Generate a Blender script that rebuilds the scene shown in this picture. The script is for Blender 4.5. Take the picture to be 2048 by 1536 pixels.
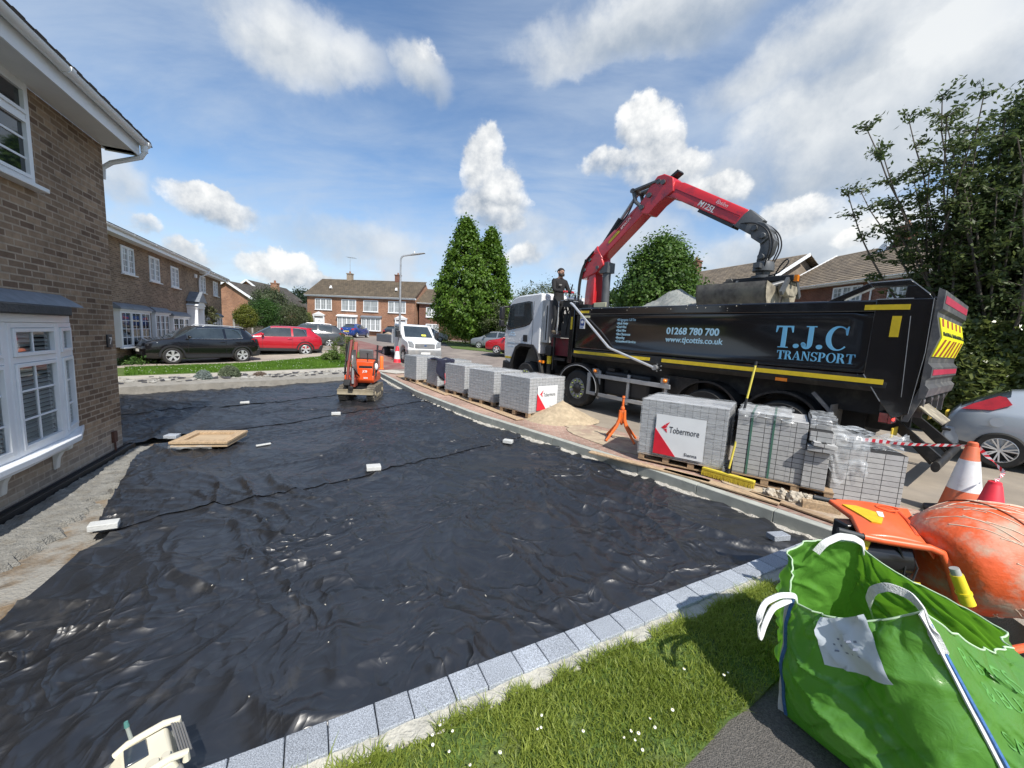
import bpy, bmesh, math, random
import numpy as np
from mathutils import Vector, Matrix, Euler, noise
R = math.radians
sc = bpy.context.scene
for o in list(bpy.data.objects): bpy.data.objects.remove(o)
COL = sc.collection
# ---------------------------------------------------------------- camera, light, exposure
CAM_H, FPX, PITCH, ROLL = 1.85, 770.0, R(6.92), R(2.913)
_f = Vector((0, math.cos(PITCH), -math.sin(PITCH))); _rt = Vector((1, 0, 0)); _up = _rt.cross(_f)
_x = math.cos(ROLL)*_rt + math.sin(ROLL)*_up; _u = -math.sin(ROLL)*_rt + math.cos(ROLL)*_up
cam = bpy.data.objects.new('camera', bpy.data.cameras.new('camera')); COL.objects.link(cam)
cam.matrix_world = Matrix(((_x.x, _u.x, -_f.x, 0), (_x.y, _u.y, -_f.y, 0), (_x.z, _u.z, -_f.z, CAM_H), (0, 0, 0, 1)))
cam.data.sensor_width = 36; cam.data.lens = FPX/2048*36
cam.data.clip_start = 0.05; cam.data.clip_end = 3000
sc.camera = cam
SUN_HEAD, SUN_EL = R(151), R(50)          # compass heading of the sun seen from above, clockwise from +Y
sun = bpy.data.objects.new('sun', bpy.data.lights.new('sun', 'SUN')); COL.objects.link(sun)
sun.data.energy = 4.2; sun.data.angle = R(0.6); sun.data.color = (1, .95, .87)
_sd = Vector((math.sin(SUN_HEAD)*math.cos(SUN_EL), math.cos(SUN_HEAD)*math.cos(SUN_EL), math.sin(SUN_EL)))
sun.rotation_euler = _sd.to_track_quat('Z', 'Y').to_euler()
sc.view_settings.view_transform = 'Standard'; sc.view_settings.look = 'None'
sc.view_settings.exposure = 0.5; sc.view_settings.gamma = 1.0
def ray(px, py):
    return (_x*((px-1024)/FPX) - _u*((py-768)/FPX) + _f)
def at(px, py, z=0.0):                    # where the sight line of a point of the photo meets the height z
    d = ray(px, py); t = (z-CAM_H)/d.z
    return Vector((d.x*t, d.y*t, z))
def far(px, py, Y):
    d = ray(px, py); d = d*(Y/d.y)
    return Vector((d.x, d.y, d.z+CAM_H))
# ---------------------------------------------------------------- world: blue sky with layered and heaped clouds
w = bpy.data.worlds.new('World'); sc.world = w; w.use_nodes = True
def build_world():
    nt = w.node_tree; N = nt.nodes; L = nt.links; N.clear()
    def new(t, **k):
        n = N.new(t)
        for a, b in k.items(): setattr(n, a, b)
        return n
    def m(op, a, b=None, c=None, clamp=False):
        n = new('ShaderNodeMath', operation=op); n.use_clamp = clamp
        for i, q in enumerate((a, b, c)):
            if q is None: continue
            if isinstance(q, (int, float)): n.inputs[i].default_value = q
            else: L.new(q, n.inputs[i])
        return n.outputs[0]
    def vm(op, a, b):
        n = new('ShaderNodeVectorMath', operation=op)
        for i, q in enumerate((a, b)):
            if isinstance(q, (tuple, Vector)): n.inputs[i].default_value = q
            else: L.new(q, n.inputs[i])
        return n.outputs['Value'] if op in ('DOT_PRODUCT', 'LENGTH', 'DISTANCE') else n.outputs[0]
    def mr(v, a, b, c=0, d=1):
        n = new('ShaderNodeMapRange', interpolation_type='SMOOTHSTEP')
        L.new(v, n.inputs[0])
        for i, q in enumerate((a, b, c, d)): n.inputs[i+1].default_value = q
        return n.outputs[0]
    def mix(f, a, b):
        n = new('ShaderNodeMix', data_type='RGBA')
        if isinstance(f, (int, float)): n.inputs[0].default_value = f
        else: L.new(f, n.inputs[0])
        for i, q in ((6, a), (7, b)):
            if isinstance(q, tuple): n.inputs[i].default_value = (*q, 1)
            else: L.new(q, n.inputs[i])
        return n.outputs[2]
    def nz(vec, s, det=6, ro=.55, dist=0.0):
        n = new('ShaderNodeTexNoise'); L.new(vec, n.inputs['Vector'])
        n.inputs['Scale'].default_value = s; n.inputs['Detail'].default_value = det
        n.inputs['Roughness'].default_value = ro; n.inputs['Distortion'].default_value = dist
        return n
    tc = new('ShaderNodeTexCoord'); D = tc.outputs['Generated']
    sky = new('ShaderNodeTexSky', sky_type='NISHITA'); sky.sun_disc = False
    sky.sun_elevation = SUN_EL; sky.sun_rotation = SUN_HEAD
    sky.air_density = 1.0; sky.dust_density = .6; sky.ozone_density = 2.0
    sx = new('ShaderNodeSeparateXYZ'); L.new(D, sx.inputs[0]); dz = sx.outputs[2]
    # high thin layer, projected on a plane overhead
    den = m('ADD', m('MAXIMUM', dz, 0.0), .18)
    pl = new('ShaderNodeCombineXYZ'); L.new(m('DIVIDE', sx.outputs[0], den), pl.inputs[0]); L.new(m('DIVIDE', sx.outputs[1], den), pl.inputs[1])
    mp = new('ShaderNodeMapping'); L.new(pl.outputs[0], mp.inputs[0]); mp.inputs['Rotation'].default_value = (0, 0, R(35)); mp.inputs['Scale'].default_value = (1.0, 2.2, 1)
    thin = nz(mp.outputs[0], 1.3, 8, .62, .4).outputs[0]
    thin2 = nz(pl.outputs[0], .75, 4, .5, .2).outputs[0]
    thinm = m('MULTIPLY', mr(m('ADD', m('MULTIPLY', thin, .55), m('MULTIPLY', thin2, .45)), .34, .70), .72)
    # heaped clouds: soft blobs in the directions where the photo has them, broken up by noise
    wn = nz(D, 5.0, 7, .6); wn2 = nz(D, 17.0, 6, .62)
    ws = new('ShaderNodeVectorMath', operation='SCALE'); L.new(vm('SUBTRACT', wn.outputs[1], (.5, .5, .5)), ws.inputs[0]); ws.inputs[3].default_value = .16
    Dw = vm('ADD', D, ws.outputs[0])
    tot = None; shade = None; soft = None; sshade = None
    for ci, (px, py, rx, ry, st) in enumerate(CLOUDS+SOFT):
        c = ray(px, py).normalized()
        ex = (ray(px+1, py).normalized()-ray(px-1, py).normalized()).normalized()
        ey = (ray(px, py-1).normalized()-ray(px, py+1).normalized()).normalized()
        k = (ray(px+rx, py).normalized()-c).length; k2 = (ray(px, py-ry).normalized()-c).length
        d = vm('SUBTRACT', Dw, tuple(c))
        a = m('DIVIDE', vm('DOT_PRODUCT', d, tuple(ex)), k); b = m('DIVIDE', vm('DOT_PRODUCT', d, tuple(ey)), k2)
        cz = m('GREATER_THAN', vm('DOT_PRODUCT', D, tuple(c)), .3)
        r2 = m('ADD', m('MULTIPLY', a, a), m('MULTIPLY', b, b))
        v = m('MULTIPLY', m('MULTIPLY', m('SUBTRACT', 1.0, m('MINIMUM', r2, 1.0)), st), cz)
        sh = m('MULTIPLY', v, b)
        if ci >= len(CLOUDS):
            soft = v if soft is None else m('MAXIMUM', soft, v); sshade = sh if sshade is None else m('ADD', sshade, sh)
            continue
        tot = v if tot is None else m('MAXIMUM', tot, v)
        shade = sh if shade is None else m('ADD', shade, sh)
    body = m('ADD', tot, m('MULTIPLY', m('SUBTRACT', wn2.outputs[0], .5), .95))
    tf = m('ADD', .45, m('MULTIPLY', shade, 1.3), clamp=True); cum = m('MULTIPLY', m('ADD', m('MULTIPLY', mr(body, .12, .46), tf), m('MULTIPLY', mr(body, -.08, .95), m('SUBTRACT', 1.0, tf))), .97)
    sbody = m('ADD', soft, m('MULTIPLY', m('SUBTRACT', wn.outputs[0], .5), .95)); sb = m('MULTIPLY', m('MULTIPLY', mr(sbody, -.05, 1.05), mr(soft, 0.0, .5)), .9)
    slit = m('ADD', m('ADD', .56, m('MULTIPLY', sshade, .55)), m('MULTIPLY', m('SUBTRACT', wn.outputs[0], .5), 2.4), clamp=True)
    scol = mix(slit, (.36, .43, .52), (.90, .92, .92))
    cum = m('MULTIPLY', cum, mr(tot, 0.0, .12))
    # low haze of small clouds along the horizon
    lowc = nz(D, 6.0, 7, .6).outputs[0]
    low = m('MULTIPLY', m('MULTIPLY', mr(lowc, .46, .64), mr(dz, .34, .08)), .8)
    lit = m('ADD', m('ADD', .56, m('MULTIPLY', shade, .75)), m('MULTIPLY', m('SUBTRACT', wn2.outputs[0], .5), 2.3), clamp=True)
    ccol = mix(lit, (.36, .42, .50), (1.05, 1.05, 1.03))
    S = 6.8   # cloud radiance in the sky texture's own units
    def scl(c, s):
        n = new('ShaderNodeVectorMath', operation='SCALE'); L.new(c, n.inputs[0]); n.inputs[3].default_value = s
        return n.outputs[0]
    hs = new('ShaderNodeHueSaturation'); hs.inputs['Saturation'].default_value = 1.12; hs.inputs['Value'].default_value = 1.15
    L.new(sky.outputs[0], hs.inputs['Color'])
    base = hs.outputs[0]
    base = mix(m('MULTIPLY', mr(dz, .34, .0), .6), base, scl(mix(.0, (.62, .73, .86), (1, 1, 1)), S))
    c1 = mix(thinm, base, scl(mix(thin2, (.42, .53, .70), (.70, .78, .86)), S))
    c2 = mix(low, c1, scl(mix(lowc, (.38, .46, .58), (.85, .87, .9)), S))
    c25 = mix(sb, c2, scl(scol, S))
    c3 = mix(cum, c25, scl(ccol, S))
    up = mr(dz, -.02, .02)
    c4 = mix(up, (1.6, 1.55, 1.4), c3)
    bg = new('ShaderNodeBackground'); L.new(c4, bg.inputs[0]); bg.inputs[1].default_value = .108
    L.new(bg.outputs[0], new('ShaderNodeOutputWorld').inputs[0])
CLOUDS = [(960, 320, 56, 80, 1.1), (985, 400, 80, 60, 1.05), (1000, 440, 60, 30, .8), (1298, 262, 62, 75, 1.15), (1335, 345, 100, 60, 1.0), (1312, 305, 66, 60, 1.0), (1250, 340, 60, 36, .8), (1000, 365, 60, 60, .9), (1420, 390, 80, 46, .9),
          (1210, 335, 46, 36, .7), (425, 420, 95, 42, 1.0), (570, 530, 84, 40, 1.1), (640, 556, 60, 26, .9), (385, 520, 60, 34, .8), (300, 470, 40, 22, .6), (1055, 515, 60, 32, .7), (1600, 420, 110, 50, .8), (1770, 460, 110, 40, .8), (860, 110, 50, 40, .5)]
SOFT = [(1760, 190, 470, 250, 1.15), (1280, 50, 330, 110, 1.0), (1600, 500, 420, 120, .95), (1250, 500, 200, 90, .7), (590, 80, 150, 150, 1.0), (700, 130, 110, 90, .8), (840, 150, 80, 80, .9), (240, 360, 70, 80, .8), (500, 20, 120, 60, .7), (1350, 30, 330, 80, .9), (1700, 60, 420, 130, 1.0), (1850, 230, 300, 190, 1.1), (1640, 330, 170, 100, .9),
        (1450, 360, 200, 90, .8), (1560, 480, 330, 60, .9), (1060, 470, 110, 80, .7), (700, 480, 240, 60, .7), (2040, 60, 260, 160, 1.0), (1120, 60, 120, 60, .5)]
build_world()
# ---------------------------------------------------------------- materials
MATS = {}
def mat(name, col, rough=.6, metal=0., var=.12, vs=4., bump=0., bs=40., spec=.5, coat=0., alpha=1., trans=0., emit=None, es=0., dirt=None, ds=2., dlo=.5, dhi=.7, coord='Object', det=6, stretch=None, rv=0.):
    if name in MATS: return MATS[name]
    M = bpy.data.materials.new(name); M.use_nodes = True
    nt = M.node_tree; N = nt.nodes; L = nt.links
    b = N['Principled BSDF']
    b.inputs['Roughness'].default_value = rough; b.inputs['Metallic'].default_value = metal
    b.inputs['Specular IOR Level'].default_value = spec; b.inputs['Coat Weight'].default_value = coat; b.inputs['Coat Roughness'].default_value = .08
    b.inputs['Alpha'].default_value = alpha; b.inputs['Transmission Weight'].default_value = trans
    if emit: b.inputs['Emission Color'].default_value = (*emit, 1); b.inputs['Emission Strength'].default_value = es
    tc = N.new('ShaderNodeTexCoord'); vec = tc.outputs[coord]
    if stretch:
        mp = N.new('ShaderNodeMapping'); mp.inputs['Scale'].default_value = stretch; L.new(vec, mp.inputs[0]); vec = mp.outputs[0]
    n1 = N.new('ShaderNodeTexNoise'); n1.inputs['Scale'].default_value = vs; n1.inputs['Detail'].default_value = det; n1.inputs['Roughness'].default_value = .6
    L.new(vec, n1.inputs['Vector'])
    r = N.new('ShaderNodeMapRange'); r.inputs[1].default_value = .3; r.inputs[2].default_value = .7; r.inputs[3].default_value = 1-var; r.inputs[4].default_value = 1+var
    L.new(n1.outputs[0], r.inputs[0])
    mx = N.new('ShaderNodeVectorMath'); mx.operation = 'SCALE'; mx.inputs[0].default_value = col; L.new(r.outputs[0], mx.inputs[3])
    c = mx.outputs[0]
    if dirt:
        n2 = N.new('ShaderNodeTexNoise'); n2.inputs['Scale'].default_value = ds; n2.inputs['Detail'].default_value = 8; n2.inputs['Roughness'].default_value = .65
        L.new(vec, n2.inputs['Vector'])
        r2 = N.new('ShaderNodeMapRange'); r2.inputs[1].default_value = dlo; r2.inputs[2].default_value = dhi; L.new(n2.outputs[0], r2.inputs[0])
        q = N.new('ShaderNodeMix'); q.data_type = 'RGBA'; L.new(r2.outputs[0], q.inputs[0]); L.new(c, q.inputs[6]); q.inputs[7].default_value = (*dirt, 1)
        c = q.outputs[2]
        if rv:
            rr = N.new('ShaderNodeMapRange'); rr.inputs[1].default_value = 0; rr.inputs[2].default_value = 1; rr.inputs[3].default_value = rough; rr.inputs[4].default_value = min(1, rough+rv)
            L.new(r2.outputs[0], rr.inputs[0]); L.new(rr.outputs[0], b.inputs['Roughness'])
    L.new(c, b.inputs['Base Color'])
    if bump:
        n3 = N.new('ShaderNodeTexNoise'); n3.inputs['Scale'].default_value = bs; n3.inputs['Detail'].default_value = 5; L.new(vec, n3.inputs['Vector'])
        bp = N.new('ShaderNodeBump'); bp.inputs['Strength'].default_value = bump; bp.inputs['Distance'].default_value = .02; L.new(n3.outputs[0], bp.inputs['Height']); L.new(bp.outputs[0], b.inputs['Normal'])
    MATS[name] = M
    return M
def brick_mat(name, c1, c2, mortar, bw=.225, bh=.075, ms=.010, scale=1., plane='wall', off=.5, var=.35, bump=.5, rough=.85, stain=None):
    if name in MATS: return MATS[name]
    M = bpy.data.materials.new(name); M.use_nodes = True
    nt = M.node_tree; N = nt.nodes; L = nt.links; b = N['Principled BSDF']; b.inputs['Roughness'].default_value = rough; b.inputs['Specular IOR Level'].default_value = .25
    tc = N.new('ShaderNodeTexCoord'); sx = N.new('ShaderNodeSeparateXYZ'); L.new(tc.outputs['Object'], sx.inputs[0])
    cb = N.new('ShaderNodeCombineXYZ')
    if plane == 'wall':
        ad = N.new('ShaderNodeMath'); ad.operation = 'ADD'; L.new(sx.outputs[0], ad.inputs[0]); L.new(sx.outputs[1], ad.inputs[1])
        L.new(ad.outputs[0], cb.inputs[0]); L.new(sx.outputs[2], cb.inputs[1])
    else:
        L.new(sx.outputs[0], cb.inputs[0]); L.new(sx.outputs[1], cb.inputs[1])
    bt = N.new('ShaderNodeTexBrick'); bt.offset = off; L.new(cb.outputs[0], bt.inputs['Vector'])
    for k, v in (('Color1', (*c1, 1)), ('Color2', (*c2, 1)), ('Mortar', (*mortar, 1)), ('Scale', scale), ('Mortar Size', ms), ('Mortar Smooth', .25), ('Bias', 0.), ('Brick Width', bw), ('Row Height', bh)):
        bt.inputs[k].default_value = v
    n = N.new('ShaderNodeTexNoise'); n.inputs['Scale'].default_value = 9; n.inputs['Detail'].default_value = 8; n.inputs['Roughness'].default_value = .7; L.new(tc.outputs['Object'], n.inputs['Vector'])
    n2 = N.new('ShaderNodeTexNoise'); n2.inputs['Scale'].default_value = .7; n2.inputs['Detail'].default_value = 4; L.new(tc.outputs['Object'], n2.inputs['Vector'])
    ad2 = N.new('ShaderNodeMath'); ad2.operation = 'ADD'; L.new(n.outputs[0], ad2.inputs[0]); L.new(n2.outputs[0], ad2.inputs[1])
    r = N.new('ShaderNodeMapRange'); r.inputs[1].default_value = .7; r.inputs[2].default_value = 1.3; r.inputs[3].default_value = 1-var; r.inputs[4].default_value = 1+var; L.new(ad2.outputs[0], r.inputs[0])
    sc_ = N.new('ShaderNodeVectorMath'); sc_.operation = 'SCALE'; L.new(bt.outputs['Color'], sc_.inputs[0]); L.new(r.outputs[0], sc_.inputs[3])
    c = sc_.outputs[0]
    if stain:   # pale mortar smears near the ground
        mr = N.new('ShaderNodeMapRange'); mr.inputs[1].default_value = stain[1]; mr.inputs[2].default_value = stain[2]; mr.inputs[3].default_value = 1; mr.inputs[4].default_value = 0; L.new(sx.outputs[2], mr.inputs[0])
        mm = N.new('ShaderNodeMath'); mm.operation = 'MULTIPLY'; L.new(mr.outputs[0], mm.inputs[0]); L.new(n.outputs[0], mm.inputs[1])
        q = N.new('ShaderNodeMix'); q.data_type = 'RGBA'; L.new(mm.outputs[0], q.inputs[0]); L.new(c, q.inputs[6]); q.inputs[7].default_value = (*stain[0], 1); c = q.outputs[2]
    L.new(c, b.inputs['Base Color'])
    bp = N.new('ShaderNodeBump'); bp.inputs['Strength'].default_value = bump; bp.inputs['Distance'].default_value = .008
    hh = N.new('ShaderNodeMath'); hh.operation = 'MULTIPLY_ADD'; L.new(bt.outputs['Fac'], hh.inputs[0]); hh.inputs[1].default_value = -1; L.new(n.outputs[0], hh.inputs[2])
    L.new(hh.outputs[0], bp.inputs['Height']); L.new(bp.outputs[0], b.inputs['Normal'])
    MATS[name] = M
    return M
def glass(name='window_glass', col=(.015, .02, .025), rough=.03):
    return mat(name, col, rough, 0, .2, 1.5, spec=.9)
# ---------------------------------------------------------------- mesh helpers
class MB:
    MAP = None
    def __init__(s, T=None): s.v = []; s.f = []; s.mi = []; s.m = 0; s.T = T
    def add(s, vs, fs, m=None):
        o = len(s.v)
        for p in vs:
            p = Vector(p)
            s.v.append(tuple(s.T @ p if s.T is not None else p))
        for f in fs: s.f.append(tuple(i+o for i in f)); s.mi.append(s.m if m is None else m)
        return s
    def box(s, x0, x1, y0, y1, z0, z1, m=None):
        v = [(x, y, z) for z in (z0, z1) for y in (y0, y1) for x in (x0, x1)]
        return s.add(v, [(0, 2, 3, 1), (4, 5, 7, 6), (0, 1, 5, 4), (2, 6, 7, 3), (0, 4, 6, 2), (1, 3, 7, 5)], m)
    def bx(s, c, size, rot=(0, 0, 0), m=None):
        q = Euler(rot).to_matrix(); c = Vector(c); h = Vector(size)/2
        v = [c+q@Vector((x*h.x, y*h.y, z*h.z)) for z in (-1, 1) for y in (-1, 1) for x in (-1, 1)]
        return s.add(v, [(0, 2, 3, 1), (4, 5, 7, 6), (0, 1, 5, 4), (2, 6, 7, 3), (0, 4, 6, 2), (1, 3, 7, 5)], m)
    def prism(s, pts, ax, a, b, m=None):          # polygon pts extruded along axis ax ('x','y','z') from a to b
        def P(p, t): return {'x': (t, p[0], p[1]), 'y': (p[0], t, p[1]), 'z': (p[0], p[1], t)}[ax]
        n = len(pts); v = [P(p, a) for p in pts]+[P(p, b) for p in pts]
        f = [tuple(range(n))[::-1], tuple(range(n, 2*n))]+[(i, (i+1) % n, n+(i+1) % n, n+i) for i in range(n)]
        return s.add(v, f, m)
    def bar(s, p0, p1, w, h, m=None, up=(0, 0, 1)):  # rectangular bar
        p0 = Vector(p0); p1 = Vector(p1); d = (p1-p0).normalized(); u = Vector(up)
        if abs(d.dot(u)) > .98: u = Vector((1, 0, 0))
        r = d.cross(u).normalized(); u = r.cross(d)
        v = [p+r*(a*w/2)+u*(b*h/2) for p in (p0, p1) for a, b in ((-1, -1), (1, -1), (1, 1), (-1, 1))]
        return s.add(v, [(3, 2, 1, 0), (4, 5, 6, 7), (0, 1, 5, 4), (1, 2, 6, 5), (2, 3, 7, 6), (3, 0, 4, 7)], m)
    def rings(s, R_, cap=True, m=None, closed=True):
        n = len(R_[0]); v = [p for r in R_ for p in r]; f = []
        for i in range(len(R_)-1):
            for j in range(n if closed else n-1):
                k = (j+1) % n; f.append((i*n+j, i*n+k, (i+1)*n+k, (i+1)*n+j))
        if cap and closed: f += [tuple(range(n))[::-1], tuple((len(R_)-1)*n+j for j in range(n))]
        return s.add(v, f, m)
    def tube(s, pts, r, n=8, m=None, cap=True, flat=None):
        pts = [Vector(p) for p in pts]; R_ = []; u = None
        for i, p in enumerate(pts):
            d = (pts[min(i+1, len(pts)-1)]-pts[max(i-1, 0)]).normalized()
            if u is None:
                u = Vector((0, 0, 1)) if abs(d.z) < .9 else Vector((1, 0, 0))
            a = (u-d*u.dot(d)).normalized(); b = d.cross(a); u = a
            rr = r[i] if isinstance(r, (list, tuple)) else r
            fa, fb = flat if flat else (1, 1)
            R_.append([p+a*(rr*fa*math.cos(2*math.pi*k/n))+b*(rr*fb*math.sin(2*math.pi*k/n)) for k in range(n)])
        return s.rings(R_, cap, m)
    def cyl(s, p0, p1, r0, r1=None, n=16, m=None): return s.tube([p0, p1], [r0, r0 if r1 is None else r1], n, m)
    def lathe(s, prof, o=(0, 0, 0), ax=(0, 0, 1), n=24, m=None, cap=True):
        o = Vector(o); a = Vector(ax).normalized(); u = Vector((1, 0, 0)) if abs(a.x) < .9 else Vector((0, 1, 0))
        u = (u-a*u.dot(a)).normalized(); w_ = a.cross(u)
        return s.rings([[o+a*h+u*(r*math.cos(2*math.pi*k/n))+w_*(r*math.sin(2*math.pi*k/n)) for k in range(n)] for r, h in prof], cap, m)
    def sph(s, c, r, n=12, m=None):
        c = Vector(c); r = Vector((r, r, r)) if isinstance(r, (int, float)) else Vector(r); h = max(4, n//2)
        return s.rings([[c+Vector((r.x*math.sin(t)*math.cos(a), r.y*math.sin(t)*math.sin(a), r.z*math.cos(t))) for a in [2*math.pi*k/n for k in range(n)]] for t in [math.pi*(.02+.96*i/h) for i in range(h+1)]][::-1], True, m)
    def grid(s, fn, nu, nv, m=None):
        v = [fn(i/nu, j/nv) for j in range(nv+1) for i in range(nu+1)]
        return s.add(v, [(j*(nu+1)+i, j*(nu+1)+i+1, (j+1)*(nu+1)+i+1, (j+1)*(nu+1)+i) for j in range(nv) for i in range(nu)], m)
    def build(s, name, mats, parent=None, bevel=0, smooth=35, fix=True, label=None, seg=2):
        if MB.MAP: s.v = [(x, MB.MAP(y), z) for x, y, z in s.v]
        me = bpy.data.meshes.new(name); me.from_pydata(s.v, [], s.f)
        for M in (mats if isinstance(mats, (list, tuple)) else [mats]): me.materials.append(M)
        me.polygons.foreach_set('material_index', s.mi)
        if fix:
            b = bmesh.new(); b.from_mesh(me); bmesh.ops.recalc_face_normals(b, faces=b.faces); b.to_mesh(me); b.free()
        if smooth:
            me.polygons.foreach_set('use_smooth', [True]*len(me.polygons)); me.set_sharp_from_angle(angle=R(smooth))
        me.update()
        o = bpy.data.objects.new(name, me); COL.objects.link(o)
        if parent is not None: o.parent = parent
        if label: o['label'] = label
        if bevel:
            bm = o.modifiers.new('bevel', 'BEVEL'); bm.width = bevel; bm.segments = seg; bm.limit_method = 'ANGLE'; bm.angle_limit = R(40); bm.harden_normals = False
        return o
def thing(name, label, cat, loc=(0, 0, 0), rot=0., group=None):
    o = bpy.data.objects.new(name, None); COL.objects.link(o); o.empty_display_size = .2
    o.location = loc; o.rotation_euler = rot if isinstance(rot, tuple) else (0, 0, rot)
    o['label'] = label; o['category'] = cat
    if group: o['group'] = group
    return o
def tag(o, label, cat, group=None):
    o['label'] = label; o['category'] = cat
    if group: o['group'] = group
    return o
def kind(o, k): o['kind'] = k; return o
def apply_mods(o):
    bpy.context.view_layer.update()
    dg = bpy.context.evaluated_depsgraph_get(); me = bpy.data.meshes.new_from_object(o.evaluated_get(dg)); old = o.data
    o.modifiers.clear(); o.data = me; me.name = o.name
    return o
def cut(o, cutter_mb):
    c = cutter_mb.build('cutter', MATS.get('dark') or list(MATS.values())[0], None, smooth=0)
    bm = o.modifiers.new('cut', 'BOOLEAN'); bm.operation = 'DIFFERENCE'; bm.object = c; bm.solver = 'EXACT'
    apply_mods(o); bpy.data.objects.remove(c)
    return o
def copy_tree(o, parent=None):
    c = o.copy(); COL.objects.link(c)
    if parent is not None: c.parent = parent
    for ch in list(o.children): copy_tree(ch, c)
    return c
def text_mesh(name, body, size, M, parent, matrix, align='LEFT', ext=.002, shear=0., bold=0., sx=1.):
    cu = bpy.data.curves.new(name, 'FONT'); cu.body = body; cu.size = size; cu.align_x = align; cu.extrude = ext; cu.shear = shear; cu.offset = bold; cu.resolution_u = 3
    t = bpy.data.objects.new(name, cu); COL.objects.link(t); bpy.context.view_layer.update()
    me = bpy.data.meshes.new_from_object(t.evaluated_get(bpy.context.evaluated_depsgraph_get())); bpy.data.objects.remove(t)
    me.transform(matrix @ Matrix.Diagonal((sx, 1, 1, 1))); me.materials.clear(); me.materials.append(M)
    o = bpy.data.objects.new(name, me); COL.objects.link(o); o.parent = parent
    return o
def frame(o, xdir, ydir):   # text plane: origin o, x axis, y axis
    x = Vector(xdir).normalized(); y = Vector(ydir).normalized(); z = x.cross(y)
    return Matrix(((x.x, y.x, z.x, o[0]), (x.y, y.y, z.y, o[1]), (x.z, y.z, z.z, o[2]), (0, 0, 0, 1)))
def ss(a, b, x):
    t = min(1, max(0, (x-a)/(b-a))); return t*t*(3-2*t)
def gz(x, y):               # the street climbs away from the camera
    return .75*ss(17, 29, y)+max(0, y-29)*.014
def nmesh(name, V, F, M, parent=None, mi=None, smooth=False):
    V = np.asarray(V, np.float32); F = np.asarray(F, np.int32); k = F.shape[1]
    me = bpy.data.meshes.new(name); me.vertices.add(len(V)); me.vertices.foreach_set('co', V.ravel())
    me.loops.add(F.size); me.loops.foreach_set('vertex_index', F.ravel())
    me.polygons.add(len(F)); me.polygons.foreach_set('loop_start', np.arange(0, F.size, k, dtype=np.int32)); me.polygons.foreach_set('loop_total', np.full(len(F), k, np.int32))
    for q in (M if isinstance(M, (list, tuple)) else [M]): me.materials.append(q)
    if mi is not None: me.polygons.foreach_set('material_index', np.asarray(mi, np.int32))
    if smooth: me.polygons.foreach_set('use_smooth', np.ones(len(F), bool))
    me.update(calc_edges=True)
    o = bpy.data.objects.new(name, me); COL.objects.link(o)
    if parent is not None: o.parent = parent
    return o
M_DARK = mat('dark', (.012, .012, .013), .6)
M_BLACK = mat('black_plastic', (.02, .02, .022), .45, var=.2)
M_WHITE = mat('white_plastic', (.78, .79, .80), .35, var=.04)
M_GLASS = glass()
M_RUBBER = mat('tyre_rubber', (.022, .022, .022), .8, var=.3, vs=8, dirt=(.10, .09, .075), ds=3, dlo=.55, dhi=.8)
M_ALLOY = mat('alloy', (.70, .71, .72), .32, .55, .08)
M_STEEL = mat('galvanised_steel', (.42, .43, .44), .45, .6, .2, 6)
M_CHROME = mat('chrome', (.8, .8, .82), .12, 1., .03)
# ================================================================= GROUND
def mz(x, y):               # level of the dug-out drive: deepest along the house wall
    u = .91*x+.415*y
    return -.27+.09*min(1, max(0, (u+3.1)/6.6))
M_SOIL = mat('soil', (.16, .115, .07), .95, var=.5, vs=6, bump=1., bs=40, dirt=(.27, .26, .235), ds=2.2, dlo=.40, dhi=.55)
M_CONC = mat('road_concrete', (.30, .255, .20), .9, var=.2, vs=1.2, bump=.35, bs=90, dirt=(.23, .20, .165), ds=.8, dlo=.42, dhi=.72)
M_PALE = mat('pale_concrete', (.47, .44, .385), .92, var=.2, vs=6, bump=.6, bs=60, dirt=(.36, .34, .30), ds=4)
M_MORT = mat('rough_mortar', (.50, .475, .42), .95, var=.25, vs=14, bump=1., bs=70, dirt=(.33, .31, .27), ds=9)
M_TARM = mat('tarmac', (.125, .117, .108), .9, var=.45, vs=120, bump=.9, bs=160, dirt=(.17, .155, .14), ds=60, dlo=.52, dhi=.62)
M_ROAD = mat('worn_tarmac', (.20, .17, .15), .9, var=.25, vs=1.5, bump=.4, bs=60, dirt=(.29, .25, .21), ds=.5)
M_REDT = mat('red_tarmac', (.20, .085, .075), .9, var=.25, vs=2, bump=.4, bs=60, dirt=(.27, .20, .17), ds=1.1, dlo=.45, dhi=.7)
M_LAWN = mat('lawn_base', (.075, .125, .022), .95, var=.4, vs=25, bump=.8, bs=80, dirt=(.15, .17, .05), ds=5)
M_FLAG = brick_mat('path_bricks', (.36, .24, .19), (.30, .19, .15), (.38, .33, .27), .2, .1, .006, plane='floor', bump=.4, var=.4)
M_SANDY = mat('sandy_dust', (.47, .385, .27), .95, var=.25, vs=8, bump=.6, bs=120, dirt=(.36, .26, .20), ds=2.2, dlo=.45, dhi=.6)
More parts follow.
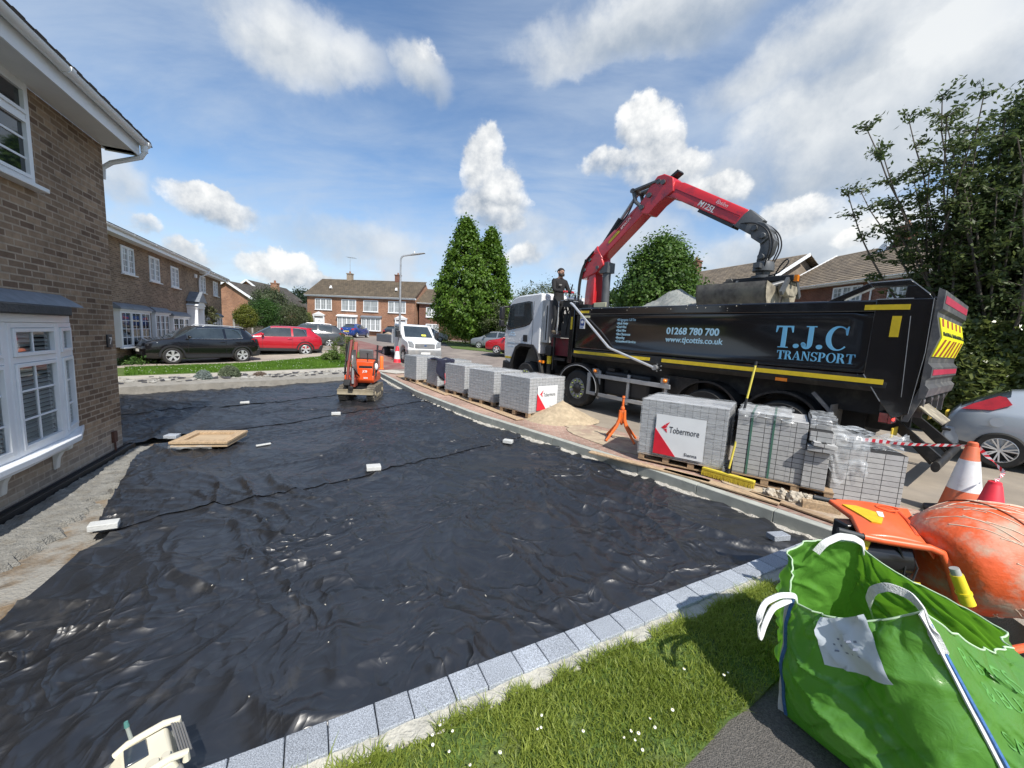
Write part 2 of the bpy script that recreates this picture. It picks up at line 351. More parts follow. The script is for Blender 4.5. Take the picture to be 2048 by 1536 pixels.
def sheet(name, pts, M, dz=0., th=.35, sub=0, jit=0., z=None, mk='structure'):
    """flat slab following the street's slope; pts are (x,y) or Vectors; walls go th down"""
    bm = bmesh.new(); vs = [bm.verts.new((p[0], p[1], 0)) for p in pts]; bm.faces.new(vs)
    bmesh.ops.triangulate(bm, faces=bm.faces)
    if sub:
        for _ in range(9):
            e = [q for q in bm.edges if q.calc_length() > sub]
            if not e: break
            bmesh.ops.subdivide_edges(bm, edges=e, cuts=1); bmesh.ops.triangulate(bm, faces=bm.faces)
    for v in bm.verts:
        zz = (gz(v.co.x, v.co.y) if z is None else (z(v.co.x, v.co.y) if callable(z) else z))+dz
        if jit: zz += jit*noise.fractal(Vector((v.co.x*4, v.co.y*4, 0)), .8, 2, 4)
        v.co.z = zz
    bmesh.ops.recalc_face_normals(bm, faces=bm.faces)
    if bm.faces[:] and bm.faces[:][0].normal.z < 0: bmesh.ops.reverse_faces(bm, faces=bm.faces)
    if th:
        be = [e for e in bm.edges if e.is_boundary]
        g = bmesh.ops.extrude_edge_only(bm, edges=be)['geom']
        for v in g:
            if isinstance(v, bmesh.types.BMVert): v.co.z -= th
        bmesh.ops.recalc_face_normals(bm, faces=bm.faces)
    me = bpy.data.meshes.new(name); bm.to_mesh(me); bm.free(); me.materials.append(M)
    o = bpy.data.objects.new(name, me); COL.objects.link(o)
    if mk: o['kind'] = mk
    return o
def ground_z(x, y):
    r = math.hypot(x+3, y-7); return gz(x, y)-.02-.6*(1-ss(13, 16, r))
def ground():
    V = []; n = 150
    xs = [math.copysign(abs(t)**2.2*900, t) for t in np.linspace(-1, 1, n)]
    ys = [-40+t**2.4*1400 for t in np.linspace(0, 1, n)]
    mb = MB(); mb.add([(x, y, ground_z(x, y)) for y in ys for x in xs], [(j*n+i, j*n+i+1, (j+1)*n+i+1, (j+1)*n+i) for j in range(n-1) for i in range(n-1)])
    kind(mb.build('ground', mat('rough_grass', (.09, .12, .035), .95, var=.35, vs=1.5, bump=.5, bs=10, dirt=(.16, .15, .07), ds=.6), fix=False), 'structure')
ground()
A = at
KT = [at(*p) for p in ((1669, 1062), (1340, 951), (1160, 892), (952, 828), (830, 782), (749, 740))]   # kerb line, inner top edge
KT.insert(0, KT[0]+(KT[0]-KT[1]).normalized()*.35)
def poly_at(P, s):           # point at arc length s of a polyline
    for a, b in zip(P, P[1:]):
        l = (b-a).length
        if s <= l: return a+(b-a)*(s/l), (b-a).normalized()
        s -= l
    return P[-1], (P[-1]-P[-2]).normalized()
KL = sum((b-a).length for a, b in zip(KT, KT[1:]))
# the street: concrete road, footpath along the kerb, worn tarmac further on
far_road = [(-5.6, 17.5), (-8.5, 24), (-16, 36), (-24, 50), (-34, 56), (-34, 62), (-2, 62), (-6, 44), (-2.5, 31), (1, 24), (6, 17.5)]
sheet('road', [(3.7, 2.3)]+[(p.x+.5, p.y+.35) for p in KT]+[(-4.4, 17.6), (3, 22), (6, 17.5), (14, 8), (30, -4), (30, -20), (8, -20), (4.6, 0)], M_CONC, -.03, .5, 2.5)
sheet('road', far_road, M_ROAD, -.008, .1, 2.0)
sheet('road', [(3, 22), (-.5, 26.5), (12, 31), (40, 20), (60, -4), (30, -4), (14, 8), (6, 17.5)], M_ROAD, -.014, .1, 3)
fp_out = [p+Vector((1.42, .95, 0)) for p in KT]
sheet('footpath', [KT[0]+Vector((.1, -.3, 0)), KT[0]+Vector((.9, -.5, 0))]+[p for p in fp_out]+[p+Vector((.13, .08, 0)) for p in KT[::-1]], M_FLAG, -.012, .4, .8)
sheet('footpath', [KT[-1]+Vector((.1, .1, 0)), fp_out[-1], (-5.6, 19.5), (-8.4, 26), (-15.5, 37.5), (-22, 48), (-24, 48), (-17.5, 37), (-10.5, 26), (-8.0, 19), ], M_REDT, .004, .1, 2)
def rough_patch(name, pts, M, dz, sub, jit, z=None):
    return sheet(name, pts, M, dz, .03, sub, jit, z)
# dust and bedding sand spilled over the footpath
random.seed(4)
def blob(cx, cy, rx, ry, rot, n=26, j=.25):
    o = []
    for k in range(n):
        a = 2*math.pi*k/n; r = 1+j*noise.noise(Vector((math.cos(a)*2+cx, math.sin(a)*2+cy, 0)))*1.6
        x, y = rx*r*math.cos(a), ry*r*math.sin(a); o.append((cx+x*math.cos(rot)-y*math.sin(rot), cy+x*math.sin(rot)+y*math.cos(rot)))
    return o
rough_patch('spilled_sand', blob(1.95, 7.2, 1.5, .42, R(121)), M_SANDY, .004, .12, .006)
rough_patch('spilled_sand', blob(3.62, 4.55, 1.1, .25, R(124)), M_SANDY, .004, .12, .006)
rough_patch('spilled_sand', blob(-.45, 10.7, 1.9, .26, R(121)), M_SANDY, .004, .15, .006)
# bare soil under the dig
dig = [(-2.4, .75)]+[(3.05, 3.62)]+[(p.x, p.y) for p in KT[1:]]+[(-6.5, 16.2), (-10.9, 11.2), (-14, 8.2), (-10.4, 5.5), (-6.3, 5.8), (-3.0, -1.2)]
sheet('soil', dig, M_SOIL, -.045, .3, .35, .02, mz)
# strips behind the dig: concrete edging, path and lawn
bk0, bk1 = at(245, 769, -.1), at(690, 748, -.05)
def strip(name, L_, R_, M, dz, ext=(3.5, .3), **k):
    """quad strip between photo rows: L_=(y_near,y_far) at x=245, R_ at x=680"""
    a, b = at(245, L_[0]), at(680, R_[0]); c, d = at(680, R_[1]), at(245, L_[1])
    u = (b-a).normalized(); v = (c-d).normalized()
    return sheet(name, [a-u*ext[0], b+u*ext[1], c+v*ext[1], d-v*ext[0]], M, dz, **k)
strip('edging_bed', (773, 757), (753, 741), mat('edging_grey', (.27, .255, .225), .92, var=.25, vs=6, bump=.6, bs=60, dirt=(.22, .20, .17), ds=3), -.02, sub=.15, jit=.012)
strip('path', (757.5, 751.5), (741.5, 735.5), mat('grey_path', (.40, .37, .32), .92, var=.2, vs=3, bump=.4), -.004, ext=(4, 1.2), sub=1)
strip('lawn', (752, 736), (736, 720), M_LAWN, .012, ext=(4, 1.6), sub=1)
strip('driveway', (737, 690), (723, 690), mat('driveway_concrete', (.34, .30, .25), .9, var=.2, vs=1.5, bump=.3, bs=50, dirt=(.25, .22, .19), ds=1), -.004, ext=(5, 0), sub=1)
sheet('planting_bed', [at(480, 717), at(672, 716), at(690, 700), at(640, 690), at(430, 700)], M_SOIL, .03, .2, 1)
# foreground: lawn, tarmac path
PA, PU, PN = Vector((-.82, 1.61, 0)), Vector((.884, .467, 0)).normalized(), Vector((.467, -.884, 0)).normalized()   # inner paver line, along, outwards
def pl(s, o, z=0.): q = PA+PU*s+PN*o; return Vector((q.x, q.y, z))
LAWN = [pl(-1.6, .255), pl(2.7, .255), pl(3.55, .27), (2.9, 2.7), (2.2, 2.55), (1.75, 2.1), (1.36, 1.84), (1.20, 1.76), (1.02, 1.63), (.83, 1.50), (.70, 1.2), (.4, .6), (.1, -.5), (-3, -1)]
sheet('lawn', LAWN, M_LAWN, -.03, .3, .3)
sheet('tarmac_path', [(2.2, 2.6), (1.6, 2.15), (.5, 1.3), (-.2, -.6), (3, -2), (5.5, 0), (4.2, 1.9), (3.0, 2.5)], M_TARM, -.045, .3, .5)
# ---------------------------------------------------------------- black membrane, four overlapping sheets
def membrane_mat():
    M = mat('black_membrane', (.0125, .0135, .0165), .40, var=.3, vs=5, spec=1.0, dirt=(.080, .074, .066), ds=2.6, dlo=.58, dhi=.95, rv=.3, det=8)
    nt = M.node_tree; N = nt.nodes; L = nt.links; b = N['Principled BSDF']; tc = N.new('ShaderNodeTexCoord')
    nw = N.new('ShaderNodeTexNoise'); nw.inputs['Scale'].default_value = 1.6; nw.inputs['Detail'].default_value = 3; L.new(tc.outputs['Object'], nw.inputs['Vector'])
    sw = N.new('ShaderNodeVectorMath'); sw.operation = 'SCALE'; L.new(nw.outputs[1], sw.inputs[0]); sw.inputs[3].default_value = .55
    aw = N.new('ShaderNodeVectorMath'); aw.operation = 'ADD'; L.new(tc.outputs['Object'], aw.inputs[0]); L.new(sw.outputs[0], aw.inputs[1])
    prev = None
    for k, (ang, sx, sy, wt) in enumerate(((20, 3.0, .45, 1.0), (72, 3.8, .5, .9), (128, 3.2, .45, 1.0), (-20, 7, 1.1, .30), (45, 8, 1.2, .22))):
        mp = N.new('ShaderNodeMapping'); mp.inputs['Rotation'].default_value = (0, 0, R(ang)); mp.inputs['Location'].default_value = (k*3.3, k*1.7, k); L.new(aw.outputs[0], mp.inputs[0])
        m2 = N.new('ShaderNodeMapping'); m2.inputs['Scale'].default_value = (sx, sy, 1); L.new(mp.outputs[0], m2.inputs[0])
        n = N.new('ShaderNodeTexNoise'); n.inputs['Scale'].default_value = 1; n.inputs['Detail'].default_value = 1.5; L.new(m2.outputs[0], n.inputs['Vector'])
        def mt(op, a, v=None, c=None):
            q = N.new('ShaderNodeMath'); q.operation = op; L.new(a, q.inputs[0])
            if v is not None:
                if isinstance(v, float): q.inputs[1].default_value = v
                else: L.new(v, q.inputs[1])
            if c is not None: q.inputs[2].default_value = c
            return q.outputs[0]
        a = mt('ABSOLUTE', mt('SUBTRACT', n.outputs[0], .5)); r = mt('POWER', mt('MAXIMUM', mt('MULTIPLY_ADD', a, -7.0, 1.0), 0.0), 1.6); r = mt('MULTIPLY', r, float(wt))
        prev = r if prev is None else mt('ADD', prev, r)
    bp = N.new('ShaderNodeBump'); bp.inputs['Strength'].default_value = 1.0; bp.inputs['Distance'].default_value = .016
    npt = N.new('ShaderNodeTexNoise'); npt.inputs['Scale'].default_value = .9; npt.inputs['Detail'].default_value = 2; L.new(tc.outputs['Object'], npt.inputs['Vector'])
    rp = N.new('ShaderNodeMapRange'); rp.inputs[1].default_value = .36; rp.inputs[2].default_value = .62; rp.inputs[3].default_value = .35; rp.inputs[4].default_value = 1.25; L.new(npt.outputs[0], rp.inputs[0])
    prev = mt('MULTIPLY', prev, rp.outputs[0]); L.new(prev, bp.inputs['Height']); L.new(bp.outputs[0], b.inputs['Normal'])
    return M
M_MEMB = membrane_mat()
def resample(P, n):
    d = [0]
    for a, b in zip(P, P[1:]): d.append(d[-1]+(b-a).length)
    out = []
    for i in range(n+1):
        s = d[-1]*i/n
        for k in range(len(P)-1):
            if s <= d[k+1]+1e-9:
                out.append(P[k]+(P[k+1]-P[k])*((s-d[k])/max(1e-9, d[k+1]-d[k]))); break
    return out
def wr(x, y, seed):
    N_ = noise.noise
    wx = N_(Vector((x*.8, y*.8, seed+3.3)))*.42; wy = N_(Vector((x*.8, y*.8, seed+13.3)))*.42
    h = N_(Vector((x*1.2, y*1.2, seed+2)))*.03
    for ang, fu, fv, amp, k in ((.45, 2.2, .55, .030, 1), (1.25, 3.4, .8, .022, 2), (2.2, 2.8, .6, .024, 3), (-.25, 4.6, 1.1, .016, 4), (.9, 7.5, 2.2, .009, 5), (2.6, 8.5, 2.6, .008, 6)):
        c, s = math.cos(ang), math.sin(ang); X = x+wx*(1+.2*k); Y = y+wy*(1+.2*k); u = c*X+s*Y; v = -s*X+c*Y
        r = 1-abs(N_(Vector((u*fu, v*fv, seed+k*5.1))))*2.3
        g = N_(Vector((x*.75, y*.75, seed+k*7.7)))*1.5+.42          # each family of creases lives in its own patches
        if r > 0 and g > 0: h += 1.7*amp*r**2.2*min(1, g)
    return h+.003*N_(Vector((x*14+wx*9, y*14+wy*9, seed)))
def membrane(near, farl, nu, nv, lift, seed, label, right=None, left=None):
    A_ = resample(near, nu); B_ = resample(farl, nu); mb = MB(); RT = resample(right, nv) if right else None; seed = 4.1; LT = resample(left, nv) if left else None
    V = []
    for j in range(nv+1):
        t = j/nv
        for i in range(nu+1):
            p = A_[i]*(1-t)+B_[i]*t
            if LT: p = p+(LT[j]-(A_[0]*(1-t)+B_[0]*t))*(1-i/nu)**4
            if RT: p = p+(RT[j]-(A_[nu]*(1-t)+B_[nu]*t))*(i/nu)**3
            # wavy free edge
            e = min(1, t/.06); p = p+(B_[i]-A_[i]).normalized()*((1-e)*.02*noise.noise(Vector((p.x*1.5, p.y*1.5, seed))))
            z = mz(p.x, p.y)+wr(p.x, p.y, seed)+lift
            if j < 4 and lift: z += .002+.010*max(0, noise.noise(Vector((p.x*1.1, p.y*1.1, lift*90)))+.1)*(1-j/4)
            V.append((p.x, p.y, z))
    mb.v = V; mb.f = [(j*(nu+1)+i, j*(nu+1)+i+1, (j+1)*(nu+1)+i+1, (j+1)*(nu+1)+i) for j in range(nv) for i in range(nu)]; mb.mi = [0]*len(mb.f)
    o = mb.build('membrane_sheet', M_MEMB, smooth=60, fix=False)
    return tag(o, label, 'membrane', 'black membrane sheets over the dug drive')
zz = lambda P, z=-.18: [at(px, py, z) for px, py in P]
kin = lambda px, py: at(px, py, -.18)+Vector((-.03, -.02, 0))
_l0, _l1 = at(0, 1215, -.2), at(178, 1068, -.18)
nearline = [_l0+(_l0-_l1)*.75, pl(-.8, -.0), pl(.8, -.0), pl(2.5, -.01), pl(4.22, -.01)]
seam1 = zz([(178, 1068), (330, 1022), (560, 985), (745, 945), (850, 918), (1020, 882)])+[kin(1046, 876)]
seam2 = zz([(310, 885), (370, 868), (492, 853), (595, 842), (662, 830), (756, 817), (820, 806)])+[kin(862, 806)]
seam3 = [Vector((-13.5, 8.0, 0))]+zz([(243, 826), (346, 818), (484, 808), (551, 802), (659, 792), (730, 782)])+[kin(800, 782)]
back = [Vector((-14, 8.4, 0))]+zz([(245, 770), (470, 757), (690, 750)], -.1)+[kin(752, 752)]
def over(P, d, sgn): # far rim tucked under the next sheet
    return [p+Vector((.2*d, .9*d, 0)) for p in P]
def KIN(s, px, py, qx=None, qy=None):   # the kerb foot between two seams
    a = pl(4.30, -.01) if qx is None else kin(qx, qy); b = kin(px, py); P = [a]
    for i in range(61):
        q, d = poly_at(KT, .35+(KL-.35)*i/60)
        q = q+Vector((-d.y, d.x, 0))*(.012 if d.x < 0 else -.012)
        if a.y+.12 < q.y < b.y-.05: P.append(Vector((q.x, q.y, 0)))
    return P+[b]
membrane(nearline, over(seam1, .25, 1), 340, 190, 0, 1.7, 'nearest black membrane sheet, running along the pale block edging', KIN(4.22, 1046, 876))
membrane(seam1, over(seam2, .3, 1), 280, 130, .010, 4.1, 'wide black membrane sheet with the timber board lying at its far seam', KIN(None, 862, 806, 1046, 876), zz([(178, 1068), (226, 985), (258, 925), (280, 898), (310, 885)]))
s2b = [Vector((-13.5, 6.2, 0)), at(247, 884, -.2)]+seam2[1:]
membrane(s2b, over(seam3, .3, 1), 240, 70, .020, 7.9, 'black membrane sheet under the mini excavator tracks')
membrane(seam3, back, 240, 70, .030, 12.3, 'farthest black membrane sheet, beside the pale edging strip')
# rough mortar haunch along the kerb foot and beside the house
def ribbon(name, P, w0, w1, z, M, n=160, h=.05, seed=0, mk='structure', cols=8):
    L_ = resample(P, n); V = []
    for i, p in enumerate(L_):
        d = (L_[min(i+1, n)]-L_[max(i-1, 0)]).normalized(); nn = Vector((-d.y, d.x, 0))
        wob = noise.noise(Vector((i*.11, seed, 0)))*.35+noise.noise(Vector((i*.4, seed, 3)))*.25
        for k in range(cols+1):
            t = k/cols; q = p+nn*(w0+(w1*(1+wob)-w0)*t)
            hh = h*(1-t)*(1+.7*noise.fractal(Vector((q.x*9, q.y*9, seed)), .7, 2, 3))+.012*noise.fractal(Vector((q.x*25, q.y*25, seed)), .7, 2, 3)
            V.append((q.x, q.y, z(q.x, q.y)+(hh if k < cols else -.06)))
    mb = MB(); mb.v = V; c1 = cols+1; mb.f = [(i*c1+k, i*c1+k+1, (i+1)*c1+k+1, (i+1)*c1+k) for i in range(n) for k in range(cols)]; mb.mi = [0]*len(mb.f)
    return kind(mb.build(name, M, smooth=50, fix=True), mk)
ribbon('mortar_bed', [p+Vector((-.003, -.002, 0)) for p in KT[1:]], 0, .085, lambda x, y: mz(x, y)+.012, M_MORT, 420, .03, 3)
HO = at(247, 905, -.3)                       # house corner at the ground
HD, HN = Vector((math.sin(R(-24.5)), math.cos(R(-24.5)), 0)), Vector((math.cos(R(-24.5)), -math.sin(R(-24.5)), 0))
ribbon('mortar_bed', [HO+HD*.1+HN*.12, HO-HD*6+HN*.12], .0, .50, lambda x, y: mz(x, y)+.005, mat('grey_rubble_bed', (.23, .225, .205), .95, var=.3, vs=14, bump=1., bs=70, dirt=(.14, .125, .10), ds=7), 260, .03, 8, cols=18)
# ---------------------------------------------------------------- kerb stones
M_KERB = mat('kerb_concrete', (.36, .37, .33), .88, var=.14, vs=5, bump=.25, bs=90, dirt=(.46, .45, .41), ds=7, dlo=.55, dhi=.75)
s = 0.; k = 0; LEN = .915
while s < KL-.2:
    a, d0 = poly_at(KT, s); b, d1 = poly_at(KT, min(KL, s+LEN-.008)); d = (b-a).normalized(); nn = Vector((d.y, -d.x, 0))
    if nn.x < 0: nn = -nn
    mb = MB()
    q = lambda o, t, z: (a+(b-a)*t+nn*o)+Vector((0, 0, z))
    sec = [(0, -.34), (0, -.008), (.008, 0), (.117, 0), (.125, -.008), (.125, -.34)]
    jz = random.uniform(-.003, .003); zr = mz(a.x, a.y)
    mb.rings([[q(o, t, z+jz) for o, z in sec] for t in (0, 1)])
    o = mb.build('kerb_stone', M_KERB, bevel=.004)
    where = 'nearest, touching the granite blocks' if k == 0 else ('number %d counted from the granite blocks' % (k+1))
    tag(o, 'grey concrete kerb stone beside the membrane, '+where, 'kerb', 'kerb stones along the footpath'); s += LEN; k += 1
# ---------------------------------------------------------------- granite edging blocks
def granite():
    M = mat('granite_block', (.32, .35, .395), .75, var=.10, vs=3, bump=.3, bs=180)
    nt = M.node_tree; b = nt.nodes['Principled BSDF']; src = b.inputs['Base Color'].links[0].from_socket
    tc = nt.nodes.new('ShaderNodeTexCoord'); v = nt.nodes.new('ShaderNodeTexNoise'); v.inputs['Scale'].default_value = 190; v.inputs['Detail'].default_value = 3; nt.links.new(tc.outputs['Object'], v.inputs['Vector'])
    r = nt.nodes.new('ShaderNodeMapRange'); r.inputs[1].default_value = .35; r.inputs[2].default_value = .68; r.inputs[3].default_value = .55; r.inputs[4].default_value = 1.5; nt.links.new(v.outputs[0], r.inputs[0])
    oi = nt.nodes.new('ShaderNodeObjectInfo'); r2 = nt.nodes.new('ShaderNodeMapRange'); r2.inputs[3].default_value = .82; r2.inputs[4].default_value = 1.12; nt.links.new(oi.outputs['Random'], r2.inputs[0])
    mm = nt.nodes.new('ShaderNodeMath'); mm.operation = 'MULTIPLY'; nt.links.new(r.outputs[0], mm.inputs[0]); nt.links.new(r2.outputs[0], mm.inputs[1])
    s_ = nt.nodes.new('ShaderNodeVectorMath'); s_.operation = 'SCALE'; nt.links.new(src, s_.inputs[0]); nt.links.new(mm.outputs[0], s_.inputs[3]); nt.links.new(s_.outputs[0], b.inputs['Base Color'])
    return M
M_GRAN = granite()
s = -.92; k = 0; random.seed(11)
while s < 4.15:
    l = (.172, .214)[k % 2]+random.uniform(-.006, .006); jz = random.uniform(-.002, .002)
    mb = MB(); mb.add([pl(s+.0025, .001, z) for z in (0,)], [])
    mb = MB(); P8 = [pl(s+a, o, z+jz) for z in (-.07, 0) for a, o in ((.0025, .002), (l-.0025, .002), (l-.0025, .16), (.0025, .16))]
    mb.add(P8, [(3, 2, 1, 0), (4, 5, 6, 7), (0, 1, 5, 4), (1, 2, 6, 5), (2, 3, 7, 6), (3, 0, 4, 7)])
    o = mb.build('paving_block', M_GRAN, bevel=.005, seg=2)
    size = 'square' if k % 2 == 0 else 'oblong'
    tag(o, 'speckled %s granite block laid in the edging row, number %d from the radio end' % (size, k+1), 'paving block', 'granite blocks edging the drive')
    s += l; k += 1
ribbon('mortar_bed', [pl(-1.6, .158), pl(4.6, .158)], 0, -.105, lambda x, y: -.03, mat('edge_mortar', (.42, .41, .36), .9, var=.2, vs=12, bump=.7, bs=60), 260, .012, 5, cols=5)
# ================================================================= HOUSES
M_BRN = brick_mat('brown_brick', (.33, .235, .155), (.145, .095, .065), (.36, .29, .22), stain=((.52, .50, .46), -.30, .30))
M_BRT = brick_mat('terrace_brick', (.30, .21, .14), (.15, .097, .066), (.31, .25, .19))
M_BRR = brick_mat('red_brick', (.33, .155, .085), (.22, .095, .055), (.34, .26, .20))
M_BRD = brick_mat('dark_red_brick', (.20, .075, .048), (.12, .045, .032), (.24, .18, .14))
M_UPVC = mat('white_upvc', (.78, .80, .82), .3, var=.03, vs=3, dirt=(.62, .63, .62), ds=2, dlo=.6, dhi=.9)
M_SOFF = mat('soffit_board', (.70, .71, .71), .5, var=.04)
M_LEAD = mat('lead_flashing', (.19, .215, .25), .6, .2, .2, 6, bump=.3, bs=12)
M_FELT = mat('roofing_felt', (.05, .052, .056), .8, var=.25, vs=10, bump=.4)
M_BLIND = mat('blind_slats', (.74, .74, .72), .5, var=.05)
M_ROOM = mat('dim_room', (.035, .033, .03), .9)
M_CURT = mat('net_curtain', (.62, .63, .62), .9, var=.2, vs=3, stretch=(12, 12, .3))
def tile_mat(name, col, sx=.3, sz=.32):
    M = mat(name, col, .9, var=.22, vs=1.2, dirt=tuple(c*.62 for c in col), ds=2.5, dlo=.45, dhi=.75)
    nt = M.node_tree; N = nt.nodes; L = nt.links; b = N['Principled BSDF']
    src = b.inputs['Base Color'].links[0].from_socket
    tc = N.new('ShaderNodeTexCoord'); bt = N.new('ShaderNodeTexBrick'); sp = N.new('ShaderNodeSeparateXYZ'); L.new(tc.outputs['UV'], bt.inputs['Vector'])
    for k, v in (('Color1', (1.12, 1.1, 1.06, 1)), ('Color2', (.78, .78, .8, 1)), ('Mortar', (.35, .35, .35, 1)), ('Scale', 1.), ('Mortar Size', .014), ('Mortar Smooth', .4), ('Brick Width', sx), ('Row Height', sz)): bt.inputs[k].default_value = v
    mu = N.new('ShaderNodeMix'); mu.data_type = 'RGBA'; mu.blend_type = 'MULTIPLY'; mu.inputs[0].default_value = 1; L.new(src, mu.inputs[6]); L.new(bt.outputs[0], mu.inputs[7]); L.new(mu.outputs[2], b.inputs['Base Color'])
    return M
M_TILE = tile_mat('brown_roof_tiles', (.145, .115, .08)); M_TILEG = tile_mat('grey_roof_tiles', (.23, .185, .135)); M_TILED = tile_mat('dark_roof_tiles', (.09, .08, .07))
def roof_slab(name, a, b, c, d, M, parent, th=.07, courses=True):
    """a,b eaves left->right; c,d ridge right->left; stepped courses of tiles with UVs in metres"""
    a, b, c, d = map(Vector, (a, b, c, d)); nrm = (b-a).cross(d-a).normalized()
    if nrm.z < 0: nrm = -nrm
    Lr = (d-a).length; n = max(2, int(Lr/.32)); W_ = (b-a).length
    me_v = []; f = []; uv = []
    for i in range(n):
        t0, t1 = i/n, (i+1)/n
        p = [a+(d-a)*t0, b+(c-b)*t0, b+(c-b)*t1, a+(d-a)*t1]
        o = len(me_v); me_v += [p[0]+nrm*(th*.55), p[1]+nrm*(th*.55), p[2]+nrm*.012, p[3]+nrm*.012, p[0], p[1], p[2], p[3]]
        f += [(o, o+1, o+2, o+3), (o+4, o+5, o+1, o), (o+5, o+6, o+2, o+1), (o+7, o+4, o, o+3)]
        y0, y1 = t0*Lr, t1*Lr
        uv += [[(0, y0), (W_, y0), (W_, y1), (0, y1)], [(0, y0), (W_, y0), (W_, y0), (0, y0)]]+[[(0, y0)]*4]*2
    me = bpy.data.meshes.new(name); me.from_pydata([tuple(v) for v in me_v], [], f); me.materials.append(M)
    ul = me.uv_layers.new(name='UVMap'); k = 0
    for fi, fc in enumerate(f):
        for q in range(4): ul.data[k].uv = uv[fi][q]; k += 1
    o = bpy.data.objects.new(name, me); COL.objects.link(o); o.parent = parent
    return o
def window(parent, y0, y1, z0, z1, x=0., cols=2, top=.0, bars=(0, 0), depth=.07, curtain=None, T=None, name='window', sill=True, opens=None, room=True, fw=.055):
    """upvc window in the plane x, facing +x; y0..y1 wide; lights with glazing bars. One frame, pane child, sill child."""
    fr = MB(T); gl = MB(T); d = depth
    fr.box(x-d, x+.03, y0, y0+fw, z0, z1); fr.box(x-d, x+.03, y1-fw, y1, z0, z1)
    fr.box(x-d, x+.03, y0+fw, y1-fw, z0, z0+fw); fr.box(x-d, x+.03, y0+fw, y1-fw, z1-fw, z1)
    ys = [y0+fw+(y1-y0-2*fw)*i/cols for i in range(cols+1)]
    for y in ys[1:-1]: fr.box(x-d+.004, x+.027, y-.03, y+.03, z0+fw, z1-fw)
    for i in range(cols):
        a = ys[i]+(.03 if i else 0); b = ys[i+1]-(.03 if i < cols-1 else 0)
        spans = [(z0+fw, z1-fw)]
        if top and (opens is None or i in opens):
            zt = z1-top; fr.box(x-d+.004, x+.027, a, b, zt-.03, zt+.03); spans = [(z0+fw, zt-.03), (zt+.03, z1-fw)]
        for si, (p, q) in enumerate(spans):
            if opens is None or i in opens or True:      # sash frame
                w_ = .035
                fr.box(x-.02, x+.045, a, a+w_, p, q); fr.box(x-.02, x+.045, b-w_, b, p, q); fr.box(x-.02, x+.045, a+w_, b-w_, p, p+w_); fr.box(x-.02, x+.045, a+w_, b-w_, q-w_, q)
            gl.box(x+.003, x+.010, a, b, p, q)
            nc, nr = bars
            if si == len(spans)-1 and len(spans) > 1: nr = 0
            for c in range(1, nc+1): yy = a+(b-a)*c/(nc+1); fr.box(x+.004, x+.020, yy-.011, yy+.011, p+.03, q-.03)
            for r_ in range(1, nr+1): zz_ = p+(q-p)*r_/(nr+1); fr.box(x+.004, x+.0195, a+.03, b-.03, zz_-.011, zz_+.011)
    o = fr.build(name, M_UPVC, parent)
    g = gl.build('pane', M_GLASS if not curtain else M_GLASSC, o)
    if sill:
        s_ = MB(T); s_.box(x-.02, x+.12, y0-.05, y1+.05, z0-.05, z0-.002); s_.build('sill', M_UPVC, o, bevel=.006)
    return o
M_GLASSC = mat('curtained_glass', (.30, .32, .33), .06, var=.45, vs=1.4, spec=.9, stretch=(6, 6, .5))
def gutter(parent, x, y0, y1, z, T=None, name='gutter', r=.058):
    mb = MB(T); prof = [(x+r*math.cos(a), z+r*math.sin(a)) for a in [math.pi+math.pi*i/8 for i in range(9)]]
    prof += [(x+.8*r*math.cos(a), z+.01+.8*r*math.sin(a)) for a in [2*math.pi-math.pi*i/8 for i in range(9)]]
    mb.prism(prof, 'y', y0, y1)
    n = max(1, int((y1-y0)/1.9))
    for i in range(n+1):
        yy = y0+(y1-y0)*i/n; yy = min(max(yy, y0+.04), y1-.04)
        pr = [(x+(r+.008)*math.cos(a), z+(r+.008)*math.sin(a)) for a in [math.pi+math.pi*i_/8 for i_ in range(9)]]
        mb.prism(pr+[(x+r+.008, z+.012), (x-r-.008, z+.012)], 'y', yy-.04, yy+.04)
    return mb.build(name, M_UPVC, parent)
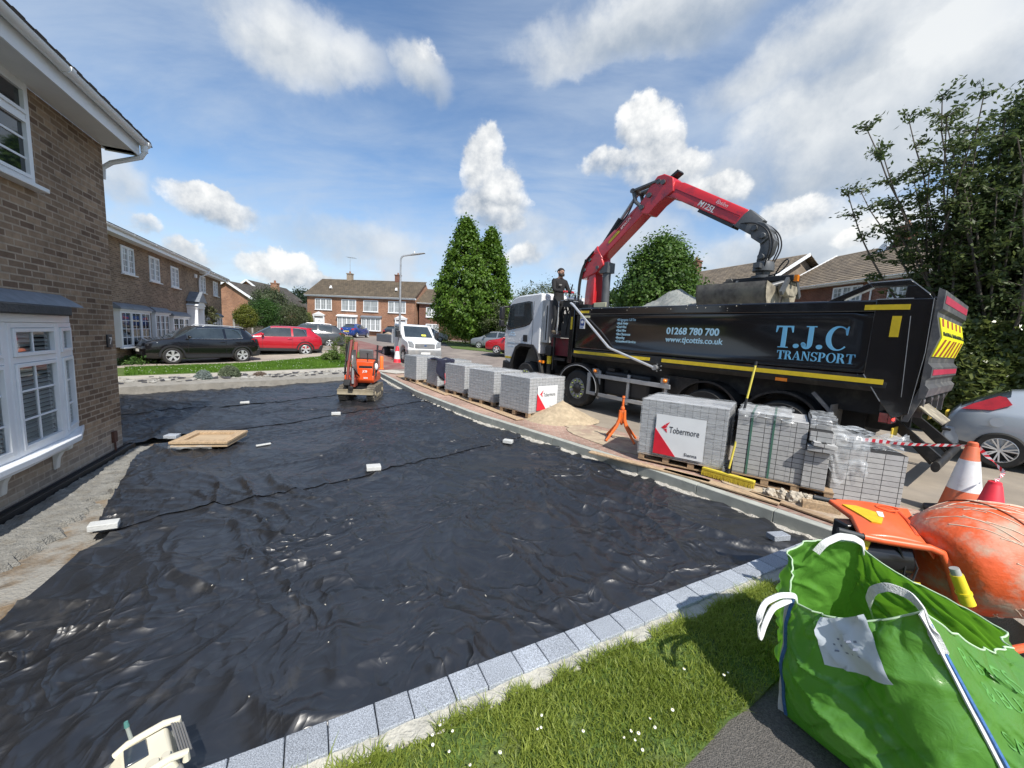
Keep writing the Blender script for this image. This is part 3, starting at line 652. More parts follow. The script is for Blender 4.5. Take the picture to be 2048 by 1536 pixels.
# ---------------------------------------------------------------- near house (left edge). local: +x out of the wall, +y along the street, z
def near_house():
    h = thing('brick_house', 'brown brick house at the left edge with a white bay window and white soffit', 'house', (HO.x, HO.y, 0), R(24.5))
    L0 = -9.5
    w_ = MB(); w_.box(-8.0, 0, L0, 0, -.6, 4.33)
    wo = w_.build('wall', M_BRN, h, smooth=0)
    # gable end upper triangle
    g = MB(); g.prism([(0, 4.33), (-4.0, 6.6), (-8, 4.33)], 'y', -.3, -.001); g.build('gable', M_BRN, h, smooth=0)
    s_ = MB(); s_.box(.002, .36, L0, .14, 4.33, 4.345); s_.box(-.5, .36, .002, .14, 4.33, 4.345)
    so = s_.build('soffit', M_SOFF, h)
    f = MB(); f.box(.36, .378, L0, .145, 4.315, 4.53); f.box(-.02, .378, .1452, .16, 4.315, 4.53)
    f.build('fascia', M_UPVC, h)
    gutter(h, .445, L0, .2, 4.52)
    dp = MB(); dp.tube([(.445, .13, 4.47), (.445, .13, 4.38), (.40, .135, 4.30), (.05, .14, 4.15), (-.05, .14, 4.06), (-.06, .14, 3.9)], .034, 10); dp.cyl((.445, .13, 4.50), (.445, .13, 4.38), .045, n=12)
    dp.build('downpipe', M_UPVC, h)
    roof_slab('roof', (.44, L0, 4.53), (.44, .17, 4.53), (-4.0, .17, 6.95), (-4.0, L0, 6.95), M_TILE, h, th=.12)
    tl = MB()
    y = L0
    while y < .1:
        tl.prism([(y, 4.545), (y+.06, 4.60), (y+.21, 4.60), (y+.27, 4.545)], 'x', .30, .47); y += .30
    tl.build('eaves_tiles', M_TILE, h)
    # upstairs window
    window(h, -3.6, -1.55, 3.27, 4.33, .0, 3, .36, (0, 2), fw=.06)
    # bay window: canted, y -3.75..-1.1
    zb, zt = .39, 1.75; ya, yb = -4.60, -1.12; BP = [(0, -1.12), (.14, -1.68), (.20, -2.56), (.20, -3.16), (.14, -4.04), (0, -4.60)]; OFF = lambda d, e: [(0, yb+e)]+[(x+d, y+e*.55*(1 if y > -2.8 else -1)) for x, y in BP[1:-1]]+[(0, ya-e)]
    head = MB(); head.prism(OFF(.035, .03), 'z', zt, zt+.085)
    bay = head.build('bay_window', M_UPVC, h, bevel=.004)
    # sashes become children of the bay: thing > part > sub-part
    def facet2(a, b, cols, bars):
        a = Vector((a[0], a[1], 0)); b = Vector((b[0], b[1], 0)); d = (b-a); L_ = d.length; d.normalize(); nn = Vector((d.y, -d.x, 0))
        if nn.x < 0: nn = -nn
        T = Matrix(((nn.x, d.x, 0, a.x), (nn.y, d.y, 0, a.y), (0, 0, 1, 0), (0, 0, 0, 1)))
        fr = MB(T); gl = MB(T); bl = MB(T)
        y0, y1, z0, z1 = .012, L_-.012, zb, zt-.002; fw = .055
        fr.box(-.05, .02, y0, y0+fw, z0, z1); fr.box(-.05, .02, y1-fw, y1, z0, z1); fr.box(-.05, .02, y0+fw, y1-fw, z0, z0+fw); fr.box(-.05, .02, y0+fw, y1-fw, z1-fw, z1)
        ys = [y0+fw+(y1-y0-2*fw)*i/cols for i in range(cols+1)]
        for y in ys[1:-1]: fr.box(-.046, .018, y-.04, y+.04, z0+fw, z1-fw)
        ztr = z1-.38; fr.box(-.046, .0175, y0+fw, y1-fw, ztr-.032, ztr+.032)
        for i in range(cols):
            p = ys[i]+(.04 if i else 0); q = ys[i+1]-(.04 if i < cols-1 else 0)
            for (u, v_, nr, nc) in ((z0+fw, ztr-.032, bars[1], bars[0]), (ztr+.032, z1-fw, 0, bars[0])):
                sw = .042
                fr.box(-.02, .036, p+.004, p+sw, u+.004, v_-.004); fr.box(-.02, .036, q-sw, q-.004, u+.004, v_-.004); fr.box(-.02, .036, p+sw, q-sw, u+.004, u+sw); fr.box(-.02, .036, p+sw, q-sw, v_-sw, v_-.004)
                gl.box(-.012, -.006, p+sw-.002, q-sw+.002, u+sw-.002, v_-sw+.002)
                for c in range(1, nc+1): yy = p+(q-p)*c/(nc+1); fr.box(-.02, .006, yy-.010, yy+.010, u+sw, v_-sw)
                for r_ in range(1, nr+1): z_ = u+(v_-u)*r_/(nr+1); fr.box(-.019, .0055, p+sw, q-sw, z_-.010, z_+.010)
                zz_ = u+.02
                while zz_ < v_:                                   # venetian slats behind the glass
                    bl.bx((-.040, (p+q)/2, zz_), (.046, q-p-.03, .003), (0, R(28), 0)); zz_ += .046
        fr.build('casement', M_UPVC, bay, bevel=.003)
        gl.build('pane', M_BAYGL, bay)
        bl.build('blind', M_BLIND, bay)
    pts = BP
    for p_, q_ in zip(BP[1:], BP): facet2(p_, q_, 1, (1, 2))
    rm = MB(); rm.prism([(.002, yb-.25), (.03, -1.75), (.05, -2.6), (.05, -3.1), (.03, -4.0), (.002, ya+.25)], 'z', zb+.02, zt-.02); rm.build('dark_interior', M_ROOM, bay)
    posts = MB()
    for p in pts[1:-1]: posts.cyl((p[0]-.016, p[1], zb), (p[0]-.016, p[1], zt), .036, n=10)
    posts.build('corner_post', M_UPVC, bay)
    si = MB(); si.prism(OFF(.11, .16), 'z', zb-.075, zb-.002); si.build('sill', M_UPVC, bay, bevel=.012)
    ap = MB(); ap.prism(OFF(.05, .05), 'z', zb-.12, zb-.077); ap.build('apron', M_UPVC, bay)
    dp_ = .20
    for yy in (-1.62, -2.46, -3.3, -4.1):
        br = MB(); br.prism([(0, zb-.12), (.17, zb-.12), (.16, zb-.17), (.09, zb-.20), (.05, zb-.28), (.035, zb-.40), (0, zb-.42)], 'y', yy-.035, yy+.035)
        br.build('bracket', mat('corbel', (.70, .70, .68), .6, var=.08), bay, bevel=.01)
    fe = MB(); fe.prism(OFF(.13, .10), 'z', zt+.086, zt+.19); fe.build('canopy', M_FELT, bay, bevel=.015)
    le = MB(); le.prism([(.001, zt+.191), (.22, zt+.191), (.20, zt+.215), (.02, zt+.33), (.001, zt+.34)], 'y', ya+.1, yb-.12); le.build('lead_flashing', M_LEAD, bay, bevel=.01)
    n7 = MB(); n7.bx((.012, -.20, 1.49), (.024, .13, .19)); pl_ = n7.build('number_plate', mat('slate_plate', (.035, .036, .04), .4), h, bevel=.006)
    text_mesh('house_number', '7', .15, mat('plate_lettering', (.8, .8, .8), .4), pl_, frame((.0255, -.235, 1.44), (0, 1, 0), (0, 0, 1)))
    v = MB(); v.bx((.018, -.27, .03), (.036, .10, .17)); v.cyl((.02, -.27, -.05), (.02, -.27, -.32), .012, n=8); v.build('meter_cover', mat('rusty_brown', (.10, .045, .03), .8, var=.3, vs=20), h, bevel=.008)
    return h
M_BAYGL = mat('clear_glass', (.8, .85, .85), .02, spec=.5, trans=1., var=0)
near_house()
dr = MB()
q0, q1 = HO+HD*.12+HN*.058, HO-HD*7+HN*.058; q0.z = q1.z = 0
dr.bar(q0+Vector((0, 0, mz(q0.x, q0.y)+.02)), q1+Vector((0, 0, mz(q1.x, q1.y)+.02)), .10, .11)
for sgn in (-1, 1):
    e = HN*(.045*sgn); dr.bar(q0+e+Vector((0, 0, mz(q0.x, q0.y)+.085)), q1+e+Vector((0, 0, mz(q1.x, q1.y)+.085)), .012, .025)
tag(dr.build('drainage_channel', M_BLACK, bevel=.003), 'black plastic drainage channel along the foot of the near house wall', 'drain')
# ---------------------------------------------------------------- door case used on several fronts (faces +x)
M_DOOR = mat('white_door', (.80, .81, .82), .35, var=.03)
def doorcase(parent, y, z, w_=1.0, hh=2.05, x=0., pediment=True, M=None, portico=.12):
    d = MB(); d.box(x-.03, x+.035, y-w_/2+.1, y+w_/2-.1, z, z+hh); dd = d.build('door', M or M_DOOR, parent, bevel=.004)
    p = MB()
    for (a, b) in ((.12, .38), (.45, 1.05)):
        for sy in (-1, 1): p.box(x+.036, x+.045, y+sy*.18-.12, y+sy*.18+.12, z+.1+a, z+.1+b)
    for k in range(5): a = math.pi*k/4; p.bx((x+.042, y+.14*math.cos(a), z+1.5+.22*math.sin(a)), (.012, .07, .10), (a-math.pi/2, 0, 0))
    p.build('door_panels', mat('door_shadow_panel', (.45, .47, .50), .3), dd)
    hn = MB(); hn.cyl((x+.036, y+w_/2-.19, z+1.0), (x+.08, y+w_/2-.19, z+1.0), .018); hn.build('handle', M_CHROME, dd)
    c = MB()
    for sy in (-1, 1): c.box(x, x+portico, y+sy*w_/2-.07, y+sy*w_/2+.07, z, z+hh+.12)
    c.box(x, x+portico+.02, y-w_/2-.12, y+w_/2+.12, z+hh+.121, z+hh+.28)
    if pediment: c.prism([(y-w_/2-.22, z+hh+.281), (y+w_/2+.22, z+hh+.281), (y, z+hh+.72)], 'x', x, x+portico+.06)
    c.build('door_surround', M_UPVC, parent, bevel=.008)
# ---------------------------------------------------------------- terrace, local +x out of wall, +y away
TO = at(293, 720, 0)
def terrace_house(name, label, y0, y1, set_, wins, bays, door, z0=-.2, eav=4.92, extra=True):
    h = thing(name, label, 'house', (TO.x, TO.y, 0), R(24.5)); x = set_
    b = MB(); b.box(x-7.5, x, y0, y1, z0, eav); b.build('wall', M_BRT, h, smooth=0)
    s_ = MB(); s_.box(x+.002, x+.42, y0+.001, y1+.18, eav, eav+.015); s_.build('soffit', M_SOFF, h)
    f = MB(); f.box(x+.42, x+.44, y0+.001, y1+.18, eav-.02, eav+.2); f.build('fascia', M_UPVC, h)
    gutter(h, x+.505, y0, y1+.2, eav+.19)
    roof_slab('roof', (x+.5, y0, eav+.2), (x+.5, y1+.22, eav+.2), (x-3.7, y1+.22, eav+2.1), (x-3.7, y0, eav+2.1), M_TILE, h, th=.1)
    g = MB(); g.prism([(x, eav), (x-3.7, eav+1.95), (x-7.4, eav)], 'y', y1-.2, y1-.002); g.build('gable', M_BRT, h, smooth=0)
    for (a, c, p, q, n) in wins: window(h, a, c, p, q, x, n, 0, (1, 3), curtain=True)
    for (a, c, p, q, dd) in bays:
        wd = window(h, a, c, p, q, x+dd, 3, 0, (1, 3), depth=dd+.03)
        le = MB(); le.prism([(x, q+.30), (x+.03, q+.30), (x+dd+.1, q+.14), (x+dd+.12, q+.06), (x, q+.06)], 'y', a-.12, c+.12); le.build('lead_hood', M_LEAD, wd)
        hd = MB(); hd.box(x, x+dd+.08, a-.06, c+.06, q+.001, q+.06); hd.build('head', M_UPVC, wd)
    if door: doorcase(h, door, .45, 1.1, 2.0, x, True, M_DOOR, .5)
    return h
t1 = terrace_house('terraced_house', 'nearer brown brick terraced house with white small-paned windows behind the black SUV', -8, 8.05, 0.,
    [(-1.7, -.62, 3.62, 4.72, 2), (.85, 1.95, 3.58, 4.72, 2), (3.35, 4.4, 3.55, 4.62, 2)],
    [(-2.55, .1, .68, 2.12, .16), (.75, 2.4, .62, 2.1, .12), (2.9, 5.2, .60, 2.0, .12)], 6.1)
cn = MB(); cn.prism([(5.35, 2.95), (6.85, 2.95), (6.1, 3.55)], 'x', .001, .62); cn.build('door_canopy', M_LEAD, t1)
dpm = MB(); dpm.tube([(.5, 8.0, 5.06), (.5, 8.0, 4.9), (.3, 7.85, 4.7), (.09, 7.7, 4.55), (.07, 7.68, 4.3), (.07, 7.68, .3)], .04, 8); dpm.build('downpipe', M_UPVC, t1)
al = MB(); al.bx((.05, 7.1, 4.55), (.1, .28, .22)); al.build('alarm_box', M_WHITE, t1, bevel=.02)
t2 = terrace_house('terraced_house', 'farther brown brick terraced house beyond the white downpipe, a climber at its door', 8.06, 14.0, -.25,
    [(9.0, 10.1, 3.72, 4.8, 2), (11.9, 13.0, 3.72, 4.75, 2)], [(11.5, 13.4, .75, 2.2, .12)], None)
gr = MB(); gr.box(-.249, -.2, 8.6, 10.6, .2, 2.2); gr.build('garage_door', mat('grey_door', (.32, .33, .35), .5), t2)
# ---------------------------------------------------------------- far pair of semis across the end of the street; local +x faces the camera
def semi(name, label, y0, y1, mirror):
    p0 = Vector((-28.4, 53.2, 0)); p1 = Vector((-13.3, 51.2, 0)); d = (p1-p0).normalized()
    rot = math.atan2(-d.x, d.y)            # local +y along d, +x = facing side
    z0 = 1.0
    h = thing(name, label, 'house', (p0.x, p0.y, z0), rot); L_ = (p1-p0).length
    e = 5.0; b = MB(); b.box(-7.5, 0, y0, y1, -.6, e); b.build('wall', M_BRR, h, smooth=0)
    ov0 = .25 if not mirror else 0; ov1 = .25 if mirror else 0
    f = MB(); f.box(.001, .3, y0-ov0, y1+ov1, e-.0, e+.2); f.build('fascia', M_UPVC, h)
    gutter(h, .36, y0-ov0, y1+ov1, e+.19)
    roof_slab('roof', (.4, y0-ov0, e+.2), (.4, y1+ov1, e+.2), (-3.8, y1+ov1, e+2.85), (-3.8, y0-ov0, e+2.85), M_TILE, h, th=.1)
    gy = y0 if not mirror else y1-.2
    g = MB(); g.prism([(0, e), (-3.8, e+2.8), (-7.5, e)], 'y', gy, gy+.2); g.build('gable', M_BRR, h, smooth=0)
    m = (lambda a: a) if not mirror else (lambda a: L_-a)
    def win(a, c, p, q, n, **k):
        a, c = m(a), m(c); return window(h, min(a, c), max(a, c), p, q, 0, n, 0, (1, 1), curtain=True, **k)
    win(1.15, 3.6, 3.25, 4.75, 3); win(5.0, 7.1, 3.25, 4.75, 2 if not mirror else 1)
    a, c = sorted((m(4.55), m(7.25))); wd = window(h, a, c, .75, 2.45, .25, 4, 0, (1, 1), depth=.28, curtain=True)
    hd = MB(); hd.prism([(0, 2.75), (.45, 2.55), (.45, 2.46), (0, 2.46)], 'y', a-.1, c+.1); hd.build('head', M_UPVC if not mirror else M_LEAD, wd)
    doorcase(h, m(1.75), .15, 1.45, 2.1, 0, True, M_DOOR, .2)
    ch = MB(); cy = m(4.0); ch.box(-4.1, -3.5, cy-.35, cy+.35, e+2.4, e+3.6); ch.box(-4.16, -3.44, cy-.41, cy+.41, e+3.6, e+3.72)
    c_ = ch.build('chimney', M_BRD if mirror else mat('pale_brick_stack', (.30, .24, .18), .9, var=.3, vs=8), h)
    po = MB(); po.cyl((-3.8, cy, e+3.721), (-3.8, cy, e+4.0), .12, .1); po.build('chimney_pot', mat('clay_pot', (.25, .11, .06), .8), c_)
    vt = MB(); vt.prism([(.1, 0), (.5, 0), (.3, .35)], 'y', m(2.9)-.12, m(2.9)+.12); vo = vt.build('roof_vent', M_WHITE, h); vo.location = (-1.2, 0, e+1.25)
    return h, cy, e
hA, cyA, eA = semi('semi_detached_house', 'left half of the far red brick pair, with the television aerial on its chimney', 0, 7.6, False)
hB, cyB, eB = semi('semi_detached_house', 'right half of the far red brick pair, behind the lamp post', 7.605, 15.23, True)
ae = MB(); ae.cyl((-3.8, cyA, eA+3.72), (-3.8, cyA, eA+6.0), .03, n=6); ae.cyl((-3.8, cyA-.5, eA+6.0), (-3.8, cyA+.9, eA+5.85), .02, n=6)
for k in range(7): ae.cyl((-4.2, cyA-.4+k*.2, eA+5.97-k*.02), (-3.4, cyA-.4+k*.2, eA+5.97-k*.02), .014, n=5)
ae.build('aerial', M_STEEL, hA)
def simple_house(name, label, loc, rot, Wd, Dp, eav, rise, M, Mr, wins=(), gable_front=False, door=None, chim=None, z0=-.6, barge=True, over=.3, bars=(1, 1)):
    """front faces local +x, length along y (0..Wd). gable_front: ridge runs along x"""
    h = thing(name, label, 'house', loc, rot)
    b = MB(); b.box(-Dp, 0, 0, Wd, z0, eav); b.build('wall', M, h, smooth=0)
    o = over
    if gable_front:
        g = MB(); g.prism([(.001, eav), (Wd-.001, eav), (Wd/2, eav+rise)], 'x', -Dp, 0); g.build('gable', M, h, smooth=0)
        roof_slab('roof', (.3, -o, eav-.1), (-Dp, -o, eav-.1), (-Dp, Wd/2, eav+rise+.08), (.3, Wd/2, eav+rise+.08), Mr, h)
        roof_slab('roof', (-Dp, Wd+o, eav-.1), (.3, Wd+o, eav-.1), (.3, Wd/2, eav+rise+.08), (-Dp, Wd/2, eav+rise+.08), Mr, h)
        bb = MB()
        for y in (-o, Wd+o): bb.bar((.31, y, eav-.16), (.31, Wd/2, eav+rise+.02), .03, .24)
        bb.build('bargeboard', M_UPVC, h)
    else:
        roof_slab('roof', (.4, -o, eav+.1), (.4, Wd+o, eav+.1), (-Dp/2, Wd+o, eav+rise), (-Dp/2, -o, eav+rise), Mr, h)
        roof_slab('roof', (-Dp-.4, Wd+o, eav+.1), (-Dp-.4, -o, eav+.1), (-Dp/2, -o, eav+rise), (-Dp/2, Wd+o, eav+rise), Mr, h)
        g = MB()
        for y in (.001, Wd-.2): g.prism([(0, eav), (-Dp, eav), (-Dp/2, eav+rise-.05)], 'y', y, y+.199)
        g.build('gable', M, h, smooth=0)
        f = MB(); f.box(.002, .33, -o, Wd+o, eav-.02, eav+.14); f.build('fascia', M_UPVC, h); gutter(h, .4, -o, Wd+o, eav+.1)
    for (a, c, p, q, n) in wins: window(h, a, c, p, q, 0, n, 0, bars, curtain=True)
    if door: doorcase(h, door, .1, 1.1, 2.1)
    if chim:
        for (cx, cy, zt) in chim:
            c = MB(); c.box(cx-.3, cx+.3, cy-.4, cy+.4, eav+rise*.4, zt); c.box(cx-.35, cx+.35, cy-.45, cy+.45, zt, zt+.12); co = c.build('chimney', M, h)
            po = MB(); po.cyl((cx, cy, zt+.121), (cx, cy, zt+.45), .13, .11); po.build('chimney_pot', mat('clay_pot', (.25, .11, .06), .8), co)
    return h
def fx(px, D): return far(px, 640, D).x
simple_house('detached_house', 'brown roofed house half hidden behind the conical tree, right of the far pair', (fx(838, 52), 52, 1.05), R(-86), 9, 8, 4.6, 2.4, M_BRD, M_TILE, [(.9, 2.4, 2.9, 4.2, 2), (.9, 2.6, .5, 2.0, 2)], False)
simple_house('gabled_house', 'red brick house with a white-edged gable beyond the terrace', (fx(404, 45), 45, .97), R(-88), 6.0, 12, 3.7, 1.9, M_BRR, M_TILED, [(.6, 1.4, 2.4, 3.3, 1)], True, chim=[(-6, 5.0, 6.2)])
simple_house('gabled_house', 'farther plain red brick gable end showing just right of the white-edged gable', (fx(462, 56), 56, 1.1), R(-88), 5.0, 10, 5.0, 1.9, M_BRR, M_TILED, [], True)
simple_house('bungalow', 'low dark roofed bungalow left of the far red brick pair', (fx(535, 64), 64, 1.2), R(-88), 14, 8, 2.9, 1.7, mat('pale_render', (.5, .48, .44), .9), M_TILED, [(2, 4, 1, 2.2, 2), (6, 8, 1, 2.2, 2)], False)
e1 = far(1290, 602, 36); e2 = far(1492, 584, 27.0); e2 = e2+(e2-e1)*.06; dv = (e2-e1); W1 = math.hypot(dv.x, dv.y); r1 = math.atan2(-dv.x, dv.y)
hr = simple_house('terraced_house', 'brown roofed house behind the crane grab, with the thin chimney and aerial', (e1.x, e1.y, .55), r1, W1, 9, 5.3, 2.8, M_BRD, M_TILEG, [(3.2, 4.6, 4.0, 5.2, 2), (6.2, 7.6, 4.0, 5.2, 2)], chim=[(-4.5, 1.2, 9.0)], bars=(1, 2), over=.5)
for g_ in hr.children:
    if g_.name.startswith('gable'): g_.data.materials[0] = mat('tile_hung_gable', (.21, .17, .13), .9, var=.25, vs=3)
vb = MB(); vb.bar((.41, W1+.53, 5.3), (-4.5, W1+.53, 8.05), .04, .22); vb.build('bargeboard', M_UPVC, hr)
a_ = MB(); a_.cyl((-4.5, .35, 7), (-4.5, .35, 10.2), .03, n=6)
for k in range(8): a_.cyl((-4.8, .35, 8.3+k*.22), (-4.2, .35, 8.3+k*.22), .014, n=5)
a_.build('aerial', M_STEEL, hr)
e1 = Vector((18.2, 27.5, 0)); dv = Vector((.157, -.988, 0)); r2_ = math.atan2(-dv.x, dv.y)
hr2 = simple_house('terraced_house', 'dark brick house with a red chimney and satellite dish, left of the tall shrub', (e1.x, e1.y, .5), r2_, 13, 9, 5.35, 2.85, M_BRD, M_TILEG, [(4.0, 5.7, 4.3, 5.22, 3), (7.0, 7.95, 4.3, 5.22, 2)], chim=[(-4.2, 4.2, 9.0)], bars=(1, 2), over=.15)
d_ = MB(); d_.lathe([(.02, .0), (.2, .03), (.33, .1)], (-3.7, 3.5, 7.9), (1, -.3, .3), 20, cap=False); d_.cyl((-4.0, 3.7, 7.6), (-3.7, 3.5, 7.92), .025); d_.build('satellite_dish', M_WHITE, hr2)
dq = MB(); dq.tube([(.4, 6.2, 5.4), (.3, 6.2, 5.25), (.06, 6.2, 5.1), (.06, 6.2, 0)], .04, 8); dq.build('downpipe', M_UPVC, hr2)
vb = MB(); vb.bar((.41, -.17, 5.4), (-4.5, -.17, 8.2), .04, .2); vb.build('bargeboard', M_UPVC, hr2)
# ================================================================= CARS
def paint(name, col, rough=.22, coat=.9, metal=.0): return mat(name, col, rough, metal, .03, 3, coat=coat, dirt=tuple(min(1, c*.85+(.03 if max(col) > .02 else .004)) for c in col), ds=1.5, dlo=.55, dhi=.9)
M_RLIGHT = mat('red_lens', (.35, .01, .012), .12, coat=.8, var=.25, vs=9)
M_HLIGHT = mat('headlamp_lens', (.62, .65, .68), .08, var=.25, vs=10, coat=.8)
M_AMBER = mat('amber_lens', (.75, .22, .02), .15, coat=.6)
M_PLATEY = mat('yellow_plate', (.75, .55, .06), .4, var=.05); M_PLATEW = mat('white_plate', (.75, .75, .72), .4, var=.05)
def wheel(parent, c, r, w_, side=-1, spokes=5, twin=True, rimf=.68, Mr=None, name='wheel', spw=.03):
    """wheel at c, axle along x, outer face towards side (-1: local -x)"""
    c = Vector(c); ax = (side, 0, 0)
    t = MB(); t.lathe([(r*rimf, -w_*.5), (r*.90, -w_*.52), (r*.975, -w_*.42), (r, -w_*.2), (r, w_*.2), (r*.975, w_*.42), (r*.90, w_*.52), (r*rimf, w_*.5), (r*rimf-.01, w_*.2), (r*rimf-.01, -w_*.4)], c, ax, 40, cap=False)
    wh = t.build(name, M_RUBBER, parent)
    b = MB(); b.lathe([(r*rimf, w_*.48), (r*rimf*.96, w_*.50), (r*rimf*.91, w_*.42), (r*rimf*.88, w_*.1)], c, ax, 40, cap=False)
    rr = r*rimf
    for k in range(spokes):
        a = 2*math.pi*k/spokes+.3
        for d in ((-.11, .11) if twin else (0,)):
            a0 = a+d*.35; a1 = a+d*1.35
            p0 = c+Vector((side*w_*.40, math.cos(a0)*rr*.16, math.sin(a0)*rr*.16)); p1 = c+Vector((side*w_*.46, math.cos(a1)*rr*.94, math.sin(a1)*rr*.94))
            b.bar(p0, p1, spw if twin else .075, .03, up=ax)
    b.lathe([(.002, w_*.46), (rr*.17, w_*.45), (rr*.2, w_*.36), (rr*.2, 0)], c, ax, 20)
    b.build('rim', Mr or M_ALLOY, wh)
    d = MB(); d.lathe([(.002, w_*.08), (rr*.9, w_*.08)], c, ax, 32, cap=False); d.lathe([(rr*.5, w_*.085), (rr*.5, w_*.14), (.01, w_*.14)], c, ax, 24, cap=False); d.build('brake_disc', M_DARK, wh)
    return wh
def make_car(name, label, loc, rot, col, spw=.030, L=4.38, W=1.81, H=1.59, wb=2.65, fo=.88, wr=.35, style='suv', rails=False, clad=True, group=None, spokes=5, chrome=True, plate_rear=None, tint=False, detail=True, beltz=.96, hoodz=.93, scr=(1.05, 1.95), roof=(2.1, 3.5), rearglass=(3.75, 4.2), tail='suv', pitch=0.):
    """local y: 0 at the nose, L at the tail; x across; origin at the centre of the front axle on the ground"""
    h = thing(name, label, 'car', loc, (pitch, 0, rot), group)
    P = paint('paint_'+'_'.join('%02d' % int(c*99) for c in col), col)
    sx = W/2; oy = fo
    zb = .20 if style != 'suv' else .24
    # stations: y, half width factor, belt z, top z, roof half width factor, bottom z
    r0, r1 = roof; c0, c1 = scr; g0, g1 = rearglass; md = (r0+r1)/2-.02
    bz = beltz; hz = hoodz
    S = [(0.0, .70, .62, .66, .60, zb+.10), (.06, .84, hz-.20, hz-.17, .72, zb+.03), (.28, .94, hz-.08, hz-.05, .80, zb), (.62, .985, hz-.03, hz+.0, .84, zb),
         (c0-.08, 1., bz-.03, hz+.045, .85, zb), (c0, 1., bz-.01, hz+.065, .84, zb),
         (c0+(c1-c0)*.5, 1., bz, (hz+.06+H)/2-.01, .76, zb), (c1, 1., bz, H-.05, .68, zb), (r0+.03, 1., bz+.005, H-.02, .665, zb),
         (md-.05, 1., bz+.015, H, .67, zb), (md+.05, 1., bz+.016, H, .67, zb), (r1-.42, 1., bz+.04, H-.015, .66, zb), (r1-.12, .995, bz+.06, H-.04, .65, zb), (r1, .99, bz+.07, H-.055, .645, zb),
         (g0, .975, bz+.08, H-.10, .62, zb+.02), ((g0+g1)/2, .955, bz+.08, (H-.1+bz+.12)/2+.03, .64, zb+.05), (g1, .92, bz+.05, bz+.11, .68, zb+.09), (L-.04, .86, bz-.10, bz-.03, .70, zb+.12), (L, .78, bz-.25, bz-.20, .66, zb+.16)]
    rings = []; y_ = []
    for (y, wf, b_, t_, rf, z0) in S:
        w_ = sx*wf; rw = sx*rf; t_ = max(t_, b_+.02); zm = z0+(b_-z0)*.5
        half = [(0, z0), (w_*.88, z0), (w_*.965, z0+.10), (w_*.985, zm-.06), (w_, zm+.05), (w_*.985, b_-.07), (w_*.955, b_), ]
        if t_-b_ > .15: half += [(rw+(w_*.955-rw)*.12, t_-.10), (rw*.9, t_-.02), (rw*.5, t_+.008), (0, t_+.015)]
        else: half += [(w_*.90, b_+(t_-b_)*.5), (rw*.9, t_), (rw*.5, t_+.008), (0, t_+.01)]
        ring = [(x, y-oy, z) for x, z in half]+[(-x, y-oy, z) for x, z in half[-2:0:-1]]
        rings.append(ring); y_.append(y)
    body = MB(); n = len(rings[0]); ns = len(rings)
    V = [p for r in rings for p in r]; F = []; MI = []
    hl = 11
    def rowkind(j):   # segment j between half index j and j+1 (right) or mirrored
        return j if j < hl-1 else (n-1-j)
    for i in range(ns-1):
        for j in range(n):
            k = (j+1) % n; F.append((i*n+j, i*n+k, (i+1)*n+k, (i+1)*n+j)); row = rowkind(j); m = 0
            yc = (y_[i]+y_[i+1])/2
            if row == 6 and (c1-.3 < yc < r1-.1) and not (md-.05 < yc < md+.05): m = 1
            if row == 6 and r1-.42 <= y_[i] and y_[i+1] <= r1 and style != 'suv': m = 1
            if row in (7, 8, 9) and c0-.01 <= y_[i] and y_[i+1] <= c1+.001: m = 1
            if row in (7, 8, 9) and g0-.001 <= y_[i] and y_[i+1] <= g1+.001: m = 1
            if row in (0, 1) : m = 2
            MI.append(m)
    F += [tuple(range(n))[::-1], tuple((ns-1)*n+j for j in range(n))]; MI += [0, 0]
    body.v = [tuple(map(float, v)) for v in V]; body.f = F; body.mi = MI
    bo = body.build('body', [P, M_TINT if tint else M_CARGL, M_BLACK], h, smooth=50)
    ct = MB()
    for yy in (0, wb):
        for s in (-1, 1): ct.cyl((s*(sx+.1), yy, wr*1.0), (s*(sx-.32), yy, wr*1.0), wr*1.17, n=28)
    cut(bo, ct)
    bo.data.shade_smooth(); bo.data.set_sharp_from_angle(angle=R(38))
    # wheel well linings and arch trim
    wl = MB(); wl.box(-sx+.3, sx-.3, -wr*1.3, wr*1.3, .3, .8); wl.box(-sx+.3, sx-.3, wb-wr*1.3, wb+wr*1.3, .3, .8); wl.build('wheel_well', M_DARK, bo)
    if clad:
        am = MB()
        for yy in (0, wb):
            for s in (-1, 1):
                rr = []
                for k in range(17):
                    a = math.pi*(-.02+1.04*k/16); ca, sa = math.cos(a), math.sin(a)
                    xo = s*(sx*.985)
                    rr.append([Vector((xo+s*dx, yy+rad*ca, wr+rad*sa)) for dx, rad in ((-.06, wr*1.13), (.02, wr*1.14), (.018, wr*1.32), (-.06, wr*1.33))])
                am.rings(rr)
        am.build('wheel_arch_trim', M_BLACK, bo)
        sl = MB()
        for s in (-1, 1): sl.prism([(s*sx*.90, zb-.01), (s*(sx+.005), zb+.03), (s*(sx+.0), zb+.17), (s*sx*.93, zb+.17)], 'y', wr*1.3, wb-wr*1.3)
        sl.build('sill_trim', M_BLACK, bo)
    for yy in (0, wb):
        for s in (-1, 1): wheel(h, (s*(sx-.105), yy, wr), wr, .215, s, spokes, True, spw=spw)
    # lamps, grille, plates
    hp = MB(); tp = MB(); 
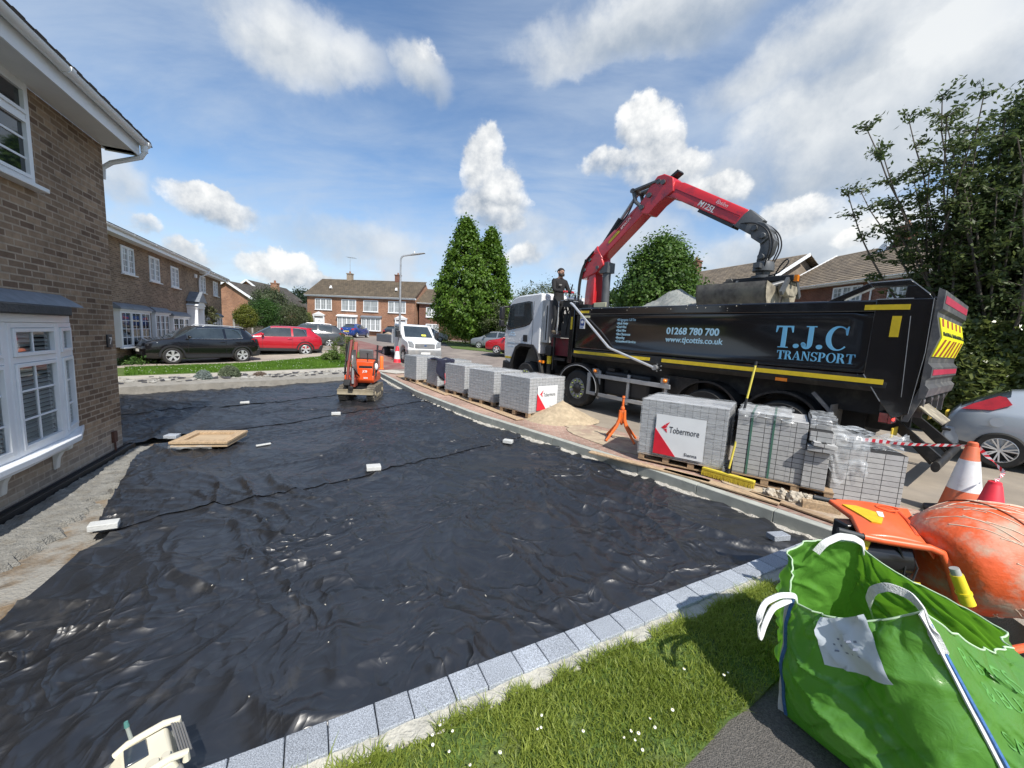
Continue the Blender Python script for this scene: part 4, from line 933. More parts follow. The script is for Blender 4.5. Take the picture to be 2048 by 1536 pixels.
    for s in (-1, 1):
        hp.add([(s*sx*.62, .035-oy, hz-.27), (s*sx*.86, .12-oy, hz-.25), (s*sx*.955, .42-oy, hz-.14), (s*sx*.90, .42-oy, hz-.055), (s*sx*.60, .09-oy, hz-.17), (s*sx*.6, .3-oy, hz-.27), (s*sx*.8, .45-oy, hz-.2), (s*sx*.6, .4-oy, hz-.1)],
               [(0, 1, 4), (1, 3, 4), (1, 2, 3), (0, 4, 7, 5), (4, 3, 7), (2, 6, 3), (3, 6, 7), (0, 5, 1), (1, 5, 6, 2), (5, 7, 6)])
    hp.build('headlamp', M_HLIGHT, bo)
    g = MB(); g.prism([(.012-oy, hz-.44), (.0-oy, hz-.34), (.05-oy, hz-.235), (.25-oy, hz-.235), (.25-oy, hz-.44)], 'x', -sx*.5, sx*.5); g.prism([(-.01-oy, zb+.14), (-.012-oy, zb+.27), (.25-oy, zb+.27), (.25-oy, zb+.14)], 'x', -sx*.62, sx*.62); g.build('grille', M_BLACK, bo)
    np_ = MB(); np_.bx((0, -.02-oy, zb+.32), (.52, .015, .11)); np_.build('number_plate', M_PLATEW, bo)
    if tail == 'suv':
        for s in (-1, 1):
            t = MB(); zt_ = bz+.04
            t.add([(s*sx*.945, g1-.32-oy, zt_-.02), (s*sx*.93, g1-.10-oy, zt_-.13), (s*sx*.87, L-.03-oy, zt_-.19), (s*sx*.55, L+.02-oy, zt_-.17), (s*sx*.6, L-.0-oy, zt_-.05), (s*sx*.86, g1+.02-oy, zt_+.03), (s*sx*.94, g1-.2-oy, zt_+.04), (s*sx*.5, g1-.2-oy, zt_-.1)],
                  [(0, 1, 6), (1, 5, 6), (1, 2, 5), (2, 4, 5), (2, 3, 4), (0, 6, 7), (6, 5, 7), (5, 4, 7), (4, 3, 7), (3, 2, 7), (2, 1, 7), (1, 0, 7)])
            t.build('tail_lamp', M_RLIGHT, bo)
        sp = MB(); sp.prism([(r1-.05-oy, H-.045), (g0+.08-oy, H-.065), (g0+.05-oy, H-.10), (r1-oy, H-.09)], 'x', -sx*.58, sx*.58); sp.build('spoiler', P, bo, bevel=.01)
        bp = MB(); bp.prism([(wb+wr*1.35, zb+.02), (L+.025-oy-.06, zb+.08), (L+.03-oy, zb+.36), (L-.10-oy, zb+.40), (wb+wr*1.45, zb+.2)], 'x', -sx*.90, sx*.90); bp.build('rear_bumper', M_BLACK if clad else P, bo, bevel=.03)
        rp = MB(); rp.bx((0, L+.02-oy, bz-.28), (.52, .02, .11)); rp.build('number_plate', M_PLATEY, bo)
    for s in (-1, 1):
        mm = MB(); mm.sph((s*(sx+.09), c0+.45-oy, bz+.09), (.10, .07, .075), 12); mm.bar((s*(sx-.08), c0+.47-oy, bz+.02), (s*(sx+.06), c0+.46-oy, bz+.06), .05, .04); mm.build('door_mirror', P, bo)
    if detail:
        dm = MB()
        for s in (-1, 1):
            for y in (c1-.42, md, r1-.25):
                dm.box(s*(sx*1.0-.012), s*(sx*1.0+.0015), y-oy-.004, y-oy+.004, zb+.2, bz-.06)
        dm.build('door_gap', M_DARK, bo)
        hd = MB()
        for s in (-1, 1):
            for y in (md-.14, r1-.36): hd.bx((s*(sx*.995+.012), y-oy, bz-.12), (.03, .19, .035))
        hd.build('door_handle', P, bo, bevel=.008)
        if chrome:
            cm = MB()
            for s in (-1, 1):
                pts = [(s*(sx*.962), c1-.40-oy, bz+.005), (s*sx*.962, md-oy, bz+.018), (s*sx*.962, r1-.40-oy, bz+.045), (s*sx*.955, r1-.13-oy, bz+.075)]
                cm.tube(pts, .012, 6)
                cm.tube([(s*sx*.955, r1-.13-oy, bz+.075), (s*sx*.80, r1-.28-oy, H-.17), (s*sx*.70, r1-.5-oy, H-.105), (s*sx*.69, md-oy, H-.085), (s*sx*.69, r0-oy, H-.10), (s*sx*.71, c1-oy, H-.135)], .011, 6)
            cm.build('window_trim', M_CHROME, bo)
        if rails:
            rl = MB()
            for s in (-1, 1): rl.tube([(s*sx*.62, r0+.05-oy, H-.03), (s*sx*.625, r0+.15-oy, H+.035), (s*sx*.63, md-oy, H+.05), (s*sx*.61, r1-.1-oy, H+.015), (s*sx*.60, r1+.02-oy, H-.05)], .017, 8)
            rl.build('roof_rail', M_ALLOY, bo)
    return h
M_CARGL = mat('car_glass', (.03, .04, .045), .03, var=.3, vs=2, spec=.9, coat=.5); M_TINT = mat('tinted_glass', (.008, .009, .01), .03, var=.3, vs=2, spec=.9, coat=.5)
# black SUV: front wheel at photo (338,729), rear (485,725), seen from its left side
bf = at(338, 729, 0); br = at(485, 725.5, 0); bd = (br-bf).normalized()
def side_rot(d): return math.atan2(-d.x, d.y)     # local +y (towards the tail) along d
bf = at(345, 728, 0); bd = Vector((.50, .866, 0))
cA = bf+Vector((bd.y, -bd.x, 0)).normalized()*-.80   # centre line is to the far side
make_car('parked_car', 'black SUV parked with its nose at the terrace wall', (cA.x, cA.y, 0), side_rot(bd), (.005, .005, .007), rails=True, wr=.345, spokes=5, spw=.05, H=1.65, beltz=1.07, hoodz=1.04, roof=(2.05, 3.72), rearglass=(3.86, 4.24), scr=(1.0, 1.85))
rf_ = at(611, 712, 0); rd = Vector((-.47, -.88, 0)); rd = -bd*1.0
rc = at(611, 711, .2); rdd = Vector((.80, .60, 0)).normalized()
cB = rc-rdd*2.67+Vector((rdd.y, -rdd.x, 0))*-.82
make_car('parked_car', 'bright red SUV parked beyond the black one', (cB.x, cB.y, .19), side_rot(rdd), (.42, .008, .022), L=4.48, W=1.85, H=1.635, wb=2.67, wr=.355, fo=.9, scr=(1.05, 1.9), rearglass=(3.92, 4.34), roof=(2.1, 3.78), spw=.05, beltz=1.05, hoodz=1.02)
gc = at(632, 700, .45); make_car('parked_car', 'dark grey estate car parked behind the red SUV', (gc.x-2.9, gc.y+1.6, .5), R(-62), (.06, .065, .07), L=4.5, W=1.78, H=1.58, style='estate', clad=False, rails=True, wr=.32, chrome=False, scr=(1.1, 1.95), rearglass=(3.95, 4.4), roof=(2.05, 3.7))
p = far(708, 665, 42); make_car('parked_car', 'blue hatchback parked in front of the far brick pair', (p.x-.3, p.y+2.5, gz(p.x, 42)), R(176), (.012, .05, .22), L=4.0, W=1.70, H=1.5, wb=2.5, style='hatch', clad=False, wr=.31, chrome=False, scr=(.95, 1.75), roof=(1.9, 3.1), rearglass=(3.35, 3.85))
p = far(785, 665, 44); make_car('parked_car', 'black car mostly hidden by the white tipper van', (p.x, p.y+2.5, gz(p.x, 44)), R(178), (.01, .01, .012), L=4.2, W=1.75, H=1.5, style='hatch', clad=False, wr=.31, chrome=False, scr=(.95, 1.75), roof=(1.9, 3.1), rearglass=(3.45, 3.95))
p = far(897, 668, 40); make_car('parked_car', 'white car parked on the drive left of the conical tree trunk', (p.x-.9, p.y-.8, gz(p.x, 40)+.05), R(112), (.75, .76, .77), L=4.2, W=1.75, H=1.5, style='hatch', clad=False, wr=.31, chrome=False, scr=(.95, 1.75), roof=(1.9, 3.1), rearglass=(3.45, 3.95))
p = at(958, 697, .78); make_car('parked_car', 'grey hatchback half hidden by the truck cab, behind the small red car', (p.x+.3, p.y+.6, .76), R(-112), (.20, .22, .25), L=4.1, W=1.73, H=1.5, wb=2.55, style='hatch', clad=False, wr=.31, chrome=False, scr=(.95, 1.75), roof=(1.9, 3.1), rearglass=(3.4, 3.9))
p = at(985, 708, .72); make_car('parked_car', 'small red hatchback with its rear hidden by the truck cab', (p.x+.5, p.y+.75, .72), R(-108), (.40, .012, .02), L=3.95, W=1.72, H=1.48, wb=2.49, style='hatch', clad=False, wr=.30, chrome=False, scr=(.95, 1.75), roof=(1.9, 3.1), rearglass=(3.3, 3.8))
# silver hatchback at the right edge: rear quarter seen. rear wheel at photo (2008,905)
sw = at(2004, 937, 0); sdir = Vector((-.57, .70, 0)).normalized()   # towards the tail
nrm_ = Vector((sdir.y, -sdir.x, 0))
c_ = sw-sdir*2.615+Vector((.79*.72, .79*.70, 0))
sv = make_car('parked_car', 'silver hatchback at the right edge with a red lamp high on its rear pillar', (c_.x, c_.y, 0), side_rot(sdir), (.36, .41, .47), L=4.15, W=1.70, H=1.44, wb=2.615, fo=.85, wr=.315, style='hatch', clad=False, spokes=7, spw=.020, chrome=False, beltz=.90, hoodz=.88, scr=(1.0, 1.8), roof=(1.95, 3.15), rearglass=(3.45, 4.0), tail='none')
def silver_rear():
    b = [c for c in sv.children if c.name.startswith('body')][0]; oy = .85; sx = .85; L = 4.15
    for s in (-1, 1):
        t = MB(); t.add([(s*.80, 3.62-oy, 1.00), (s*.775, 3.99-oy, .965), (s*.70, 3.86-oy, 1.075), (s*.61, 3.58-oy, 1.25), (s*.635, 3.50-oy, 1.24), (s*.735, 3.42-oy, 1.12), (s*.5, 3.5-oy, 1.05)],
                        [(0, 1, 2), (0, 2, 3, 4), (0, 4, 5), (0, 6, 1), (1, 6, 2), (2, 6, 3), (3, 6, 4), (4, 6, 5), (5, 6, 0)]); t.build('tail_lamp', M_RLIGHT, b)
    bp = MB(); bp.prism([(3.95-oy, .27), (L-.03-oy, .29), (L+.02-oy, .44), (L+.0-oy, .60), (L-.12-oy, .62), (3.9-oy, .6)], 'x', -.765, .765); bp.build('rear_bumper', MATS['paint_35_40_46'], b, bevel=.04, seg=3)
    ru = MB(); ru.bx((0, L-.03-oy, .545), (1.55, .12, .05)); ru.build('bumper_strip', M_BLACK, b, bevel=.01)
    fl = MB(); fl.lathe([(.085, 0), (.085, .006), (.078, .006)], (-.842, 3.55-oy, .80), (-1, 0, .05), 28); fl.build('fuel_flap', MATS['paint_35_40_46'], b)
    rf = MB(); rf.bx((-.62, L+.01-oy, .36), (.2, .03, .08)); rf.build('fog_lamp', M_RLIGHT, b, bevel=.01)
    rp = MB(); rp.bx((0, L+.02-oy, .78), (.52, .04, .11)); rp.build('number_plate', M_PLATEY, b)
silver_rear()
# ---------------------------------------------------------------- white tipper van, facing the camera
def tipper_van():
    f = far(850, 700, 20.6); zg = gz(f.x, 21.5)
    d = Vector((-.58, .81, 0)).normalized()
    h = thing('tipper_van', 'white tipper van with a grey drop-side body parked facing the camera', 'van', (f.x, f.y, zg), side_rot(d))
    P = paint('van_white', (.74, .76, .77), .3, .5)
    # local y from the nose backwards, x across
    b = MB(); prof = [(0.02, .42), (-.02, .62), (.0, .98), (.12, 1.12), (.78, 1.28), (.86, 1.32), (1.42, 1.93), (1.62, 2.02), (2.25, 2.05), (2.25, .40), (1.25, .40), (1.15, .75), (.95, .88), (.65, .88), (.45, .75), (.35, .42)]
    b.prism(prof, 'x', -.93, .93); bo = b.build('cab', P, h, bevel=.05, seg=3)
    ws = MB(); ws.add([(-.80, .875, 1.345), (.80, .875, 1.345), (.70, 1.405, 1.925), (-.70, 1.405, 1.925), (-.8, .95, 1.34), (.8, .95, 1.34), (.7, 1.45, 1.91), (-.7, 1.45, 1.91)], [(0, 1, 2, 3), (4, 7, 6, 5), (0, 4, 5, 1), (2, 6, 7, 3), (1, 5, 6, 2), (3, 7, 4, 0)])
    for v in range(len(ws.v)): ws.v[v] = (ws.v[v][0], ws.v[v][1]-.012, ws.v[v][2]+.012)
    wo = ws.build('windscreen', M_CARGL, bo)
    pp = MB(); pp.bx((.30, .955, 1.455), (.26, .02, .12), (R(-42), 0, 0)); pp.build('notice', mat('yellow_paper', (.72, .70, .08), .7), wo)
    for s in (-1, 1):
        sg = MB(); sg.prism([(1.02, 1.33), (1.5, 1.86), (2.05, 1.9), (2.05, 1.3)], 'x', s*.925, s*.937); sg.build('side_window', M_CARGL, bo)
        hl = MB(); hl.prism([(s*.62, .80), (s*.90, .86), (s*.90, 1.14), (s*.72, 1.12), (s*.62, .98)], 'y', -.035, .2); hl.build('headlamp', mat('van_headlamp', (.30, .32, .34), .1, var=.3, vs=12, coat=.8), bo, bevel=.02)
        mi = MB(); mi.bx((s*1.12, 1.0, 1.5), (.2, .1, .32)); mi.bar((s*.9, 1.05, 1.38), (s*1.1, 1.02, 1.42), .05, .05); mi.build('door_mirror', M_BLACK, bo, bevel=.03)
    g = MB(); g.box(-.55, .55, -.045, .1, .80, 1.03); go = g.build('grille', mat('grille_grey', (.16, .165, .17), .4), bo, bevel=.02)
    gs = MB()
    for k in range(3): gs.box(-.53, .53, -.06, -.03, .825+k*.07, .855+k*.07)
    gs.build('grille_bar', mat('grille_bar_grey', (.42, .43, .44), .3, .3), go)
    bd = MB(); bd.lathe([(.001, .0), (.08, 0), (.085, -.01)], (0, -.062, .93), (0, -1, 0), 16); bd.v = [(x*1.0, y, .93+(z-.93)*.55) for x, y, z in bd.v]; bd.build('badge', mat('badge_blue', (.12, .2, .4), .2, .5), go)
    bu = MB(); bu.prism([(-.06, .30), (-.09, .5), (-.05, .70), (.3, .72), (.3, .3)], 'x', -.94, .94); bu.build('bumper', mat('bumper_grey', (.20, .205, .21), .6, dirt=(.3, .28, .25)), bo, bevel=.04)
    npp = MB(); npp.bx((0, -.10, .52), (.52, .02, .11)); npp.build('number_plate', M_PLATEW, bo)
    for s in (-1, 1): wheel(h, (s*.82, .80, .34), .34, .2, s, 6, False, .6, M_STEEL)
    for s in (-1, 1): wheel(h, (s*.78, 4.1, .34), .34, .34, s, 6, False, .6, M_STEEL)
    ch = MB(); ch.box(-.4, .4, 2.0, 5.2, .5, .66); ch.build('chassis', M_DARK, h)
    t = MB(); M_T = mat('drop_side_grey', (.33, .36, .40), .5, .2, .15, 5, dirt=(.22, .2, .18), ds=5)
    t.box(-1.02, 1.02, 2.4, 5.3, .95, 1.02)
    for x in (-1.02, .99): t.box(x, x+.03, 2.4, 5.3, 1.02, 1.42)
    t.box(-.99, .99, 2.4, 2.43, 1.02, 1.75); t.box(-.99, .99, 5.27, 5.3, 1.02, 1.42)
    for k in range(4):
        for x in (-1.035, 1.02): t.box(x, x+.015, 2.42, 5.28, 1.05+k*.095, 1.09+k*.095)
    t.build('tipper_body', M_T, h)
    ld = MB(); ld.prism([(2.5, 1.03), (5.2, 1.03), (5.0, 1.3), (3.6, 1.55), (2.6, 1.4)], 'x', -.95, .95); ld.build('load', M_SANDY, h, bevel=.1)
tipper_van()
TRX, TRY, TRH = 1.809, 10.742, 36.0
def plin(P):
    def f(y):
        for (a, b), (c, d) in zip(P, P[1:]):
            if y <= c or c == P[-1][0]: return b+(d-b)*(y-a)/(c-a)
    return f
yf = plin([(-7, -7.05), (-6.12, -6.49), (-4.37, -4.78), (-2.33, -2.66), (-1.03, -1.23), (-.31, -.39), (.17, .17), (.94, 1.09), (1.51, 1.79), (3.04, 3.70), (4, 4.6)])
yc = plin([(-7, -7.3), (-3.66, -3.88), (-3.06, -3.25), (-1.05, -1.08), (-.2, .0), (.63, .85), (2, 2.2)])
# ================================================================= GRAB TRUCK. local: y forward from the second axle, x away from the kerb side, z up
TR_ROT = R(TRH)
TRUCK = thing('grab_lorry', 'black bodied tipper lorry with white cab, red crane and blue T.J.C TRANSPORT lettering', 'truck', (TRX, TRY, 0), (R(.63), 0, TR_ROT))
TM = Matrix.Translation((TRX, TRY, 0)) @ Euler((R(.63), 0, TR_ROT)).to_matrix().to_4x4()
def truck():
    h = TRUCK
    BK = mat('body_black', (.006, .007, .010), .16, 0, .1, 2, coat=1., dirt=(.05, .05, .05), ds=1.1, dlo=.56, dhi=.95, rv=.3)
    BK2 = mat('chassis_black', (.012, .012, .013), .5, 0, .3, 6, dirt=(.07, .065, .055), ds=4, dlo=.5, dhi=.8)
    WH = paint('cab_white', (.70, .71, .72), .25, .8)
    GREYP = mat('cab_grey_panel', (.42, .42, .41), .45, var=.08)
    YEL = mat('reflective_yellow', (.62, .45, .02), .4, var=.12, vs=10)
    RED = mat('crane_red', (.56, .020, .024), .3, 0, .1, 3, coat=.6, dirt=(.22, .02, .03), ds=3)
    GREYR = mat('crane_grey', (.10, .105, .11), .45, .2, .2, 5)
    HOSE = mat('hydraulic_hose', (.015, .015, .016), .5)
    ALU = mat('alu_rail', (.44, .45, .46), .4, .5, .12, 5)
    MUD = mat('muddy_steel', (.36, .32, .24), .7, .2, .3, 6, dirt=(.10, .085, .07), ds=4, dlo=.45, dhi=.7)
    part = lambda mb, n, M, p=h, **k: mb.build(n, M, p, **k)
    # chassis
    MB.MAP = yf
    c = MB(); c.box(.78, .88, -6.0, 2.6, .72, 1.0); c.box(1.62, 1.72, -6.0, 2.6, .72, 1.0)
    for y in (2.2, .9, -.7, -2.2, -3.9, -5.6): c.box(.88, 1.62, y-.06, y+.06, .78, .95)
    for y in (1.98, 0, -3.26, -4.57): c.cyl((.3, y, .52), (2.2, y, .52), .09)
    c.box(.35, 2.15, -5.8, .2, 1.001, 1.42); c.box(.95, 1.55, -5.6, -.8, .5, .72); c.box(.72, 2.3, -2.9, -.7, .45, 1.0); c.box(.70, 1.8, -5.6, -2.9, .55, 1.1)
    ch = part(c, 'chassis', BK2)
    MB.MAP = None
    for y, dual in ((yf(1.98), 0), (0, 0), (-3.62, 1), (-4.99, 1)):
        for s in (-1, 1):
            wx = .31 if dual else .17
            wo = wheel(h, (wx if s < 0 else 2.5-wx, y, .52), .52, .6 if dual else .32, s, 10, False, .56, M_STEEL)
            if s < 0:
                hb = MB(); hb.lathe([(.15, .0), (.15, .05), (.10, .09), (.001, .10)], (.06 if not dual else .16, y, .52), (-1, 0, 0), 20, m=0)
                hb.build('hub', BK2, wo)
                nu = MB()
                for k in range(10):
                    a = 2*math.pi*k/10; nu.cyl((.06, y+.225*math.cos(a), .52+.225*math.sin(a)), (-.01, y+.225*math.cos(a), .52+.225*math.sin(a)), .022, .012, 8)
                if not dual: nu.build('wheel_nut_markers', mat('nut_marker', (.62, .72, .20), .5), wo)
    MB.MAP = yf
    # cab
    sec = [(2.72, .92), (3.0, 1.02), (3.05, 1.35), (3.05, 1.95), (3.0, 2.15), (2.86, 2.92), (2.72, 3.12), (2.45, 3.20), (1.55, 3.24), (1.50, 3.2), (1.50, 1.36), (1.58, 1.32), (1.72, 1.55), (2.32, 1.57), (2.50, 1.38), (2.60, .95)]
    cb = MB(); cb.prism(sec, 'x', .02, 2.48); cab = part(cb, 'cab', WH, bevel=.045, seg=3)
    win = [(1.86, 2.45), (1.90, 2.95), (2.05, 2.98), (2.72, 2.90), (2.80, 2.85), (2.93, 2.14), (2.84, 2.08), (2.15, 2.22), (1.95, 2.30)]
    wn = MB(); wn.prism(win, 'x', .004, .03); part(wn, 'side_window', M_CARGL, cab, bevel=.01)
    wf = MB(); wf.prism([(p[0]+(.03 if p[0] > 2.4 else -.03), p[1]+(.03 if p[1] > 2.5 else -.03)) for p in win], 'x', .012, .05); part(wf, 'window_seal', M_BLACK, cab)
    ws = MB(); ws.add([(.12, 3.012, 2.16), (2.38, 3.012, 2.16), (2.32, 2.86, 2.98), (.18, 2.86, 2.98), (.12, 2.9, 2.16), (2.38, 2.9, 2.16), (2.32, 2.75, 2.98), (.18, 2.75, 2.98)], [(0, 1, 2, 3), (4, 7, 6, 5), (0, 4, 5, 1), (2, 6, 7, 3), (1, 5, 6, 2), (3, 7, 4, 0)]); part(ws, 'windscreen', M_CARGL, cab)
    for a, b_ in (((1.82, 1.6), (1.82, 2.98)), ((2.66, 1.62), (2.86, 2.1))):
        pass
    gp = MB(); gp.box(.014, .0205, 1.80, 1.808, 1.58, 3.0); gp.box(.014, .0205, 1.808, 2.9, 1.62, 1.627); part(gp, 'door_gap', M_DARK, cab)
    hd = MB(); hd.box(.004, .022, 2.0, 2.18, 1.70, 1.92); part(hd, 'door_handle', M_BLACK, cab, bevel=.01)
    bl = mat('faded_blue_lettering', (.42, .58, .74), .5)
    text_mesh('cab_lettering', 'T.J.C', .21, bl, cab, frame((.0185, yf(2.90), 1.95), (0, -1, 0), (0, 0, 1)), bold=.004)
    text_mesh('cab_lettering', 'TRANSPORT', .075, bl, cab, frame((.0185, yf(2.86), 1.86), (0, -1, 0), (0, 0, 1)))
    text_mesh('cab_lettering', '01268 780 700', .06, bl, cab, frame((.0185, yf(2.86), 1.60), (0, -1, 0), (0, 0, 1)))
    text_mesh('cab_lettering', 'www.tjcottis.co.uk', .045, bl, cab, frame((.0185, yf(2.86), 1.50), (0, -1, 0), (0, 0, 1)))
    ys = MB(); ys.box(.010, .0185, 2.62, 2.96, 1.08, 1.15); part(ys, 'reflective_strip', YEL, cab)
    lo = MB(); lo.prism([(2.62, .50), (3.06, .45), (3.10, .62), (3.06, .99), (2.64, .93)], 'x', .0, 2.5); part(lo, 'bumper', BK2, cab, bevel=.03)
    ar = MB()
    for s, xo in ((-1, 0.0),):
        rr = []
        for (y, z) in ((2.62, .55), (2.60, .95), (2.44, 1.42), (2.25, 1.54), (1.75, 1.53), (1.60, 1.36), (1.44, .95), (1.36, .55)):
            cy, cz = 1.98, .6; dy, dz = y-cy, z-cz; l = math.hypot(dy, dz); uy, uz = dy/l, dz/l
            rr.append([(-.02, y, z), (-.02, y+uy*.10, z+uz*.10), (.55, y+uy*.10, z+uz*.10), (.55, y, z)])
        ar.rings(rr)
    part(ar, 'wheel_arch', BK2, cab, bevel=.012)
    rf = MB(); rf.box(.3, 2.2, 1.55, 2.5, 3.24, 3.262); rf.box(1.0, 1.5, 1.8, 2.3, 3.263, 3.30); part(rf, 'roof_hatch', WH, cab, bevel=.01)
    mr = MB(); mr.bx((-.20, 2.98, 2.62), (.14, .13, .42)); mr.bx((-.20, 2.98, 2.28), (.14, .13, .22)); mr.bar((.02, 2.9, 2.86), (-.2, 2.97, 2.84), .05, .05); mr.bar((.02, 2.95, 2.2), (-.2, 2.98, 2.2), .05, .05); part(mr, 'mirror_arm', M_BLACK, cab, bevel=.025)
    vis = MB(); vis.prism([(2.86, 3.0), (3.14, 2.86), (3.15, 2.83), (2.86, 2.94)], 'x', .1, 2.4); part(vis, 'sun_visor', M_BLACK, cab)
    sd = MB(); sd.box(.06, 2.44, 1.24, 1.497, 1.72, 3.02); sd.box(.045, .06, 1.42, 1.43, 1.75, 3.0); part(sd, 'air_deflector', GREYP, h, bevel=.03)
    sg = MB(); sg.box(.050, .0599, 1.29, 1.32, 1.80, 2.85); part(sg, 'vent_slot', M_DARK, h)
    # step and catwalk behind the cab
    st = MB(); st.box(.06, 2.44, .40, 1.05, 1.90, 1.97); st.box(.08, .12, .42, .46, 1.97, 2.9); st.box(.08, .12, .98, 1.02, .9, 1.9)
    part(st, 'catwalk', BK2)
    vb = MB(); random.seed(5)
    vb.box(.10, .50, .42, .78, 2.80, 2.98)
    for k in range(7): vb.cyl((.22+.045*k, .52, 2.98), (.22+.045*k, .50+.02*(k % 3), 3.12), .010, n=6); vb.sph((.22+.045*k, .50+.02*(k % 3), 3.13), .018, 8)
    for k in range(16):
        a = Vector((.12+random.random()*.35, .45+random.random()*.35, 2.8)); b_ = a+Vector((random.uniform(-.1, .2), random.uniform(-.15, .15), -.85))
        vb.tube([a, a+Vector((random.uniform(-.06, .06), random.uniform(-.08, .08), -.2)), b_+Vector((0, 0, .2)), b_], .016, 6)
    vb.bx((.3, .62, 2.45), (.3, .3, .3)); vb.bx((.3, .6, 2.15), (.42, .36, .36))
    part(vb, 'control_valves', HOSE)
    lv = MB(); lv.cyl((.12, .62, 2.98), (.10, .50, 3.42), .016); part(lv, 'control_lever', M_BLACK)
    cl = MB(); cl.box(.05, .2, .36, .40, 2.35, 2.95); cl.tube([(.06, .9, 2.0), (.06, .9, 2.95), (.06, .55, 3.02), (.08, .42, 3.0)], .018, 8); part(cl, 'hand_rail', ALU)
    # stabiliser leg
    sl = MB(); sl.cyl((.12, 1.16, .50), (.12, 1.16, 1.35), .065); sl.box(.04, .2, 1.06, 1.27, 1.35, 1.62); sl.lathe([(.17, .0), (.17, .03), (.06, .07)], (.12, 1.16, .43), n=16); so = part(sl, 'stabiliser_leg', BK2, bevel=.01)
    sy = MB(); sy.cyl((.12, 1.16, 1.08), (.12, 1.16, 1.32), .070); part(sy, 'warning_sleeve', YEL, so)
    bb = MB(); bb.box(.2, 2.3, .95, 1.3, 1.05, 1.35); bb.box(.06, .2, .55, .95, 1.22, 1.30); part(bb, 'stabiliser_beam', BK2)
    rb = MB(); rb.box(.2, 2.3, .4, 1.2, 1.36, 1.88); part(rb, 'crane_base', mat('crane_base_red', (.16, .012, .02), .5, dirt=(.03, .03, .03), ds=6))
    am = MB(); am.sph((.0, 1.42, 1.12), .04, 10); am.box(.0, .1, 1.3, 1.5, 1.08, 1.16); part(am, 'side_marker', M_AMBER)
    # mudguards on second axle and rear axles
    for y in (0,):
        m_ = MB(); rr = []
        for k in range(19):
            a = R(-12)+R(204)*k/18; rr.append([(-.03, y+.60*math.cos(a), .56+.60*math.sin(a)), (-.03, y+.68*math.cos(a), .56+.68*math.sin(a)), (.36, y+.68*math.cos(a), .56+.68*math.sin(a)), (.36, y+.60*math.cos(a), .56+.60*math.sin(a))])
        m_.rings(rr); mo = part(m_, 'mudguard', BK2)
        e = MB(); e.tube([(-.035, y+.615*math.cos(a), .56+.615*math.sin(a)) for a in [R(-10)+R(195)*k/24 for k in range(25)]], .010, 6); part(e, 'mudguard_edge', ALU, mo)
    m_ = MB()
    for y in (-3.26, -4.57):
        rr = []
        for k in range(13):
            a = R(25)+R(130)*k/12; rr.append([(.0, y+.62*math.cos(a), .55+.62*math.sin(a)), (.0, y+.66*math.cos(a), .55+.66*math.sin(a)), (.62, y+.66*math.cos(a), .55+.66*math.sin(a)), (.62, y+.62*math.cos(a), .55+.62*math.sin(a))])
        m_.rings(rr)
    part(m_, 'rear_mudguard', BK2)
    fl = MB(); fl.bx((.33, -5.28, .78), (.62, .02, .62)); fl.bar((.05, -5.0, 1.25), (.05, -5.3, .95), .05, .05); part(fl, 'mud_flap', mat('mudflap_grey', (.16, .155, .15), .8, dirt=(.3, .28, .24), ds=4))
    # side guard, tank
    sg = MB(); sg.box(-.02, .03, -2.50, -.31, .915, 1.015); sg.box(-.02, .03, -2.50, -.31, .43, .52); sg.box(-.018, .028, -.40, -.31, .52, .915)
    for y in (-.62, -1.45, -2.38): sg.box(.031, .08, y-.035, y+.035, .35, 1.10)
    so = part(sg, 'side_guard', ALU, bevel=.006)
    for y in (-.55, -2.38):
        l = MB(); l.box(-.0, .06, y-.05, y+.11, 1.02, 1.14); part(l, 'lamp_bracket', ALU, so)
        l = MB(); l.sph((-.03, y, 1.085), .05, 12); part(l, 'side_marker', M_AMBER, so)
    tk = MB(); tk.box(.10, .70, -1.95, -.72, .50, 1.12); part(tk, 'fuel_tank', mat('tank_black', (.02, .02, .022), .5), bevel=.07, seg=4)
    tc = MB(); tc.cyl((.3, -1.2, 1.12), (.3, -1.2, 1.18), .06); tc.box(.1, .3, -1.0, -.8, 1.12, 1.2); tc.box(.2, .7, -3.0, -2.2, .7, 1.2); part(tc, 'air_tank', BK2)
    # body
    b = MB(); y0, y1 = .24, -6.02
    z0, zt = 1.62, 2.74
    b.box(0.03, .09, y1, y0, z0, 2.56); b.box(2.41, 2.47, y1, y0, z0, 2.56); b.box(.09, 2.41, y1, y0, z0, z0+.08)
    b.box(.09, 2.41, y0-.08, y0, z0+.08, 2.70)
    for x0, x1 in ((-.02, .13), (2.37, 2.52)): b.box(x0, x1, y1, y0, 2.56, zt)
    body = part(b, 'tipper_body', BK, bevel=.025, seg=3)
    ft = MB(); ft.prism([(.26, 1.2), (.40, 1.2), (.40, 2.92), (.26, 2.92)], 'x', 2.34, 2.5); part(ft, 'front_post', BK, body, bevel=.015); ft = MB(); ft.prism([(.26, 1.2), (.40, 1.2), (.40, 2.92), (.26, 2.92)], 'x', -.02, .16); ft.box(.16, 2.34, .28, .38, 2.6, 2.7); part(ft, 'front_post', BK, body, bevel=.015)
    # pressed side panel: raised border round a flat field
    pp = MB(); fld = [(-.75, 1.78), (-1.15, 2.46), (-5.30, 2.46), (-5.46, 2.40), (-5.54, 1.84), (-5.48, 1.74), (-.85, 1.72)]
    outer = [(.18, 1.64), (.18, 2.55), (-5.4, 2.55), (-5.64, 2.5), (-5.70, 1.80), (-5.62, 1.64), (-.3, 1.64)]
    A_ = [(.0, *p) for p in outer]; B_ = [(-.0, *p) for p in fld]
    n = 7
